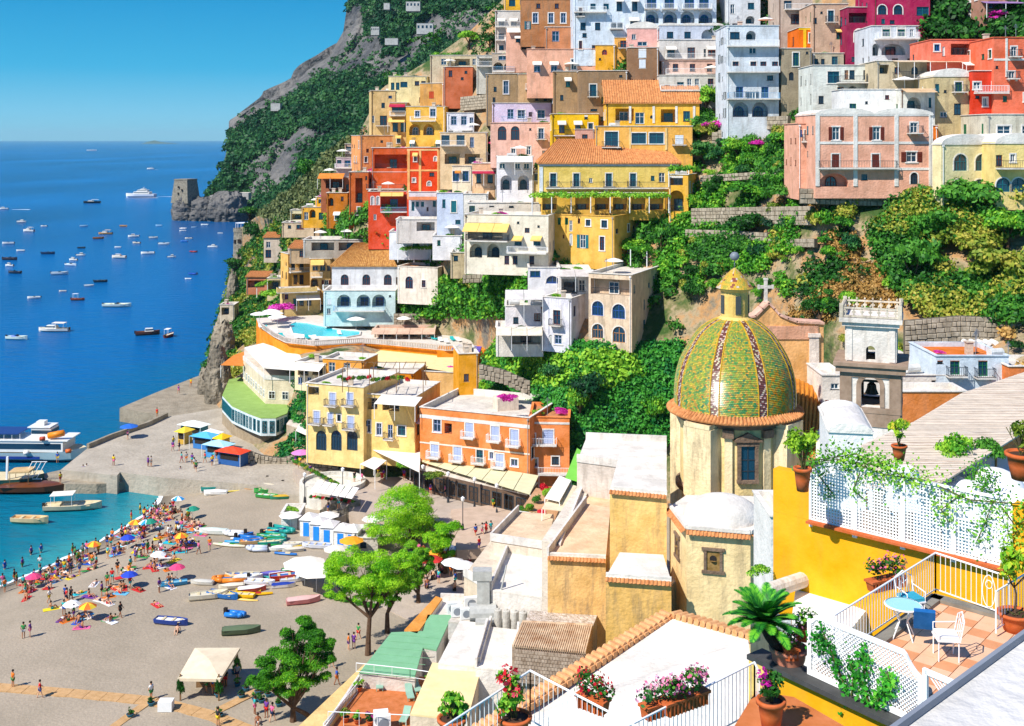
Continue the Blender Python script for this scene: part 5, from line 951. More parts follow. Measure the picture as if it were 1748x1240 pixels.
# bathing cabins
for i,(u,v) in enumerate([(528,905),(545,912),(563,918),(586,924),(604,926)]):
    p=bz(u,v+6);t=thing('beach_cabin','white beach cabin with a bright blue door','cabin',p,R_(-10),'beach cabins in a row');b=MB();b.box((0,0,1.1),(1.75,2.4,2.2));ob('wall',b.mesh('wall',stucco('eceae4',.1)),t)
    b=MB();b.add([(-1,-1.4,2.2),(1,-1.4,2.2),(1,1.4,2.2),(-1,1.4,2.2),(0,0,2.9)],[(0,1,4),(1,2,4),(2,3,4),(3,0,4),(3,2,1,0)]);ob('roof',b.mesh('roof',umb_w),t);b=MB();b.box((0,-1.22,.95),(.8,.06,1.8));b.box((.3,-1.27,.95),(.06,.06,.06));ob('door',b.mesh('door',mat('bright_blue_door','2a8ae0',.5,.05,1)),t)
H('white shed behind the first beach cabins',480,512,876,902,'e6e2dc','',S=sz(905,2),d=4,roof='flat');H('low flat grey building beside the pine trees',600,645,918,940,'d0c8bc','w 620 930 10 12 k',S=sz(945,2.2),d=5)
# beach hut with vines
c=bz(352,1178);t=thing('beach_hut','open white beach hut with canvas roof and vine-wrapped posts','beach hut',c,R_(6));t.scale=(.8,.8,.95);
b=MB();b.add([(-2.9,-2.6,2.3),(2.1,-3.2,2.25),(3.6,3.0,3.0),(-1.9,3.4,3.05),(.3,0,3.15)],[(0,1,4),(1,2,4),(2,3,4),(3,0,4)]);b.slab([(-2.9,-2.6,2.28),(2.1,-3.2,2.23),(3.6,3.0,2.98),(-1.9,3.4,3.03)],.25);ob('roof',b.mesh('roof',mat('cream_canvas','e4d2b4',.85,.1,1)),t)
for x,y,g_ in ((-2.6,-2.3,1),(1.9,-2.8,1),(3.3,2.7,1),(-1.7,3.1,0)):
    b=MB();b.bar((x,y,-.2),(x,y,2.6),.12);q=ob('post',b.mesh('post',wood),t)
    if g_: w1=ob('vine',bush_mesh(G_DK,1),q,(x,y,.1));w1.scale=(.55,.55,2.2)
b=MB();b.box((.5,1,.5),(3.6,.6,1));b.box((.5,1,1.04),(3.8,.8,.08));ob('counter',b.mesh('counter',wood),t)
b=MB();b.box((-2.2,-3.6,.45),(1.3,.9,.9));thing('crate','white chest freezer in front of the beach hut','freezer',c+Vector((-.5,-.2,0)),me=b.mesh('crate',white))
# board walks
bw=mat('boardwalk_planks','c8a070',.85,.15,2)
def walk(pts,w_):
    t=None
    for (u0,v0),(u1,v1) in zip(pts[:-1],pts[1:]):
        a,c=bz(u0,v0),bz(u1,v1);d=c-a;L=d.length;e=d/L;nn=Vector((-e.y,e.x,0));k=int(L/1.5);t=t or ob('boardwalk',None,kind='structure')
        if k < 1: k=1
        for i in range(k):
            p,q=a+d*(i+.01)/k,a+d*(i+.985)/k;z=Vector((0,0,.07+random.uniform(0,.02)));b=MB();b.slab([p-nn*w_+z,q-nn*w_+z,q+nn*w_+z,p+nn*w_+z],.1);ob('plank',b.mesh('plank',bw),t)
walk([(-30,1172),(120,1184),(265,1198),(360,1222),(430,1250)],.75);walk([(252,1200),(190,1245)],.45);walk([(372,1214),(440,1180),(470,1175)],.5)

def vine_pergola(label,u0,v0,u1,v1,S,g=G_BR,posts=True,dp=2.2,h=2.6):
    a,c=P(u0,v0,S),P(u1,v1,S);t=thing('vine_pergola',label,'pergola',a-Vector((0,0,h)));d=c-a;n=int(d.length/1.1)+1;bl=[((d*(i+.5)/n).x+random.uniform(-.3,.3),(d*(i+.5)/n).y+random.uniform(-dp/2,dp/2),h+(d*(i+.5)/n).z+random.uniform(-.1,.2),1.15,.8) for i in range(n)]
    C,dd=crown_pts(n*190,bl,.6);V,Fc=leaves(C,dd,.24,1.5);ob('vine',npmesh('vine',V,Fc,g),t)
    for i in range(0,n+1,3): b=MB();p=d*i/n;b.bar(p+Vector((0,-dp/2,0)),p+Vector((0,-dp/2,h)),.09);ob('post',b.mesh('post',metal_w),t)
    return t
vine_pergola('long green vine pergola in front of the yellow villa',908,336,1140,336,.0955);vine_pergola('green vine pergola over the white flat house',692,375,745,376,.1225);vine_pergola('vine pergola behind the beige wing',680,425,772,424,.1175)
vine_pergola('vine covered arbour on the lower yellow house terrace',1075,425,1112,428,.094);vine_pergola('green planted roof edge at the upper left',742,96,802,96,.137);vine_pergola('creeper covered canopy of the yellow annex',1140,292,1185,290,.096)
vine_pergola('vine arbour among the upper gardens',570,400,640,392,.134);vine_pergola('leafy arbour below the yellow hotel tiers',440,490,470,475,.15)
# ---------------- church of the tiled dome ----------------
Z(0,0,1)
ych=stucco('f0d79a',.35);ych2=stucco('efc878',.3);cream=stucco('f0dcb0',.45);brown_st=mat('brown_stone','86705e',.9,.25,1.2,.3,.1,bump=.5,bscale=4);whr=stucco('e8e1d5',.08)
C_=P(1254,690,.055);t=thing('church_dome','large green and yellow tiled church dome with lantern and drum','church dome',(C_.x,C_.y,14),R_(-90)-0*math.atan2(0,1));zz=C_.z-14
prof=[(101,0),(101.5,18),(100,40),(97,57),(92,74),(86,87),(80,97),(72,110),(64,121),(55,130),(44,138),(33,144),(25,147)]
pr=np.array(prof)*.055;sg=np.r_[0,np.cumsum(np.hypot(*np.diff(pr,axis=0).T))];rows=62;tv=np.linspace(0,sg[-1],rows+1);PRr=np.interp(tv,sg,pr[:,0]);PRz=np.interp(tv,sg,pr[:,1])
V=[];Cc=[];rib_a=[R_(a) for a in (15.5,60.5,105.5,150.5,195.5,240.5,285.5,330.5)]
cg=[lin(x) for x in ('a49c3a','8a983e','b8a440','7c9444','c4a840','949c42','62904a')];co_=lin('c08a1c');cy=lin('c8a234');cw=lin('c4b49c');cp=lin('70443a');cnv=lin('2c3050')
nt=168
for i in range(rows):
    for j in range(nt):
        a0=2*PI*(j+(.5 if i % 2 else 0))/nt;a1=a0+2*PI/nt*.94;am=(a0+a1)/2;r0,r1=PRr[i]+.085,PRr[i+1];z0,z1=PRz[i]+zz,PRz[i+1]+zz
        V += [(r0*math.cos(a0),r0*math.sin(a0),z0),(r0*math.cos(a1),r0*math.sin(a1),z0),(r1*math.cos(a1),r1*math.sin(a1),z1+.02),(r1*math.cos(a0),r1*math.sin(a0),z1+.02)]
        dist=min((abs((am-r+PI) % (2*PI)-PI),k) for k,r in enumerate(rib_a));dr=dist[0]*PRr[i];wr=.38*(.45+.55*PRr[i]/5.5)
        if dr < wr:
            x=int((am*PRr[i])/.19);c=(cw if (x+i) % 3 else (cnv if dist[1] == 1 else cp)) if (i//2+x) % 2 else (cnv if dist[1] == 1 else cp)
        elif dr < wr+.17: c=cy
        else:
            c=random.choice(cg);sec=int(((am-rib_a[0]) % (2*PI))/(PI/4));fr=((am-rib_a[0]) % (PI/4))/(PI/4)
            if sec == 0 and i < 26: q1=(fr*6+i*.22) % 1.5;q2=(fr*6-i*.22) % 1.5;c=co_ if min(q1,q2) < .38 else random.choice(cg[3:])
            elif i < 14 and (int(fr*9)+i//3) % 3 == 0: c=random.choice((lin('4a8a4c'),lin('b88c34')))
            elif random.random() < .06: c=random.choice((lin('3a7e56'),lin('b88434')))
        c=tuple(q*random.uniform(.8,1.15) for q in c);Cc.append(c)
V=np.array(V);Fc=np.arange(len(V)).reshape(-1,4)
dm=mat('glazed_dome_tiles','ffffff',.28,0,1,0,.5,attr='Col');q=ob('dome_tile',npmesh('dome_tile',V,Fc,dm,cols=np.array(Cc)),t);q['kind']='stuff'
b=MB();b.lathe([(r-.03,z+zz) for r,z in pr]+[(0,pr[-1][1]+zz)],48);ob('dome_shell',b.mesh('dome_shell',mat('mortar','6a6255'),True),t)
for r_a in rib_a:
    for da in (-1,1): b=MB();b.tube([((r+.07)*math.cos(r_a+da*(.42*(.45+.55*r/5.5))/max(r,.8)),(r+.07)*math.sin(r_a+da*(.42*(.45+.55*r/5.5))/max(r,.8)),z+zz) for r,z in pr],.06,5);ob('rib',b.mesh('rib',mat('yellow_glaze','c8a030',.4,.1,3)),t)
# tiled eave
b=MB();n=110
for i in range(n):
    a=2*PI*i/n;w_=2*PI/n;V=[]
    for r,z in ((5.45,zz+.18),(6.35,zz-.42)):
        for k,hh in ((0,0),(.2,.09),(.42,.13),(.64,.09),(.84,0)): V.append((r*math.cos(a+w_*k),r*math.sin(a+w_*k),z+hh))
    b.add(V,[(k,k+1,6+k,5+k) for k in range(4)]+[(5,6,7,8,9)])
b.lathe([(5.4,zz+.17),(6.33,zz-.43),(6.3,zz-.52),(5.2,zz-.5)],64);q=ob('eave',b.mesh('eave',tile_m),t)
b=MB();b.lathe([(4.9,zz-1.25),(5.3,zz-1.15),(5.3,zz-.95),(5.65,zz-.8),(5.65,zz-.6),(5.9,zz-.5)],64);ob('cornice',b.mesh('cornice',brown_st),t)
b=MB();b.lathe([(5.05,0),(5.05,zz-.5)],48);b.lathe([(5.05,zz-7.7),(5.5,zz-7.6),(5.5,zz-7.2),(5.15,zz-7.0)],48,mi=1);ob('wall',b.mesh('wall',[ych,brown_st],False),t)
for i,dg in enumerate((-55,35,125,215)):         # corner piers, in the dome's own frame (screen right is +)
    a=R_(dg+12);b=MB();b.M=Matrix.Rotation(a,4,'Z');b.box((5.1,0,(zz-1.1)/2),(2.4,2.9,zz-1.1));b.box((5.2,0,zz-.9),(2.3,2.7,.4));ob('pier',b.mesh('pier',cream),t)
for dg in (-17,22):
    a=R_(dg);b=MB();b.M=Matrix.Rotation(a,4,'Z');b.box((5.15,0,zz-4.2),(.3,.7,6));b.box((5.35,0,zz-1.5),(.5,1.0,.7),mi=1);ob('pilaster',b.mesh('pilaster',[cream,brown_st]),t)
a=R_(2);b=MB();b.M=Matrix.Rotation(a,4,'Z');zc=zz-4.1
for y in (-.78,.78): b.box((5.14,y,zc),(.36,.3,3.3))
b.box((5.16,0,zc-1.65),(.4,1.96,.3));b.box((5.16,0,zc+1.7),(.4,2.0,.3));b.box((5.2,0,zc+2.0),(.6,2.5,.14))
b.add([(x,y,z) for x in (5.0,5.45) for y,z in ((-1.3,zc+2.07),(1.3,zc+2.07),(0,zc+2.75))],[(0,1,2),(3,5,4),(0,3,4,1),(1,4,5,2),(2,5,3,0)]);q=ob('window',b.mesh('window',brown_st),t)
b=MB();b.M=Matrix.Rotation(a,4,'Z');b.box((5.08,0,zc),(.1,1.3,3.0));ob('pane',b.mesh('pane',glass),q)
b=MB();b.M=Matrix.Rotation(a,4,'Z');b.box((5.16,0,zc),(.05,.06,3));b.box((5.165,0,zc+.3),(.05,1.26,.06));b.box((5.165,0,zc-.7),(.05,1.26,.06));ob('glazing_bar',b.mesh('glazing_bar',metal_d),q)
zl=zz+147*.055-.15;b=MB();b.lathe([(1.6,zl-.2),(1.6,zl+.1),(1.42,zl+.25),(1.3,zl+.35),(1.3,zl+2.7),(1.5,zl+2.8),(1.55,zl+3.0),(0,zl+3.0)],20);q=ob('lantern',b.mesh('lantern',ych2),t)
for dg in (4,76,-68):
    a=R_(dg);b=MB();b.M=Matrix.Rotation(a,4,'Z');b.box((1.29,0,zl+1.5),(.12,.5,1.7));ob('window',b.mesh('window',mat('grey_grille','4a4f50',.7)),q)
V=[];Cc=[];rows2=11
for i in range(rows2):
    for j in range(36):
        r0=1.72*(1-i/rows2)**.8+.03;r1=1.72*(1-(i+1)/rows2)**.8;z0=zl+3.0+i*.17;z1=z0+.19;a0=2*PI*(j+.5*(i % 2))/36;a1=a0+2*PI/36*.93
        V += [(r0*math.cos(a0),r0*math.sin(a0),z0),(r0*math.cos(a1),r0*math.sin(a1),z0),(r1*math.cos(a1),r1*math.sin(a1),z1),(r1*math.cos(a0),r1*math.sin(a0),z1)]
        Cc.append(random.choice((cw,lin('c89a3a'),lin('8a4a3a'),cy,cy)) if (j//3) % 2 else random.choice((cy,cg[0],cg[4])))
q=ob('lantern_tile',npmesh('lantern_tile',np.array(V),np.arange(len(V)).reshape(-1,4),dm,cols=np.array(Cc)),t);q['kind']='stuff'
b=MB();b.lathe([(1.5,zl+3),(1.68,zl+3.02),(0,zl+4.9)],20);ob('lantern_cone',b.mesh('lantern_cone',mat('mortar','6a6255')),t)
b=MB();b.bar((0,0,zl+4.8),(0,0,zl+5.7),.05,6);b.lathe([(0,zl+5.5),(.25,zl+5.56),(.44,zl+5.8),(.44,zl+6.05),(.25,zl+6.3),(0,zl+6.36)],14);ob('ball_finial',b.mesh('ball_finial',mat('grey_lead','7a828a',.45,.1,4),True),t)
# chapel below the dome
ch=polyroom('octagonal church chapel with low white dome and brown window frames',[(1143,868),(1172,906),(1281,915),(1316,882),(1292,850),(1172,848)],24,13,'f2d6a0',roof=whr,stain=.35,name='chapel',cat='chapel');o=ch.location
b=MB();c=G(1232,884,24)-o;b.lathe([(3.15*math.cos(PI/2*i/8),1.75*math.sin(PI/2*i/8)+.1) for i in range(9)],28,c=c);ob('low_dome',b.mesh('low_dome',whr,True),ch)
pts=[G(u,v,24)-o for u,v in [(1143,868),(1172,906),(1281,915),(1316,882)]];b=MB()
for p,q in zip(pts[:-1],pts[1:]):
    d=q-p;nn=Vector((d.y,-d.x,0)).normalized();nn=nn if nn.dot(-o) > 0 else -nn
    tiled(b,p+nn*.45+Vector((0,0,-.18)),q+nn*.45+Vector((0,0,-.18)),p+Vector((0,0,.1)),q+Vector((0,0,.1)),.08,.28);
    w1=MB();w1.box((p+q)/2+Vector((0,0,.28)),(d.length,.25,.26),math.atan2(d.y,d.x));ob('rim',w1.mesh('rim',whr),ch)
ob('eave',b.mesh('eave',tile_m),ch)
for (p,q),f,w_ in (((0,1),.5,.8),((1,2),.42,1.0),((2,3),.5,.9)):
    a,c=pts[p],pts[q];d=c-a;m=a+d*f;rz=math.atan2(d.y,d.x);z=m.z-2.2;b=MB()
    for sx in (-1,1): b.box((sx*w_*.62,-.02,0),(.22,.22,1.9))
    b.box((0,-.03,.9),(w_+.8,.26,.24));b.box((0,-.03,-.9),(w_+.8,.26,.24));q2=ob('window',b.mesh('window',brown_st),ch,(m.x,m.y,z),rz);b=MB();b.box((0,0,0),(w_+.05,.06,1.6));b.lathe([(0,-.1),(.26,-.1)],12,(0,-.02,.1)) ;ob('pane',b.mesh('pane',mat('ochre_board','9a7a48',.8,.3,3)),q2)
    b=MB();b.M=Matrix.Rotation(PI/2,4,'X');b.lathe([(.28,.05),(0,.05)],14,(0,.15,0));ob('round_hole',b.mesh('round_hole',darkin),q2)
polyroom('stained plaster wall block under the chapel window',[(1146,1000),(1168,985),(1282,992),(1290,1010),(1285,960),(1160,950)],18.5,10,'e6cfa0',roof=whr,stain=.5,name='plaster_block',cat='church wall')
def eaved(label,px,z,h,col,st=.3,roof=None,fronts=(0,),name='church_wing',cat='church wing',pitch=.3,**k):
    t=polyroom(label,px,z,h,col,roof=roof or whr,stain=st,name=name,cat=cat,**k);o=t.location;P_=[G(u,v,z)-o for u,v in px]
    for i in fronts:
        p,q=P_[i],P_[(i+1) % len(P_)];d=q-p;nn=Vector((d.y,-d.x,0)).normalized();nn=nn if nn.dot(-o) > 0 else -nn;b=MB()
        tiled(b,p+nn*.35+Vector((0,0,-.12)),q+nn*.35+Vector((0,0,-.12)),p+nn*.05+Vector((0,0,.14)),q+nn*.05+Vector((0,0,.14)),.08,pitch);ob('eave',b.mesh('eave',tile_m),t)
        w1=MB();w1.box((p+q)/2-nn*.2+Vector((0,0,.25)),(d.length,.25,.3),math.atan2(d.y,d.x));ob('rim',w1.mesh('rim',whr),t)
    return t
eaved('upper yellow church wing with white vaulted roof',[(1041,839),(1138,848),(1138,780),(1058,776)],25.2,12,'f2c67c',fronts=(0,))
eaved('lower yellow church wing with white roof and drainpipe',[(1034,988),(1146,996),(1132,950),(1058,946)],20.6,12,'eebc70',.35,fronts=(0,))
b=MB();p=G(1062,992,20.4);b.bar(p,p-Vector((0,0,5.5)),.06,6);b.box(p,(.3,.3,.3));thing('drainpipe','rusty drainpipe on the lower yellow church wing','pipe',me=b.mesh('drainpipe',brown_st))
eaved('stained ochre church wing with small dark window and pink roof terrace',[(935,952),(1034,957),(1042,870),(1000,862)],18,12,'e6bc7c',.6,fronts=(0,),roof=stucco('e8c4a0',.15),par=(3,))
b=MB();b.box(G(1021,1037,12.6)+Vector((0,-.3,0)),(.75,.8,.85));thing('window','small dark square window in the stained ochre wing','window',me=b.mesh('window',darkin))
# gabled facade and cross
s_=.0625;o=P(1350,690,s_);t=thing('church_facade','tall peach church facade rising behind the dome','church facade',o+Vector((0,0,-6)),R_(0));zf=lambda v: (690-v)*s_+6;xf=lambda u: (u-1350)*s_
b=MB();out=[(1255,690),(1406,690),(1406,553),(1360,550),(1345,545),(1330,538),(1322,528),(1312,518),(1302,528),(1290,540),(1255,548)]
n=len(out);b.add([(xf(u),0,zf(v) if v < 690 else 0) for u,v in out]+[(xf(u),1.6,zf(v) if v < 690 else 0) for u,v in out],[tuple(range(n)),tuple(range(2*n-1,n-1,-1))]+[(i,n+i,n+(i+1) % n,(i+1) % n) for i in range(n)]);ob('wall',b.mesh('wall',stucco('f2b878',.3)),t)
b=MB();
for (u0,v0),(u1,v1) in zip(out[2:-1],out[3:]): a,c=Vector((xf(u0),.8,zf(v0)+.05)),Vector((xf(u1),.8,zf(v1)+.05));d=c-a;b.M=None;L=d.length;m=(a+c)/2;tl=Matrix.Rotation(-math.atan2(d.z,d.x),3,'Y');b.box(m,(L+.1,2.0,.22),tilt=tl)
ob('coping',b.mesh('coping',stucco('e8b8a0',.3)),t);b=MB();b.box((xf(1345),-.06,zf(568)),(6.5,.12,1.4));ob('frieze',b.mesh('frieze',stucco('e0a888',.5)),t)
b=MB();b.box((xf(1389),-.14,zf(630)),(1.0,.28,7.2));b.box((xf(1389),-.2,zf(572)),(1.3,.4,.4));ob('pilaster',b.mesh('pilaster',stucco('ecdccc',.2)),t)
cr=P(1310,519,s_);t=thing('stone_cross','white stone cross standing on the church facade top','cross',cr+Vector((0,.8,.1)));b=MB();b.box((0,0,1.2),(.34,.3,2.4));b.box((0,0,1.6),(1.5,.28,.32));[b.box((sx*.75,0,1.6),(.2,.34,.46)) for sx in (-1,1)];b.box((0,0,2.45),(.46,.34,.2));ob('cross',b.mesh('cross',stucco('e4dcd0',.3)),t)
t=thing('nave_roof','steep orange tiled nave roof beside the dome','tiled roof',P(1352,790,.053));b=MB();o=t.location
tiled(b,P(1350,800,.053)-o,P(1392,775,.0535)-o,P(1345,640,.061)-o,P(1407,668,.061)-o,.1,.35);ob('tiles',b.mesh('tiles',mat('orange_roof_tiles','dc9038',.85,0,1.2,.1,.1,col2='b8742c')),t)
polyroom('grey-white church side vault behind the palm pot',[(1392,790),(1470,760),(1440,700),(1396,690)],27,12,'c8bca8',stain=.4,roof=whr)
# bell tower
S_=.0525;o=P(1488,722,S_);bt=thing('bell_tower','pale bell tower with brown stone corners and an open arch','bell tower',o-Vector((0,0,4)),R_(-20));zz_=lambda v: (722-v)*S_+4;Lw=lambda a: a*S_
brs=mat('warm_brown_stone','a48c78',.9,.2,1.2,.35,.1);wst=stucco('e8dfd4',.25);hw=Lw(96)/2/1.02
def arch_wall(b,W_,z0,z1,y,aw,az0,az1,mi=0,dep=.5,M=None):
    b.M=M;r=aw/2;zc=az1-r;n_=10;arc=[(r*math.cos(PI*i/n_),zc+r*math.sin(PI*i/n_)) for i in range(n_+1)]
    F2=lambda pts: b.add([(x,y,z) for x,z in pts],[tuple(range(len(pts)))],mi)
    F2([(-W_,z0),(-r,z0),(-r,z1),(-W_,z1)]);F2([(r,z0),(W_,z0),(W_,z1),(r,z1)]);F2([(-r,z0),(r,z0),(r,az0),(-r,az0)]) if az0 > z0 else 0;F2([(r,zc),(r,z1),(0,z1)]+arc[n_//2:0:-1]);F2([(0,z1),(-r,z1),(-r,zc)]+arc[n_-1:n_//2-1:-1])
    out=[(r,az0)]+arc+[(-r,az0)]
    for i in range(len(out)): p,q=out[i],out[(i+1) % len(out)];b.add([(p[0],y,p[1]),(p[0],y+dep,p[1]),(q[0],y+dep,q[1]),(q[0],y,q[1])],[(0,1,2,3)],mi)
    b.M=None
b=MB()
for k in range(4): arch_wall(b,hw,0,zz_(627),-hw,Lw(30),zz_(684),zz_(635),0,.7,Matrix.Rotation(k*PI/2,4,'Z'))
for k in range(4):
    b.M=Matrix.Rotation(k*PI/2,4,'Z')
    for sx in (-1,1): b.box((sx*(hw-.42),-hw-.05,zz_(660)),(.95,.12,zz_(630)-zz_(690)),mi=1)
    b.box((0,-hw-.05,zz_(632)),(2*hw-1.9,.12,.45),mi=1);b.box((0,-hw-.06,zz_(690)),(2*hw+.1,.14,.5),mi=1)
    b.box((0,-hw-.04,zz_(706)),(2*hw,.1,1.2),mi=1)
    r=Lw(15);V=[(rr*math.cos(PI*i/10),-hw-.05,zz_(635)-r+rr*math.sin(PI*i/10)) for rr in (r,r+.4) for i in range(11)];b.add(V,[(i,i+1,12+i,11+i) for i in range(10)],1)
    for sx in (-1,1): b.box((sx*(r+.2),-hw-.03,(zz_(684)+zz_(635)-r)/2),(.4,.1,zz_(635)-r-zz_(684)),mi=1)
b.M=None;b.box((0,0,zz_(686)-.2),(2*hw-.1,2*hw-.1,.2),mi=1);b.box((0,0,zz_(622)),(2*hw+.9,2*hw+.9,.55),mi=1);b.box((0,0,zz_(614)),(2*hw+1.3,2*hw+1.3,.3),mi=1);ob('wall',b.mesh('wall',[wst,brs]),bt)
hu=Lw(80)/2;b=MB()
for k in range(4):
    arch_wall(b,hu,zz_(612),zz_(548),-hu,Lw(15),zz_(608),zz_(584),0,.5,Matrix.Rotation(k*PI/2,4,'Z'));b.M=Matrix.Rotation(k*PI/2,4,'Z');[b.box((sx*(hu-.3),-hu-.03,zz_(580)),(.5,.08,3.1)) for sx in (-1,1)]
b.M=None;b.box((0,0,zz_(548)),(2*hu+.6,2*hu+.6,.4));b.box((0,0,zz_(541)),(2*hu+1.1,2*hu+1.1,.4));ob('belfry',b.mesh('belfry',wst),bt)
b=MB();hp=hu+.35
for k in range(4):
    b.M=Matrix.Rotation(k*PI/2,4,'Z');z=zz_(537);b.box((0,-hp,z+.12),(2*hp,.2,.16));b.box((0,-hp,z+.85),(2*hp,.22,.14))
    for i in range(7): x=-hp+.35+(2*hp-.7)*i/6;b.box((x,-hp,z+.45),(.12,.12,.6));b.box((x,-hp,z+.5),(.34,.1,.16));b.lathe([(0,0),(.1,.1),(0,.3)],5,(x,-hp,z+.92))
    b.box((-hp,-hp,z+.6),(.34,.34,1.2))
ob('balustrade',b.mesh('balustrade',stucco('d8ccb8',.4)),bt)
b=MB();b.lathe([(.62,0),(.55,.12),(.42,.45),(.38,.8),(.2,1.0),(0,1.02)],14);b.box((0,0,1.12),(1.7,.16,.2));q=ob('bell',b.mesh('bell',mat('old_bronze','3a4038',.5,.2,3,metal=.5)),bt,(0,0,zz_(672)))
# plinths, small houses right of the tower
H('low white-blue house with two dark green doors and iron balcony',1598,1722,607,660,'d3dfe8','w 1630 627 15 26 gB; w 1678 628 15 28 gB; w 1602 616 10 10 k',S=.0655,yaw=0,d=8,stain=.08,roof='orange');H('white flat terrace house right of the bell tower',1536,1610,640,690,'eae4d8','w 1595 650 10 12 k',S=.0615,d=9,stain=.1,yk=598)
H('salmon orange wall house below the white terrace',1536,1650,668,730,'e08a50','',S=.0585,d=4,stain=.15,roof='flat');H('small white and pink house between dome and bell tower',1404,1442,640,700,'ece2d6','w 1412 690 8 14 r; w 1425 660 14 10 w',S=.059,d=6,stain=.2);H('orange walled house at the right edge behind the reed roof',1722,1800,625,660,'e08048','',S=.064,d=6)
b=MB()
for i in range(5): b.bar((i*.8,0,.5),(i*.8+.01,1.6,.5),.3,10)
b.box((1.6,.8,.1),(4.2,1.4,.1));[b.bar((x,y,-.4),(x,y,.1),.04) for x in (-.2,3.4) for y in (.2,1.4)];thing('water_tank','row of white water tanks on the blue house roof','water tank',P(1652,594,.066),me=b.mesh('water_tank',metal_w))
def roofpoly(label,px,z,h,col='e9e2d8',**k): return polyroom(label,px,z,h,col,name=k.pop('name','flat_roof_house'),cat=k.pop('cat','house'),**k)
# lower middle roofs
roofpoly('broad bright white flat roof left of the stained ochre wing',[(838,1010),(936,1024),(936,940),(872,930)],12,7,par=(3,),roof=whr)
roofpoly('cream roof with red coping left of the white flat roof',[(792,985),(838,1012),(875,930),(838,925)],11.5,6,'d8c8b0',roof=stucco('e0cfb8',.2),par=(0,))
roofpoly('pinkish roof terrace below the church steps',[(838,925),(935,940),(945,880),(885,876)],13,8,'e8d8c4',roof=stucco('e4c8a8',.2),par=(0,3))
roofpoly('white and pink stacked roofs behind the church wings',[(985,790),(1060,800),(1138,790),(1138,758),(1000,752)],21,10,'dcd0c4',roof=whr,par=(0,3),stain=.3);roofpoly('long sloping pink terrace beside the upper church wing',[(955,945),(1040,950),(1046,820),(1010,800)],17.5,8,'e4c8a4',roof=stucco('ecc8a0',.2),par=(3,))
roofpoly('narrow walkway roof with terracotta studs',[(925,925),(950,930),(1030,800),(1010,795)],17.8,8,'dcd0c0',roof=stucco('e0d4c4',.2))
b=MB();b.slab([G(965,815,19),G(988,822,19),G(1002,775,19),G(985,765,19)],.1);thing('green_roof','narrow bright green plastic roof beside the ravine','roof',me=b.mesh('green_roof',mat('green_plastic','7ac84a',.5,.05)))
roofpoly('garden terrace full of pots at the right of the square',[(880,885),(945,895),(965,845),(915,835)],12,6,'d8c8b4',roof=stucco('cfa078',.2),par=(0,));canopy('cream cloth awning over the potted terrace',[(925,868),(960,872),(985,830),(955,822)],14.5,mat('cream_canvas','e4d2b4',.85,.1,1),2.2)
canopy('thin cream awning along the church walkway',[(930,850),(955,856),(975,820),(955,812)],15,awnw,2.2)
for i,(u,v) in enumerate([(905,875),(915,862),(925,885),(935,850),(898,885),(940,870),(912,890),(928,842),(890,880)]): bush(u,v,16,15,(G_BR,G_DK,G_RED,G_BR,G_YL)[i % 5],'leafy potted shrub on the terrace right of the square',z=12)
L_=[(616,1150),(742,1160),(748,1120),(742,1112),(772,1052),(730,1052),(722,1080),(668,1082)];gm=mat('green_roofing','7fb48a',.8,.08,.8,.08,.1)
t=roofpoly('pale green L-shaped flat roof beside the beach trees',[(614,1150),(708,1158),(722,1108),(745,1112),(772,1052),(730,1052),(722,1080),(668,1082)],8,5,'d8d0c4',roof=gm)
for k in range(7):
    b=MB();a,c=G(614+k*9,1149-k*11,8.16),G(710+k*8,1157-k*11,8.16);b.bar(a,c if k < 4 else a.lerp(c,.9),.02);q=ob('seam',b.mesh('seam',gm),t);q.location=-t.location
roofpoly('white vaulted roof slab right of the green roof',[(748,1135),(818,1140),(838,1068),(785,1062)],9.5,6,roof=whr,par=(1,));roofpoly('second white roof slab beside the grey shed',[(812,1142),(878,1148),(885,1078),(832,1072)],9.8,6,roof=whr,par=(1,3))
roofpoly('tan flat roof above the red terrace',[(700,1222),(798,1232),(822,1140),(738,1134)],9,5,'e8d4b8',roof=mat('tan_canvas','e8c486'));tt=roofpoly('red tiled roof terrace with sun loungers and pots',[(552,1262),(705,1262),(745,1160),(626,1150)],6.6,4,'dcc8ac',roof=mat('red_paving','c87848',.85,.15,1.5),par=(3,))
roofpoly('long yellow wall top along the beach street',[(500,1252),(556,1252),(634,1140),(622,1136)],7,5,'f0c878',roof=stucco('ecc888',.1));roofpoly('orange edged parapet ramp above the shaded seating',[(690,1078),(712,1084),(755,1024),(744,1020)],8,5,'f0e4d4',roof=stucco('e09a50',.1))
roofpoly('white balcony terrace with plastic chairs behind the green roof',[(715,1078),(800,1070),(812,1030),(752,1028)],7.4,4,'ece4da',roof=whr,par=(2,));roofpoly('grey ducted service roof',[(765,1064),(840,1068),(850,1020),(800,1015)],9,5,'d8d4cc',roof=stucco('d4ccc0',.3))
t=roofpoly('weathered shed with rusty corrugated roof',[(874,1104),(1000,1116),(1012,1068),(892,1062)],13.6,6,'b49c84',roof=mat('rusty_sheet','d8c0a0',.8,0,1.2,.35,.1,col2='b08a68'),stain=.5)
b=MB();o=t.location;a,c,d,e=[G(u,v,13.78)-o for u,v in ((874,1104),(1000,1116),(1012,1068),(892,1062))]
for k in range(34): f=(k+.5)/34;b.bar(a.lerp(c,f),e.lerp(d,f),.05,4)
ob('corrugation',b.mesh('corrugation',mat('rusty_sheet','d8c0a0')),t)
b=MB();dd=c-a;hh=3.2
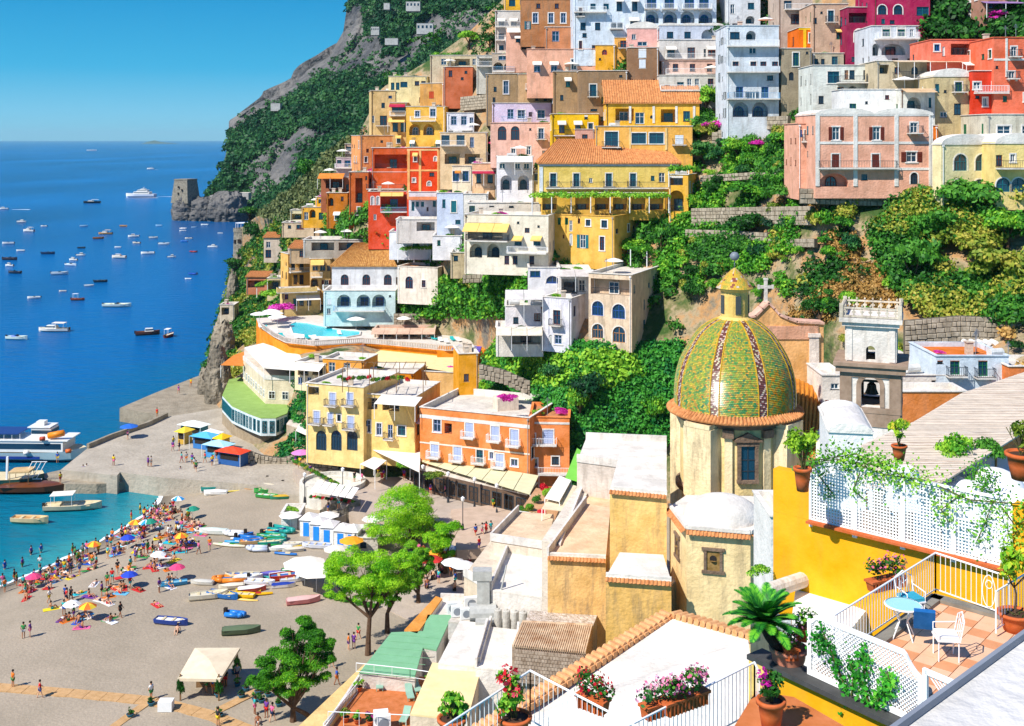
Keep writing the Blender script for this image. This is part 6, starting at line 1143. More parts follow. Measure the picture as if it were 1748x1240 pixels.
for r in range(9):
    for k in range(22):
        f=(k+(.5 if r % 2 else 0)+.5)/22.6;p=a+dd*f+Vector((0,-.06,-.3-r*.3));b.box(p,(dd.length/22.6*.9,.1,.25),math.atan2(dd.y,dd.x))
q=ob('brick',b.mesh('brick',mat('old_bricks','b8a490',.9,0,2,.3,.1,col2='8a7460')),t);q['kind']='stuff'
roofpoly('rubble roof strip behind the corrugated shed',[(895,1066),(1012,1072),(1020,1052),(905,1045)],13,5,'c8b8a0',roof=mat('rubble','d8ccc0',.95,0,3,.3,.1,col2='a0907c',bump=1,bscale=4))
for i in range(7):
    b=MB();b.lathe([(0,1.75),(.3,1.75),(.36,1.68),(.36,0)],14);b.lathe([(0,1.86),(.12,1.84),(.14,1.75)],8);p=G(850+i*14.5,1072+i*1.5,9.4);thing('water_tank','cylindrical pale steel tank standing in a row','tank',p,0,'cylindrical tanks behind the shed',me=b.mesh('water_tank',stucco('c8c4ba',.3)))
for u,v,w_,h_ in [(780,1052,1.1,1),(796,1056,1.1,1),(805,1040,1.4,1.2),(772,1046,1,1),(650,1242,1.2,1.4),(655,1246,1.1,1.2)]:
    b=MB();b.box((0,0,h_/2),(w_,.5,h_));q=thing('air_conditioner','boxed white outdoor air conditioner','air conditioner',G(u,v,9.2 if v < 1100 else 6.8),.2,me=b.mesh('air_conditioner',white));b=MB();b.M=Matrix.Rotation(PI/2,4,'X');b.lathe([(0,.26),(h_*.36,.26)],14,(0,h_/2,0));ob('fan',b.mesh('fan',mat('grey_metal','8a9098')),q)
t=thing('ventilation_duct','big grey ventilation duct rising from the service roof','duct',G(825,1062,9.2));b=MB();b.bar((-1.3,0,.9),(1.2,.2,.9),.85,14);b.box((0,.4,2.6),(1.2,1,3.4));b.box((-.1,.4,4.4),(1.8,1.2,.9));b.bar((1.2,0,.8),(2.2,.5,5.2),.09,6);b.box((.9,-1.2,.35),(3.2,1.2,.7));ob('duct',b.mesh('duct',mat('galvanised','c2c2bc',.5,.15,2,.2,metal=.2)),t)
# loungers, tables, pots on the red terrace
lm=mat('sage_fabric','8fb4a0',.8,.08,2)
for i,(u,v,rz) in enumerate([(648,1175,.5),(700,1192,.6),(712,1180,.7),(690,1232,.2),(735,1240,.2)]):
    q=thing('sun_lounger','sage green sun lounger on the red roof terrace','sun lounger',G(u,v,6.8),rz+1.2,'sage loungers on the red terrace');b=MB();b.box((0,0,.3),(1.3,.62,.07));ob('seat',b.mesh('seat',lm),q);b=MB();b.box((.9,0,.5),(.75,.62,.07),tilt=Matrix.Rotation(-.6,3,'Y'));ob('backrest',b.mesh('backrest',lm),q)
    for x in (-.55,.6):
        for y in (-.26,.26): b=MB();b.box((x,y,.13),(.06,.06,.26));ob('leg',b.mesh('leg',lm),q)
terra=mat('terracotta_pot','c8683c',.8,.12,6,0,.2)
def pot(loc,r,h,label,plant=None,pw=1.,ph=1.,pm=terra,extra=None,seed=0,n=260,ls=.05,z0=.7):
    q=thing('potted_plant',label,'potted plant',loc);b=MB();b.lathe([(0,0),(r*.68,0),(r*.86,h*.5),(r*.96,h*.84),(r*1.12,h*.85),(r*1.14,h*.97),(r*1.08,h),(r*.92,h),(r*.9,h*.9),(0,h*.9)],24);ob('pot',b.mesh('pot',pm,True),q)
    b=MB();b.lathe([(r*.9,h*.91),(0,h*.93)],16);ob('soil',b.mesh('soil',mat('soil','4a3426',.95)),q)
    if plant:
        st=random.getstate();random.seed(seed)
        C,d=crown_pts(n,[(random.uniform(-.5,.5)*pw,random.uniform(-.5,.5)*pw,h+ph*random.uniform(.2,.8),pw*random.uniform(.3,.5),ph*random.uniform(.2,.3)) for _ in range(7)],.7);V,Fc=leaves(C,d,ls,1.8);ob('foliage',npmesh('foliage',V,Fc,plant),q)
        if extra: C,d=crown_pts(n//3,[(random.uniform(-.5,.5)*pw,random.uniform(-.5,.5)*pw,h+ph*random.uniform(.3,.95),pw*random.uniform(.3,.45),ph*random.uniform(.15,.25)) for _ in range(5)],.3);V,Fc=leaves(C,d,ls*1.1,1.1);ob('flowers',npmesh('flowers',V,Fc,extra),q,kind='stuff')
        b=MB();[b.bar((random.uniform(-.2,.2)*r,random.uniform(-.2,.2)*r,h*.9),(random.uniform(-.5,.5)*pw,random.uniform(-.5,.5)*pw,h+ph*.7),.012*max(1,r*2),4) for _ in range(9)];ob('stem',b.mesh('stem',mat('stem','5a5a30',.9)),q);random.setstate(st)
    return q
for i,(u,v) in enumerate([(620,1168),(660,1168),(612,1180),(706,1160),(733,1172),(735,1200),(722,1205),(590,1232),(610,1235),(632,1238),(718,1226),(840,1180)]):
    pot(G(u,v,6.8),.3,.4,'potted green shrub on the red roof terrace',(G_BR,G_DK)[i % 2],.55,.7,extra=(None,G_MAG,None,G_YL)[i % 4],seed=i,ls=.12,n=160)
# rails of the red terrace
def rail(label,pts,z,hgt=1.0,sp=.13,r=.012,top=.025,m=metal_w,bottom=.08,floor_z=None,knob=False):
    """pts: photo points of the top rail; z: its height"""
    Q=[G(u,v,z) for u,v in pts];o=Q[0]-Vector((0,0,hgt));t=thing('railing',label,'railing',o)
    for a,c in zip(Q[:-1],Q[1:]):
        a,c=a-o,c-o;d=c-a;b=MB();b.bar(a,c,top,6);ob('top_rail',b.mesh('top_rail',m),t);b=MB();b.bar(a-Vector((0,0,hgt-bottom)),c-Vector((0,0,hgt-bottom)),top*.7,4);ob('bottom_rail',b.mesh('bottom_rail',m),t)
        k=max(1,int(d.length/sp));bm=MB();bm.bar((0,0,-(hgt-bottom)),(0,0,0),r,4);bme=bm.mesh('baluster',m)
        for i in range(1,k): ob('baluster',bme,t,a+d*i/k)
        for p in (a,c): b=MB();b.bar(p-Vector((0,0,hgt)),p,top*.9,4);ob('post',b.mesh('post',m),t)
    return t
rail('thin white railing around the red roof terrace',[(552,1236),(626,1148),(640,1140)],7.6,.9,.3,.02,.04)
rail('white pergola rails crossing over the red terrace',[(560,1215),(720,1222)],8.4,1.5,1.2,.02,.035);rail('upper white rail above the green roof edge',[(608,1132),(700,1142),(800,1158)],9.0,.8,1.4,.02,.035)
# broad white gable roof with stepped terracotta coping
t=thing('white_gable','broad white plaster gable roof edged with terracotta coping','roof',P(1140,1250,.029));o=t.location
A1,A2,A3,A4,A5=P(1146,1052,.0335)-o,P(1277,1092,.031)-o,P(1300,1260,.027)-o,P(760,1290,.027)-o,P(830,1245,.0285)-o
b=MB();b.slab([A1,A2,A3,A4,A5],1.2);ob('wall',b.mesh('wall',stucco('ebe3d6',.05)),t)
b=MB();
for (p,q,n_) in ((P(1140,1052,.0335)-o,P(800,1262,.0275)-o,34),(P(1150,1052,.0335)-o,P(1290,1092,.031)-o,13)):
    d=q-p;e=d.normalized();side=Vector((e.y,-e.x,0)).normalized()*.32
    for i in range(n_):
        c=p+d*(i+.5)/n_;L=d.length/n_;k=MB();k.bar(c-side*1.1+Vector((0,0,.12)),c+side*1.1+Vector((0,0,.18)),L*.42,8);k.bar(c-side*1.4+Vector((0,0,.0)),c+side*1.2+Vector((0,0,.03)),L*.5,4);ob('coping_tile',k.mesh('coping_tile',mat('pale_terracotta','dcaa78',.9,0,3,.1,.1,col2='c88a58')),t)
b=MB();p,q=P(1146,1058,.0333)-o,P(800,1275,.0275)-o;b.slab([p,q,q-Vector((0,-.1,.9)),p-Vector((0,-.1,.9))],.3);ob('coping_wall',b.mesh('coping_wall',stucco('e8cfa8',.2)),t)
# ---------------- foreground terraces ----------------
yw=mat('golden_yellow_wall','f0ac24',.85,.14,.7,.16,.15,bump=.12,bscale=12);zt=44.3
def vwall(label,px,ztop,zbot,m,thick=.25,name='wall',cat='wall'):
    Q=[G(u,v,ztop) for u,v in px];b=MB()
    for a,c in zip(Q[:-1],Q[1:]):
        d=(c-a);n=Vector((-d.y,d.x,0)).normalized()*thick;n=n if n.y > 0 else -n
        b.add([a,c,c+n,a+n]+[Vector((p.x,p.y,zbot)) for p in (a,c,c+n,a+n)],[(0,1,2,3),(4,7,6,5),(0,4,5,1),(1,5,6,2),(2,6,7,3),(3,7,4,0)])
    return thing(name,label,cat,me=b.mesh(name,m))
# reed canopy and white sails
def sheetpoly(b,pts,n=14,sag=.25):
    A,B,C,D=pts;V=[]
    for i in range(n+1):
        for j in range(n+1):
            p=A.lerp(B,i/n).lerp(D.lerp(C,i/n),j/n);p=p-Vector((0,0,sag*math.sin(PI*i/n)*math.sin(PI*j/n)+.03*math.sin(i*2.3+j)));V.append(p)
    b.add(V,[(i*(n+1)+j,(i+1)*(n+1)+j,(i+1)*(n+1)+j+1,i*(n+1)+j+1) for i in range(n) for j in range(n)])
reed=mat('reed_matting','dccbb6',.95,0,1.2,.12,.1,col2='b8a490');zr=42.6
t=thing('reed_canopy','huge pale reed mat canopy over the neighbouring terrace','canopy',G(1600,780,zr-2.5));o=t.location
Q=[G(1475,835,zr)-o,G(1605,826,zr)-o,G(1770,724,zr)-o,G(1770,628,zr)-o,G(1640,672,zr)-o,G(1560,720,zr)-o,G(1470,760,zr)-o]
b=MB();b.slab(Q,.06);ob('reed_mat',b.mesh('reed_mat',reed),t)
b=MB();
for k in range(90):
    f=(k+random.random()*.6)/90;a=(G(1475,835,zr).lerp(G(1470,760,zr),f)) if False else None
    v=640+f*190;u0=np.interp(v,[628,672,720,760,835],[1770,1640,1560,1470,1475]);u1=np.interp(v,[700,724,826,835],[1785,1768,1605,1475]);
    if u1-u0 > 12: b.bar(G(u0+3,v,zr)-o+Vector((0,0,.03)),G(u1-6,v+random.uniform(-2,2),zr)-o+Vector((0,0,.03)),.022,4)
q=ob('reed',b.mesh('reed',mat('reed_light','e8dccb',.95,.1,3)),t);q['kind']='stuff'
for u,v in ((1480,834),(1605,826),(1700,766)): b=MB();p=G(u,v,zr)-o;b.bar(p-Vector((0,0,2.5)),p,.05,6);ob('post',b.mesh('post',wood),t)
polyroom('white rounded terrace wall under the reed canopy',[(1585,872),(1760,905),(1760,790),(1660,770),(1560,835)],41.2,2.5,'f0eeea',roof=mat('white_plaster','f2f0ec',.85,.04,2),stain=.02)
for i,(u,v,r,h_) in enumerate([(1610,850,1.1,.9),(1650,868,1.2,1.0),(1700,850,1.2,1.1),(1735,880,1.0,1.0),(1590,820,.8,.7),(1660,830,.9,.9)]):
    b=MB();b.lathe([(r*math.cos(PI/2*k/8),h_*math.sin(PI/2*k/8)) for k in range(9)],20,sx=1.3);thing('white_vault','small rounded white plaster vault beside the lattice','vault',G(u,v,41.3),i*.7,'rounded white vaults',me=b.mesh('white_vault',mat('white_plaster','f2f0ec'),True))
H('white vaulted roof beside the grey church side wall',1415,1490,735,830,'f2efe9','',S=.0345,yaw=10,d=6,roof='vault',stain=.03)
# yellow wall with the long lattice
LT=[G(1383,783,46.1),G(1721,852,46.1)];d=LT[1]-LT[0];e=d.normalized();nn=Vector((-e.y,e.x,0));zl0,zl1=44.42,46.1
Lw_=G(1350,776,46.1)
b=MB();a,c=LT[0]-e*1.15+nn*.0,LT[1]+e*3;z0w=41.5
b.add([Vector((p.x,p.y,z)) for p in (a,c,c+nn*.35,a+nn*.35) for z in (z0w,44.38)],[(0,2,3,1),(2,4,5,3),(4,6,7,5),(6,0,1,7),(1,3,5,7)])
t=thing('yellow_wall','long golden yellow wall carrying the white lattice','wall',me=b.mesh('yellow_wall',yw))
b=MB();a2,c2=LT[0]-e*1.15,LT[0]-e*.02;b.add([Vector((p.x,p.y,z)) for p in (a2-nn*.004,c2-nn*.004,c2+nn*.35,a2+nn*.35) for z in (44.385,45.6)],[(0,2,3,1),(2,4,5,3),(4,6,7,5),(6,0,1,7),(1,3,5,7)]);thing('yellow_pier','yellow pier at the left end of the long lattice','pier',me=b.mesh('yellow_pier',yw))
b=MB();a2,c2=LT[1]+e*.1,LT[1]+e*3;b.add([Vector((p.x,p.y,z)) for p in (a2-nn*.004,c2-nn*.004,c2+nn*.35,a2+nn*.35) for z in (44.385,46.0)],[(0,2,3,1),(2,4,5,3),(4,6,7,5),(6,0,1,7),(1,3,5,7)]);thing('yellow_pier','yellow wall end at the right of the long lattice','pier',me=b.mesh('yellow_pier',yw))
t=thing('lattice_fence','long white square-mesh lattice screen on the yellow wall','lattice fence',LT[0]-Vector((0,0,1.7)));o=t.location;Lt=d.length;npn=4
for k in range(npn):
    s0,s1=Lt*k/npn+.03,Lt*(k+1)/npn-.03;b=MB();vz=zl1-zl0;nv=int((s1-s0)/.082);nh=int(vz/.082);base=LT[0];base=Vector((base.x,base.y,zl0))-o
    def ztop(s): return vz*(1-.22*max(0,1-s/.9)**2) if k == 0 else vz
    for i in range(nv+1): s=s0+(s1-s0)*i/nv;h_=ztop(s);b.box(base+e*s+Vector((0,0,h_/2)),(.036,.012,h_),math.atan2(e.y,e.x))
    for i in range(nh+1):
        z=vz*i/nh;ss=s0
        if k == 0: 
            while ztop(ss) < z-.01 and ss < s1: ss += .05
        b.box(base+e*(ss+s1)/2+nn*-.013+Vector((0,0,z)),(s1-ss,.012,.036),math.atan2(e.y,e.x))
    ob('lattice_panel',b.mesh('lattice_panel',metal_w),t)
    b=MB();
    for s in (s0,s1): h_=ztop(s);b.box(base+e*s-nn*.03+Vector((0,0,h_/2-.1)),(.07,.06,h_+.2),math.atan2(e.y,e.x))
    b.box(base+e*(s0+s1)/2-nn*.03+Vector((0,0,.0)),(s1-s0,.06,.07),math.atan2(e.y,e.x))
    if k: b.box(base+e*(s0+s1)/2-nn*.03+Vector((0,0,vz)),(s1-s0,.06,.07),math.atan2(e.y,e.x))
    else:
        for i in range(10): sa,sb=s0+(s1-s0)*i/10,s0+(s1-s0)*(i+1)/10;b.bar(base+e*sa-nn*.03+Vector((0,0,ztop(sa))),base+e*sb-nn*.03+Vector((0,0,ztop(sb))),.035,4)
    ob('frame',b.mesh('frame',metal_w),t)
b=MB();a,c=LT[0]-nn*.12,LT[1]-nn*.12;m=(a+c)/2;b.box((m.x,m.y,44.39),(Lt,.3,.06),math.atan2(e.y,e.x));thing('ledge','terracotta ledge under the long white lattice','ledge',me=b.mesh('ledge',mat('terracotta_pot','c8683c')))
def vine(label,base,dirs,n,ls,g,name='climbing_plant',flowers=None,rad=.16):
    """leaves along wandering stems: dirs is a list of polylines"""
    t=thing(name,label,'climbing plant',base);b=MB();C=[]
    for pl in dirs:
        pl=[Vector(p)-Vector(base) for p in pl];b.tube(pl,[.018]*(len(pl)-1)+[.008],4)
        for _ in range(n):
            k=random.randrange(len(pl)-1);p=pl[k].lerp(pl[k+1],random.random());C.append(p+Vector([random.gauss(0,rad) for _ in range(3)]))
    C=np.array([tuple(c) for c in C]);dd=rng.normal(0,1,C.shape)*.6+np.array([-.3,-.9,.5]);V,Fc=leaves(C,dd,ls,1.5);ob('stem',b.mesh('stem',mat('stem','5a5a30')),t);ob('foliage',npmesh('foliage',V,Fc,g),t)
    if flowers: k=len(C)//4;V,Fc=leaves(C[rng.choice(len(C),k)],dd[:k],ls*.8,1.1);ob('flowers',npmesh('flowers',V,Fc,flowers),t)
    return t
PL=lambda s,z,off=0.: LT[0]+e*s-nn*.08+Vector((0,0,z-46.1))
vine('bright creeper spilling over the left lattice top',PL(.6,44.5),[[PL(-.2,45.9),PL(.8,46.25),PL(2,46.3),PL(3,46.1)],[PL(.2,46.1),PL(1.4,46.5),PL(2.6,46.3)],[PL(1.0,46.3),PL(2.2,46.1),PL(3.6,46.2)]],420,.065,G_BR,rad=.2)
vine('thin creeper climbing the middle of the lattice',PL(5,44.4),[[PL(3.6,46.1),PL(4.4,45.9),PL(5.2,46.0),PL(6.2,46.15)],[PL(4.6,44.9),PL(4.8,45.4),PL(5.0,46.0)],[PL(4.2,46.0),PL(3.7,45.5),PL(3.9,45.2)]],200,.06,G_BR)
vine('sparse creeper tendrils on the left lattice panels',PL(.8,44.5),[[PL(.3,45.7),PL(.7,45.3),PL(.5,45.1)],[PL(1.5,46.0),PL(1.3,45.5),PL(1.7,45.3)]],90,.05,G_BR,rad=.09)
vine('creeper over the right end of the lattice',PL(6,44.4),[[PL(5.6,45.6),PL(6.4,45.9),PL(7.2,45.6)],[PL(5.2,45.9),PL(5.6,45.4),PL(5.3,45.0)],[PL(6.2,46.2),PL(7.4,46.3),PL(8.2,46.0)]],220,.055,G_BR)
bush(1640,800,60,50,G_BR,'bright shrub mass under the reed canopy edge',z=42,S=None);bush(1690,790,50,40,G_DK,'dark shrub behind the white vaults',z=42);bush(1560,760,30,24,G_DK,'small shrub in the reed canopy shade',z=40)
vine('tall leafy vine beside the white vaults',G(1665,860,41.5),[[G(1665,860,41.5),G(1662,820,42.2),G(1672,790,43)],[G(1665,860,41.5),G(1680,830,42.4),G(1690,810,43)]],420,.07,G_BR,rad=.22)
# big pots on the left
pot(G(1370,838,45.65),.22,.62,'tall terracotta jar with grassy plant at the lattice end',leafmat('grassy_foliage','6a9a20','a8d030','d8c040'),.5,1.1,n=900,ls=.07,seed=3)
pot(G(1535,780,44.2)+Vector((0,0,-.1)),.24,.5,'terracotta pot with ponytail palm before the reed canopy',leafmat('grassy_foliage','6a9a20','a8d030','d8c040'),.5,.9,n=260,ls=.1,seed=4)
b=MB();b.box(G(1540,800,43.3)-Vector((0,0,.7)),(.9,.9,1.4));thing('pedestal','white pedestal under the ponytail palm pot','pedestal',me=b.mesh('pedestal',white))
pot(G(1745,818,45.4),.42,.75,'large terracotta jar at the right picture edge',G_YL,.7,.9,n=500,ls=.1,seed=5)
# white lower terrace and flower box
polyroom('white plastered strip terrace beside the yellow wall',[(1352,1062),(1440,1100),(1478,1052),(1360,998)],42.2,1,'f4f0ea',roof=mat('white_plaster','f2f0ec'),stain=.02)
b=MB();b.bar(G(1310,1010,42.8),G(1385,985,42.6),.22,12);thing('white_coping','rounded white coping at the end of the strip terrace','coping',me=b.mesh('white_coping',whr))
bush(1336,965,26,18,G_BR,'bright green pot bush before the white arch',z=42.6);bush(1300,985,34,18,G_BR,'green creeper on the white coping',z=42.6)
def fbox(label,c,L,rz,g,fl,seed=0,n=420,hgt=.5,wd=.24,ls=.055):
    q=thing('flower_box',label,'flower box',c,rz);b=MB();b.add([(x*L/2*k,y*wd/2*k,z) for z,k in ((0,.88),(.24,1)) for x,y in ((-1,-1),(1,-1),(1,1),(-1,1))],[(0,3,2,1),(0,1,5,4),(1,2,6,5),(2,3,7,6),(3,0,4,7),(4,5,6,7)]);[b.box((x,-wd/2-.01,.12),(.03,.03,.22)) for x in np.arange(-L/2+.08,L/2,.09)];b.box((0,0,.235),(L+.04,wd+.05,.05));ob('box',b.mesh('box',terra),q)
    st=random.getstate();random.seed(seed);bl=[(L*(-.5+(k+.5)/6),random.uniform(-.08,.08),.3+hgt*random.uniform(.1,.6),.2,.2) for k in range(6)]
    C,dd=crown_pts(n,bl,.8);V,Fc=leaves(C,dd,ls,1.5);ob('foliage',npmesh('foliage',V,Fc,g),q);C,dd=crown_pts(n//3,[(x,y,z+.05,r*1.05,r2*1.1) for x,y,z,r,r2 in bl],.2);C=C+rng.normal(0,.02,C.shape);V,Fc=leaves(C,dd,ls*1.15,1.0);ob('flowers',npmesh('flowers',V,Fc,fl),q,kind='stuff');random.setstate(st);return q
fbox('flower box with pink blooms hung on the yellow wall railing',G(1512,1005,44.7),1.0,R_(25),G_DK,G_PNK,1)
# tiled terrace
TF=[G(1500,1095,zt),G(1600,1020,zt),G(1770,1064,zt),G(1770,1300,zt),G(1575,1212,zt),G(1394,1132,zt)]
b=MB();b.slab(TF,.5);fl_=ob('terrace_floor',b.mesh('terrace_floor',mat('floor_grout','c8a488',.9)),kind='structure')
o=G(1600,1020,zt);e1=(G(1770,1064,zt)-o).normalized();e2=Vector((e1.y,-e1.x,0));
tmA=mat('peach_floor_tile','e2b490',.7,.06,2,0,.3);tmB=mat('coral_floor_tile','d69468',.7,.08,2,0,.3);tb=MB();tb.box((0,0,.012),(.385,.385,.02));tA=tb.mesh('tile',tmA);tb2=MB();tb2.box((0,0,.012),(.385,.385,.02));tB=tb2.mesh('tile',tmB)
from mathutils.geometry import intersect_point_tri_2d
def inpoly(x,y,pts):
    c=False;j=len(pts)-1
    for i in range(len(pts)):
        if (pts[i].y > y) != (pts[j].y > y) and x < (pts[j].x-pts[i].x)*(y-pts[i].y)/(pts[j].y-pts[i].y)+pts[i].x: c=not c
        j=i
    return c
cnt=0
for i in range(-14,14):
    for j in range(0,22):
        p=o+e1*(i*.4+.2)+e2*(j*.4+.2)
        if all(inpoly(p.x+dx*e1.x+dy*e2.x,p.y+dx*e1.y+dy*e2.y,TF) for dx in (-.19,.19) for dy in (-.19,.19)) and cnt < 290:
            k=ob('tile',tB if (i-j) % 7 == 0 or (i+j) % 9 == 2 else tA,fl_,(p.x,p.y,zt),math.atan2(e1.y,e1.x));cnt += 1
b=MB();a,c,g_=G(1505,1088,zt+.1),G(1598,1018,zt+.1),G(1772,1066,zt+.1)
for p,q in ((a,c),(c,g_)): dd=q-p;b.box((p+q)/2-Vector((0,0,.25)),(dd.length+.2,.3,.5),math.atan2(dd.y,dd.x))
thing('terrace_kerb','grey marble kerb round the tiled terrace','kerb',me=b.mesh('terrace_kerb',mat('grey_marble','8a8478',.7,.2,2)))
rail('white iron railing round the tiled terrace',[(1424,1051),(1597,944),(1722,985)],zt+1.0,.93,.125,.009,.022)
b=MB();c=G(1688,975,zt+1.0);
for s1,s2,z in ((.16,.34,-.45),): 
    for k in range(20): a0,a1=2*PI*k/20,2*PI*(k+1)/20;b.bar(c+e1*.14*math.cos(a0)+Vector((0,0,-.45+.36*math.sin(a0))),c+e1*.14*math.cos(a1)+Vector((0,0,-.45+.36*math.sin(a1))),.01);b.bar(c+e1*.07*math.cos(a0)+Vector((0,0,-.3+.09*math.sin(a0))),c+e1*.07*math.cos(a1)+Vector((0,0,-.3+.09*math.sin(a1))),.009)
thing('iron_ornament','looped white ironwork ornament in the terrace railing','ornament',me=b.mesh('iron_ornament',metal_w))
rail('short white stair railing at the right picture edge',[(1700,1010),(1770,968)],zt+1.0,.9,.14,.009,.02)
# table and chairs
p=G(1542,1090,zt);t=thing('garden_table','round white garden table with pale blue top','table',p);b=MB();b.lathe([(0,.73),(.36,.73),(.38,.71),(.36,.69),(0,.69)],26);ob('table_top',b.mesh('table_top',mat('pale_blue_glass','a8dce8',.15,.05,spec=.6)),t);b=MB();b.lathe([(.37,.70),(.4,.72),(.37,.74)],26);ob('rim',b.mesh('rim',metal_w),t)
for k in range(4): a=PI/2*k+.4;b=MB();b.tube([(.3*math.cos(a),.3*math.sin(a),.7),(.1*math.cos(a),.1*math.sin(a),.38),(.3*math.cos(a),.3*math.sin(a),0)],.014,5);ob('leg',b.mesh('leg',metal_w),t)
def chair(label,p,rz,cush):
    t=thing('garden_chair',label,'chair',p,rz);b=MB();b.box((0,0,.45),(.46,.46,.03));ob('seat',b.mesh('seat',metal_w),t);b=MB();b.tube([(-.22,.22,.45),(-.22,.3,.85),(0,.32,.98),(.22,.3,.85),(.22,.22,.45)],.014,5);[b.bar((x,.23,.45),(x,.305,.9),.008) for x in (-.1,0,.1)];b.tube([(-.12,.3,.8),(0,.31,.7),(.12,.3,.8)],.008,4);ob('backrest',b.mesh('backrest',metal_w),t)
    for x in (-.2,.2):
        for y in (-.2,.2): b=MB();b.bar((x,y,0),(x,y,.45),.014,5);ob('leg',b.mesh('leg',metal_w),t)
        b=MB();b.tube([(x*1.1,-.2,.45),(x*1.15,-.2,.66),(x*1.15,.26,.68)],.012,5);ob('armrest',b.mesh('armrest',metal_w),t)
    if cush: b=MB();b.box((0,0,.5),(.42,.42,.07));ob('cushion',b.mesh('cushion',cush),t)
    return t
blu=mat('blue_cushion','1f62a0',.85,.12,8)
chair('white iron chair with blue cushion beyond the round table',G(1555,1058,zt),R_(15),mat('turquoise_cushion','3aa0b8',.85,.1,8));chair('white iron chair with white cushion right of the table',G(1615,1125,zt),R_(-95),mat('white_cushion','eeeae4',.85))
b=MB();b.box((0,0,.25),(.42,.1,.44),tilt=Matrix.Rotation(.35,3,'X'));thing('cushion','blue cushion leaning by the front lattice','cushion',G(1578,1112,zt)+Vector((0,0,.42)),R_(-15),me=b.mesh('cushion',blu))
# front lattice with concave tops, vines
FL=[G(1380,1150,zt-.25),G(1575,1240,zt-.25),G(1650,1280,zt-.25)];e3=(FL[1]-FL[0]).normalized();n3=Vector((-e3.y,e3.x,0));rz3=math.atan2(e3.y,e3.x)
t=thing('front_lattice','white framed diagonal lattice screen with concave corners','lattice fence',FL[0]);Lf=(FL[1]-FL[0]).length
def ztf(x): return 1.28 if .22 < x < Lf-.35 else (1.12+.16*((x/.22)**2)) if x <= .22 else 1.28-.36*min(1,((x-(Lf-.35))/.3))**.6
b=MB();xs_=np.linspace(0,Lf,40)
for x0,x1 in zip(xs_[:-1],xs_[1:]): z0,z1=ztf(x0),ztf(x1);b.add([(x0,-.03,z0),(x1,-.03,z1),(x1,-.03,z1-.09),(x0,-.03,z0-.09),(x0,.03,z0),(x1,.03,z1),(x1,.03,z1-.09),(x0,.03,z0-.09)],[(0,3,2,1),(4,5,6,7),(0,1,5,4),(3,7,6,2)])
for x in (.04,Lf-.04): b.box((x,0,ztf(x)/2),(.09,.07,ztf(x)))
b.box((Lf/2,0,.05),(Lf,.06,.1));ob('frame',b.mesh('frame',metal_w),t,None,rz3);b=MB();sp=.085
for dr in (1,-1):
    k=-int(1.3/sp)
    while k*sp < Lf+1.3:
        pts=[];
        for z in np.arange(.1,1.25,.02):
            x=k*sp+dr*z
            if .08 < x < Lf-.08 and z < ztf(x)-.08: pts.append((x,z))
        if len(pts) > 2: (xa,za),(xb,zb_)=pts[0],pts[-1];b.bar((xa,.0 if dr > 0 else .012,za),(xb,.0 if dr > 0 else .012,zb_),.013,4)
        k += 1
ob('lattice_slats',b.mesh('lattice_slats',metal_w),t,None,rz3);[setattr(ch,'rotation_euler',(0,0,rz3)) for ch in t.children]
t2=thing('front_lattice','second short white lattice screen cut off by the white roof','lattice fence',FL[0]+e3*(Lf+.02),rz3);b=MB();b.box((.04,0,.55),(.09,.07,1.1));b.box((.8,0,.05),(1.5,.06,.1));b.box((.85,0,1.05),(1.6,.07,.09));ob('frame',b.mesh('frame',metal_w),t2);b=MB()
for k in range(-14,20):
    for dr in (1,-1):
        x0=k*.085;xa,xb=(x0,x0+.95) if dr > 0 else (x0+.95,x0);z0,z1=.1,1.02
        if xa > .08 and xb > .08 and xa < 1.6 and xb < 1.6: b.bar((xa,0 if dr > 0 else .012,z0),(xb,0 if dr > 0 else .012,z1),.013,4)
ob('lattice_slats',b.mesh('lattice_slats',metal_w),t2)
b=MB();m=FL[0]+e3*Lf*.5;b.box((m.x-.1,m.y,FL[0].z-.06),(Lf+2.6,.5,.1),rz3);thing('ledge','dark slate ledge beneath the front lattice','ledge',me=b.mesh('ledge',mat('dark_slate','4a4a4a',.6,.2,3)))
b=MB();a,c=FL[0]-e3*1.0-n3*.16,FL[0]+e3*(Lf+1.4)-n3*.16;b.add([Vector((p.x,p.y,z)) for p in (a,c,c+n3*.4,a+n3*.4) for z in (41,FL[0].z-.115)],[(0,2,3,1),(2,4,5,3),(4,6,7,5),(6,0,1,7),(1,3,5,7)]);thing('yellow_wall','golden yellow wall under the front lattice','wall',me=b.mesh('yellow_wall',yw))
FP=lambda x,z: FL[0]+e3*x-n3*.07+Vector((0,0,z))
for i,(pl,n_) in enumerate([([FP(1.1,-.6),FP(1.0,0),FP(.75,.45),FP(.55,.8),FP(.35,1.1)],150),([FP(1.1,0),FP(1.15,.4),FP(1.05,.7)],70),([FP(1.5,0),FP(1.35,.4),FP(1.45,.8),FP(1.35,1.0)],130),([FP(1.6,-.1),FP(1.8,.3),FP(2.0,.5),FP(1.9,.8)],170),([FP(.2,.8),FP(.5,.75)],50)]): vine('leafy green vine trained up the front lattice',pl[0],[pl],int(n_*2),.065,leafmat('glossy_foliage','1c6a1c','3fa82c','7fd040'),rad=.09)
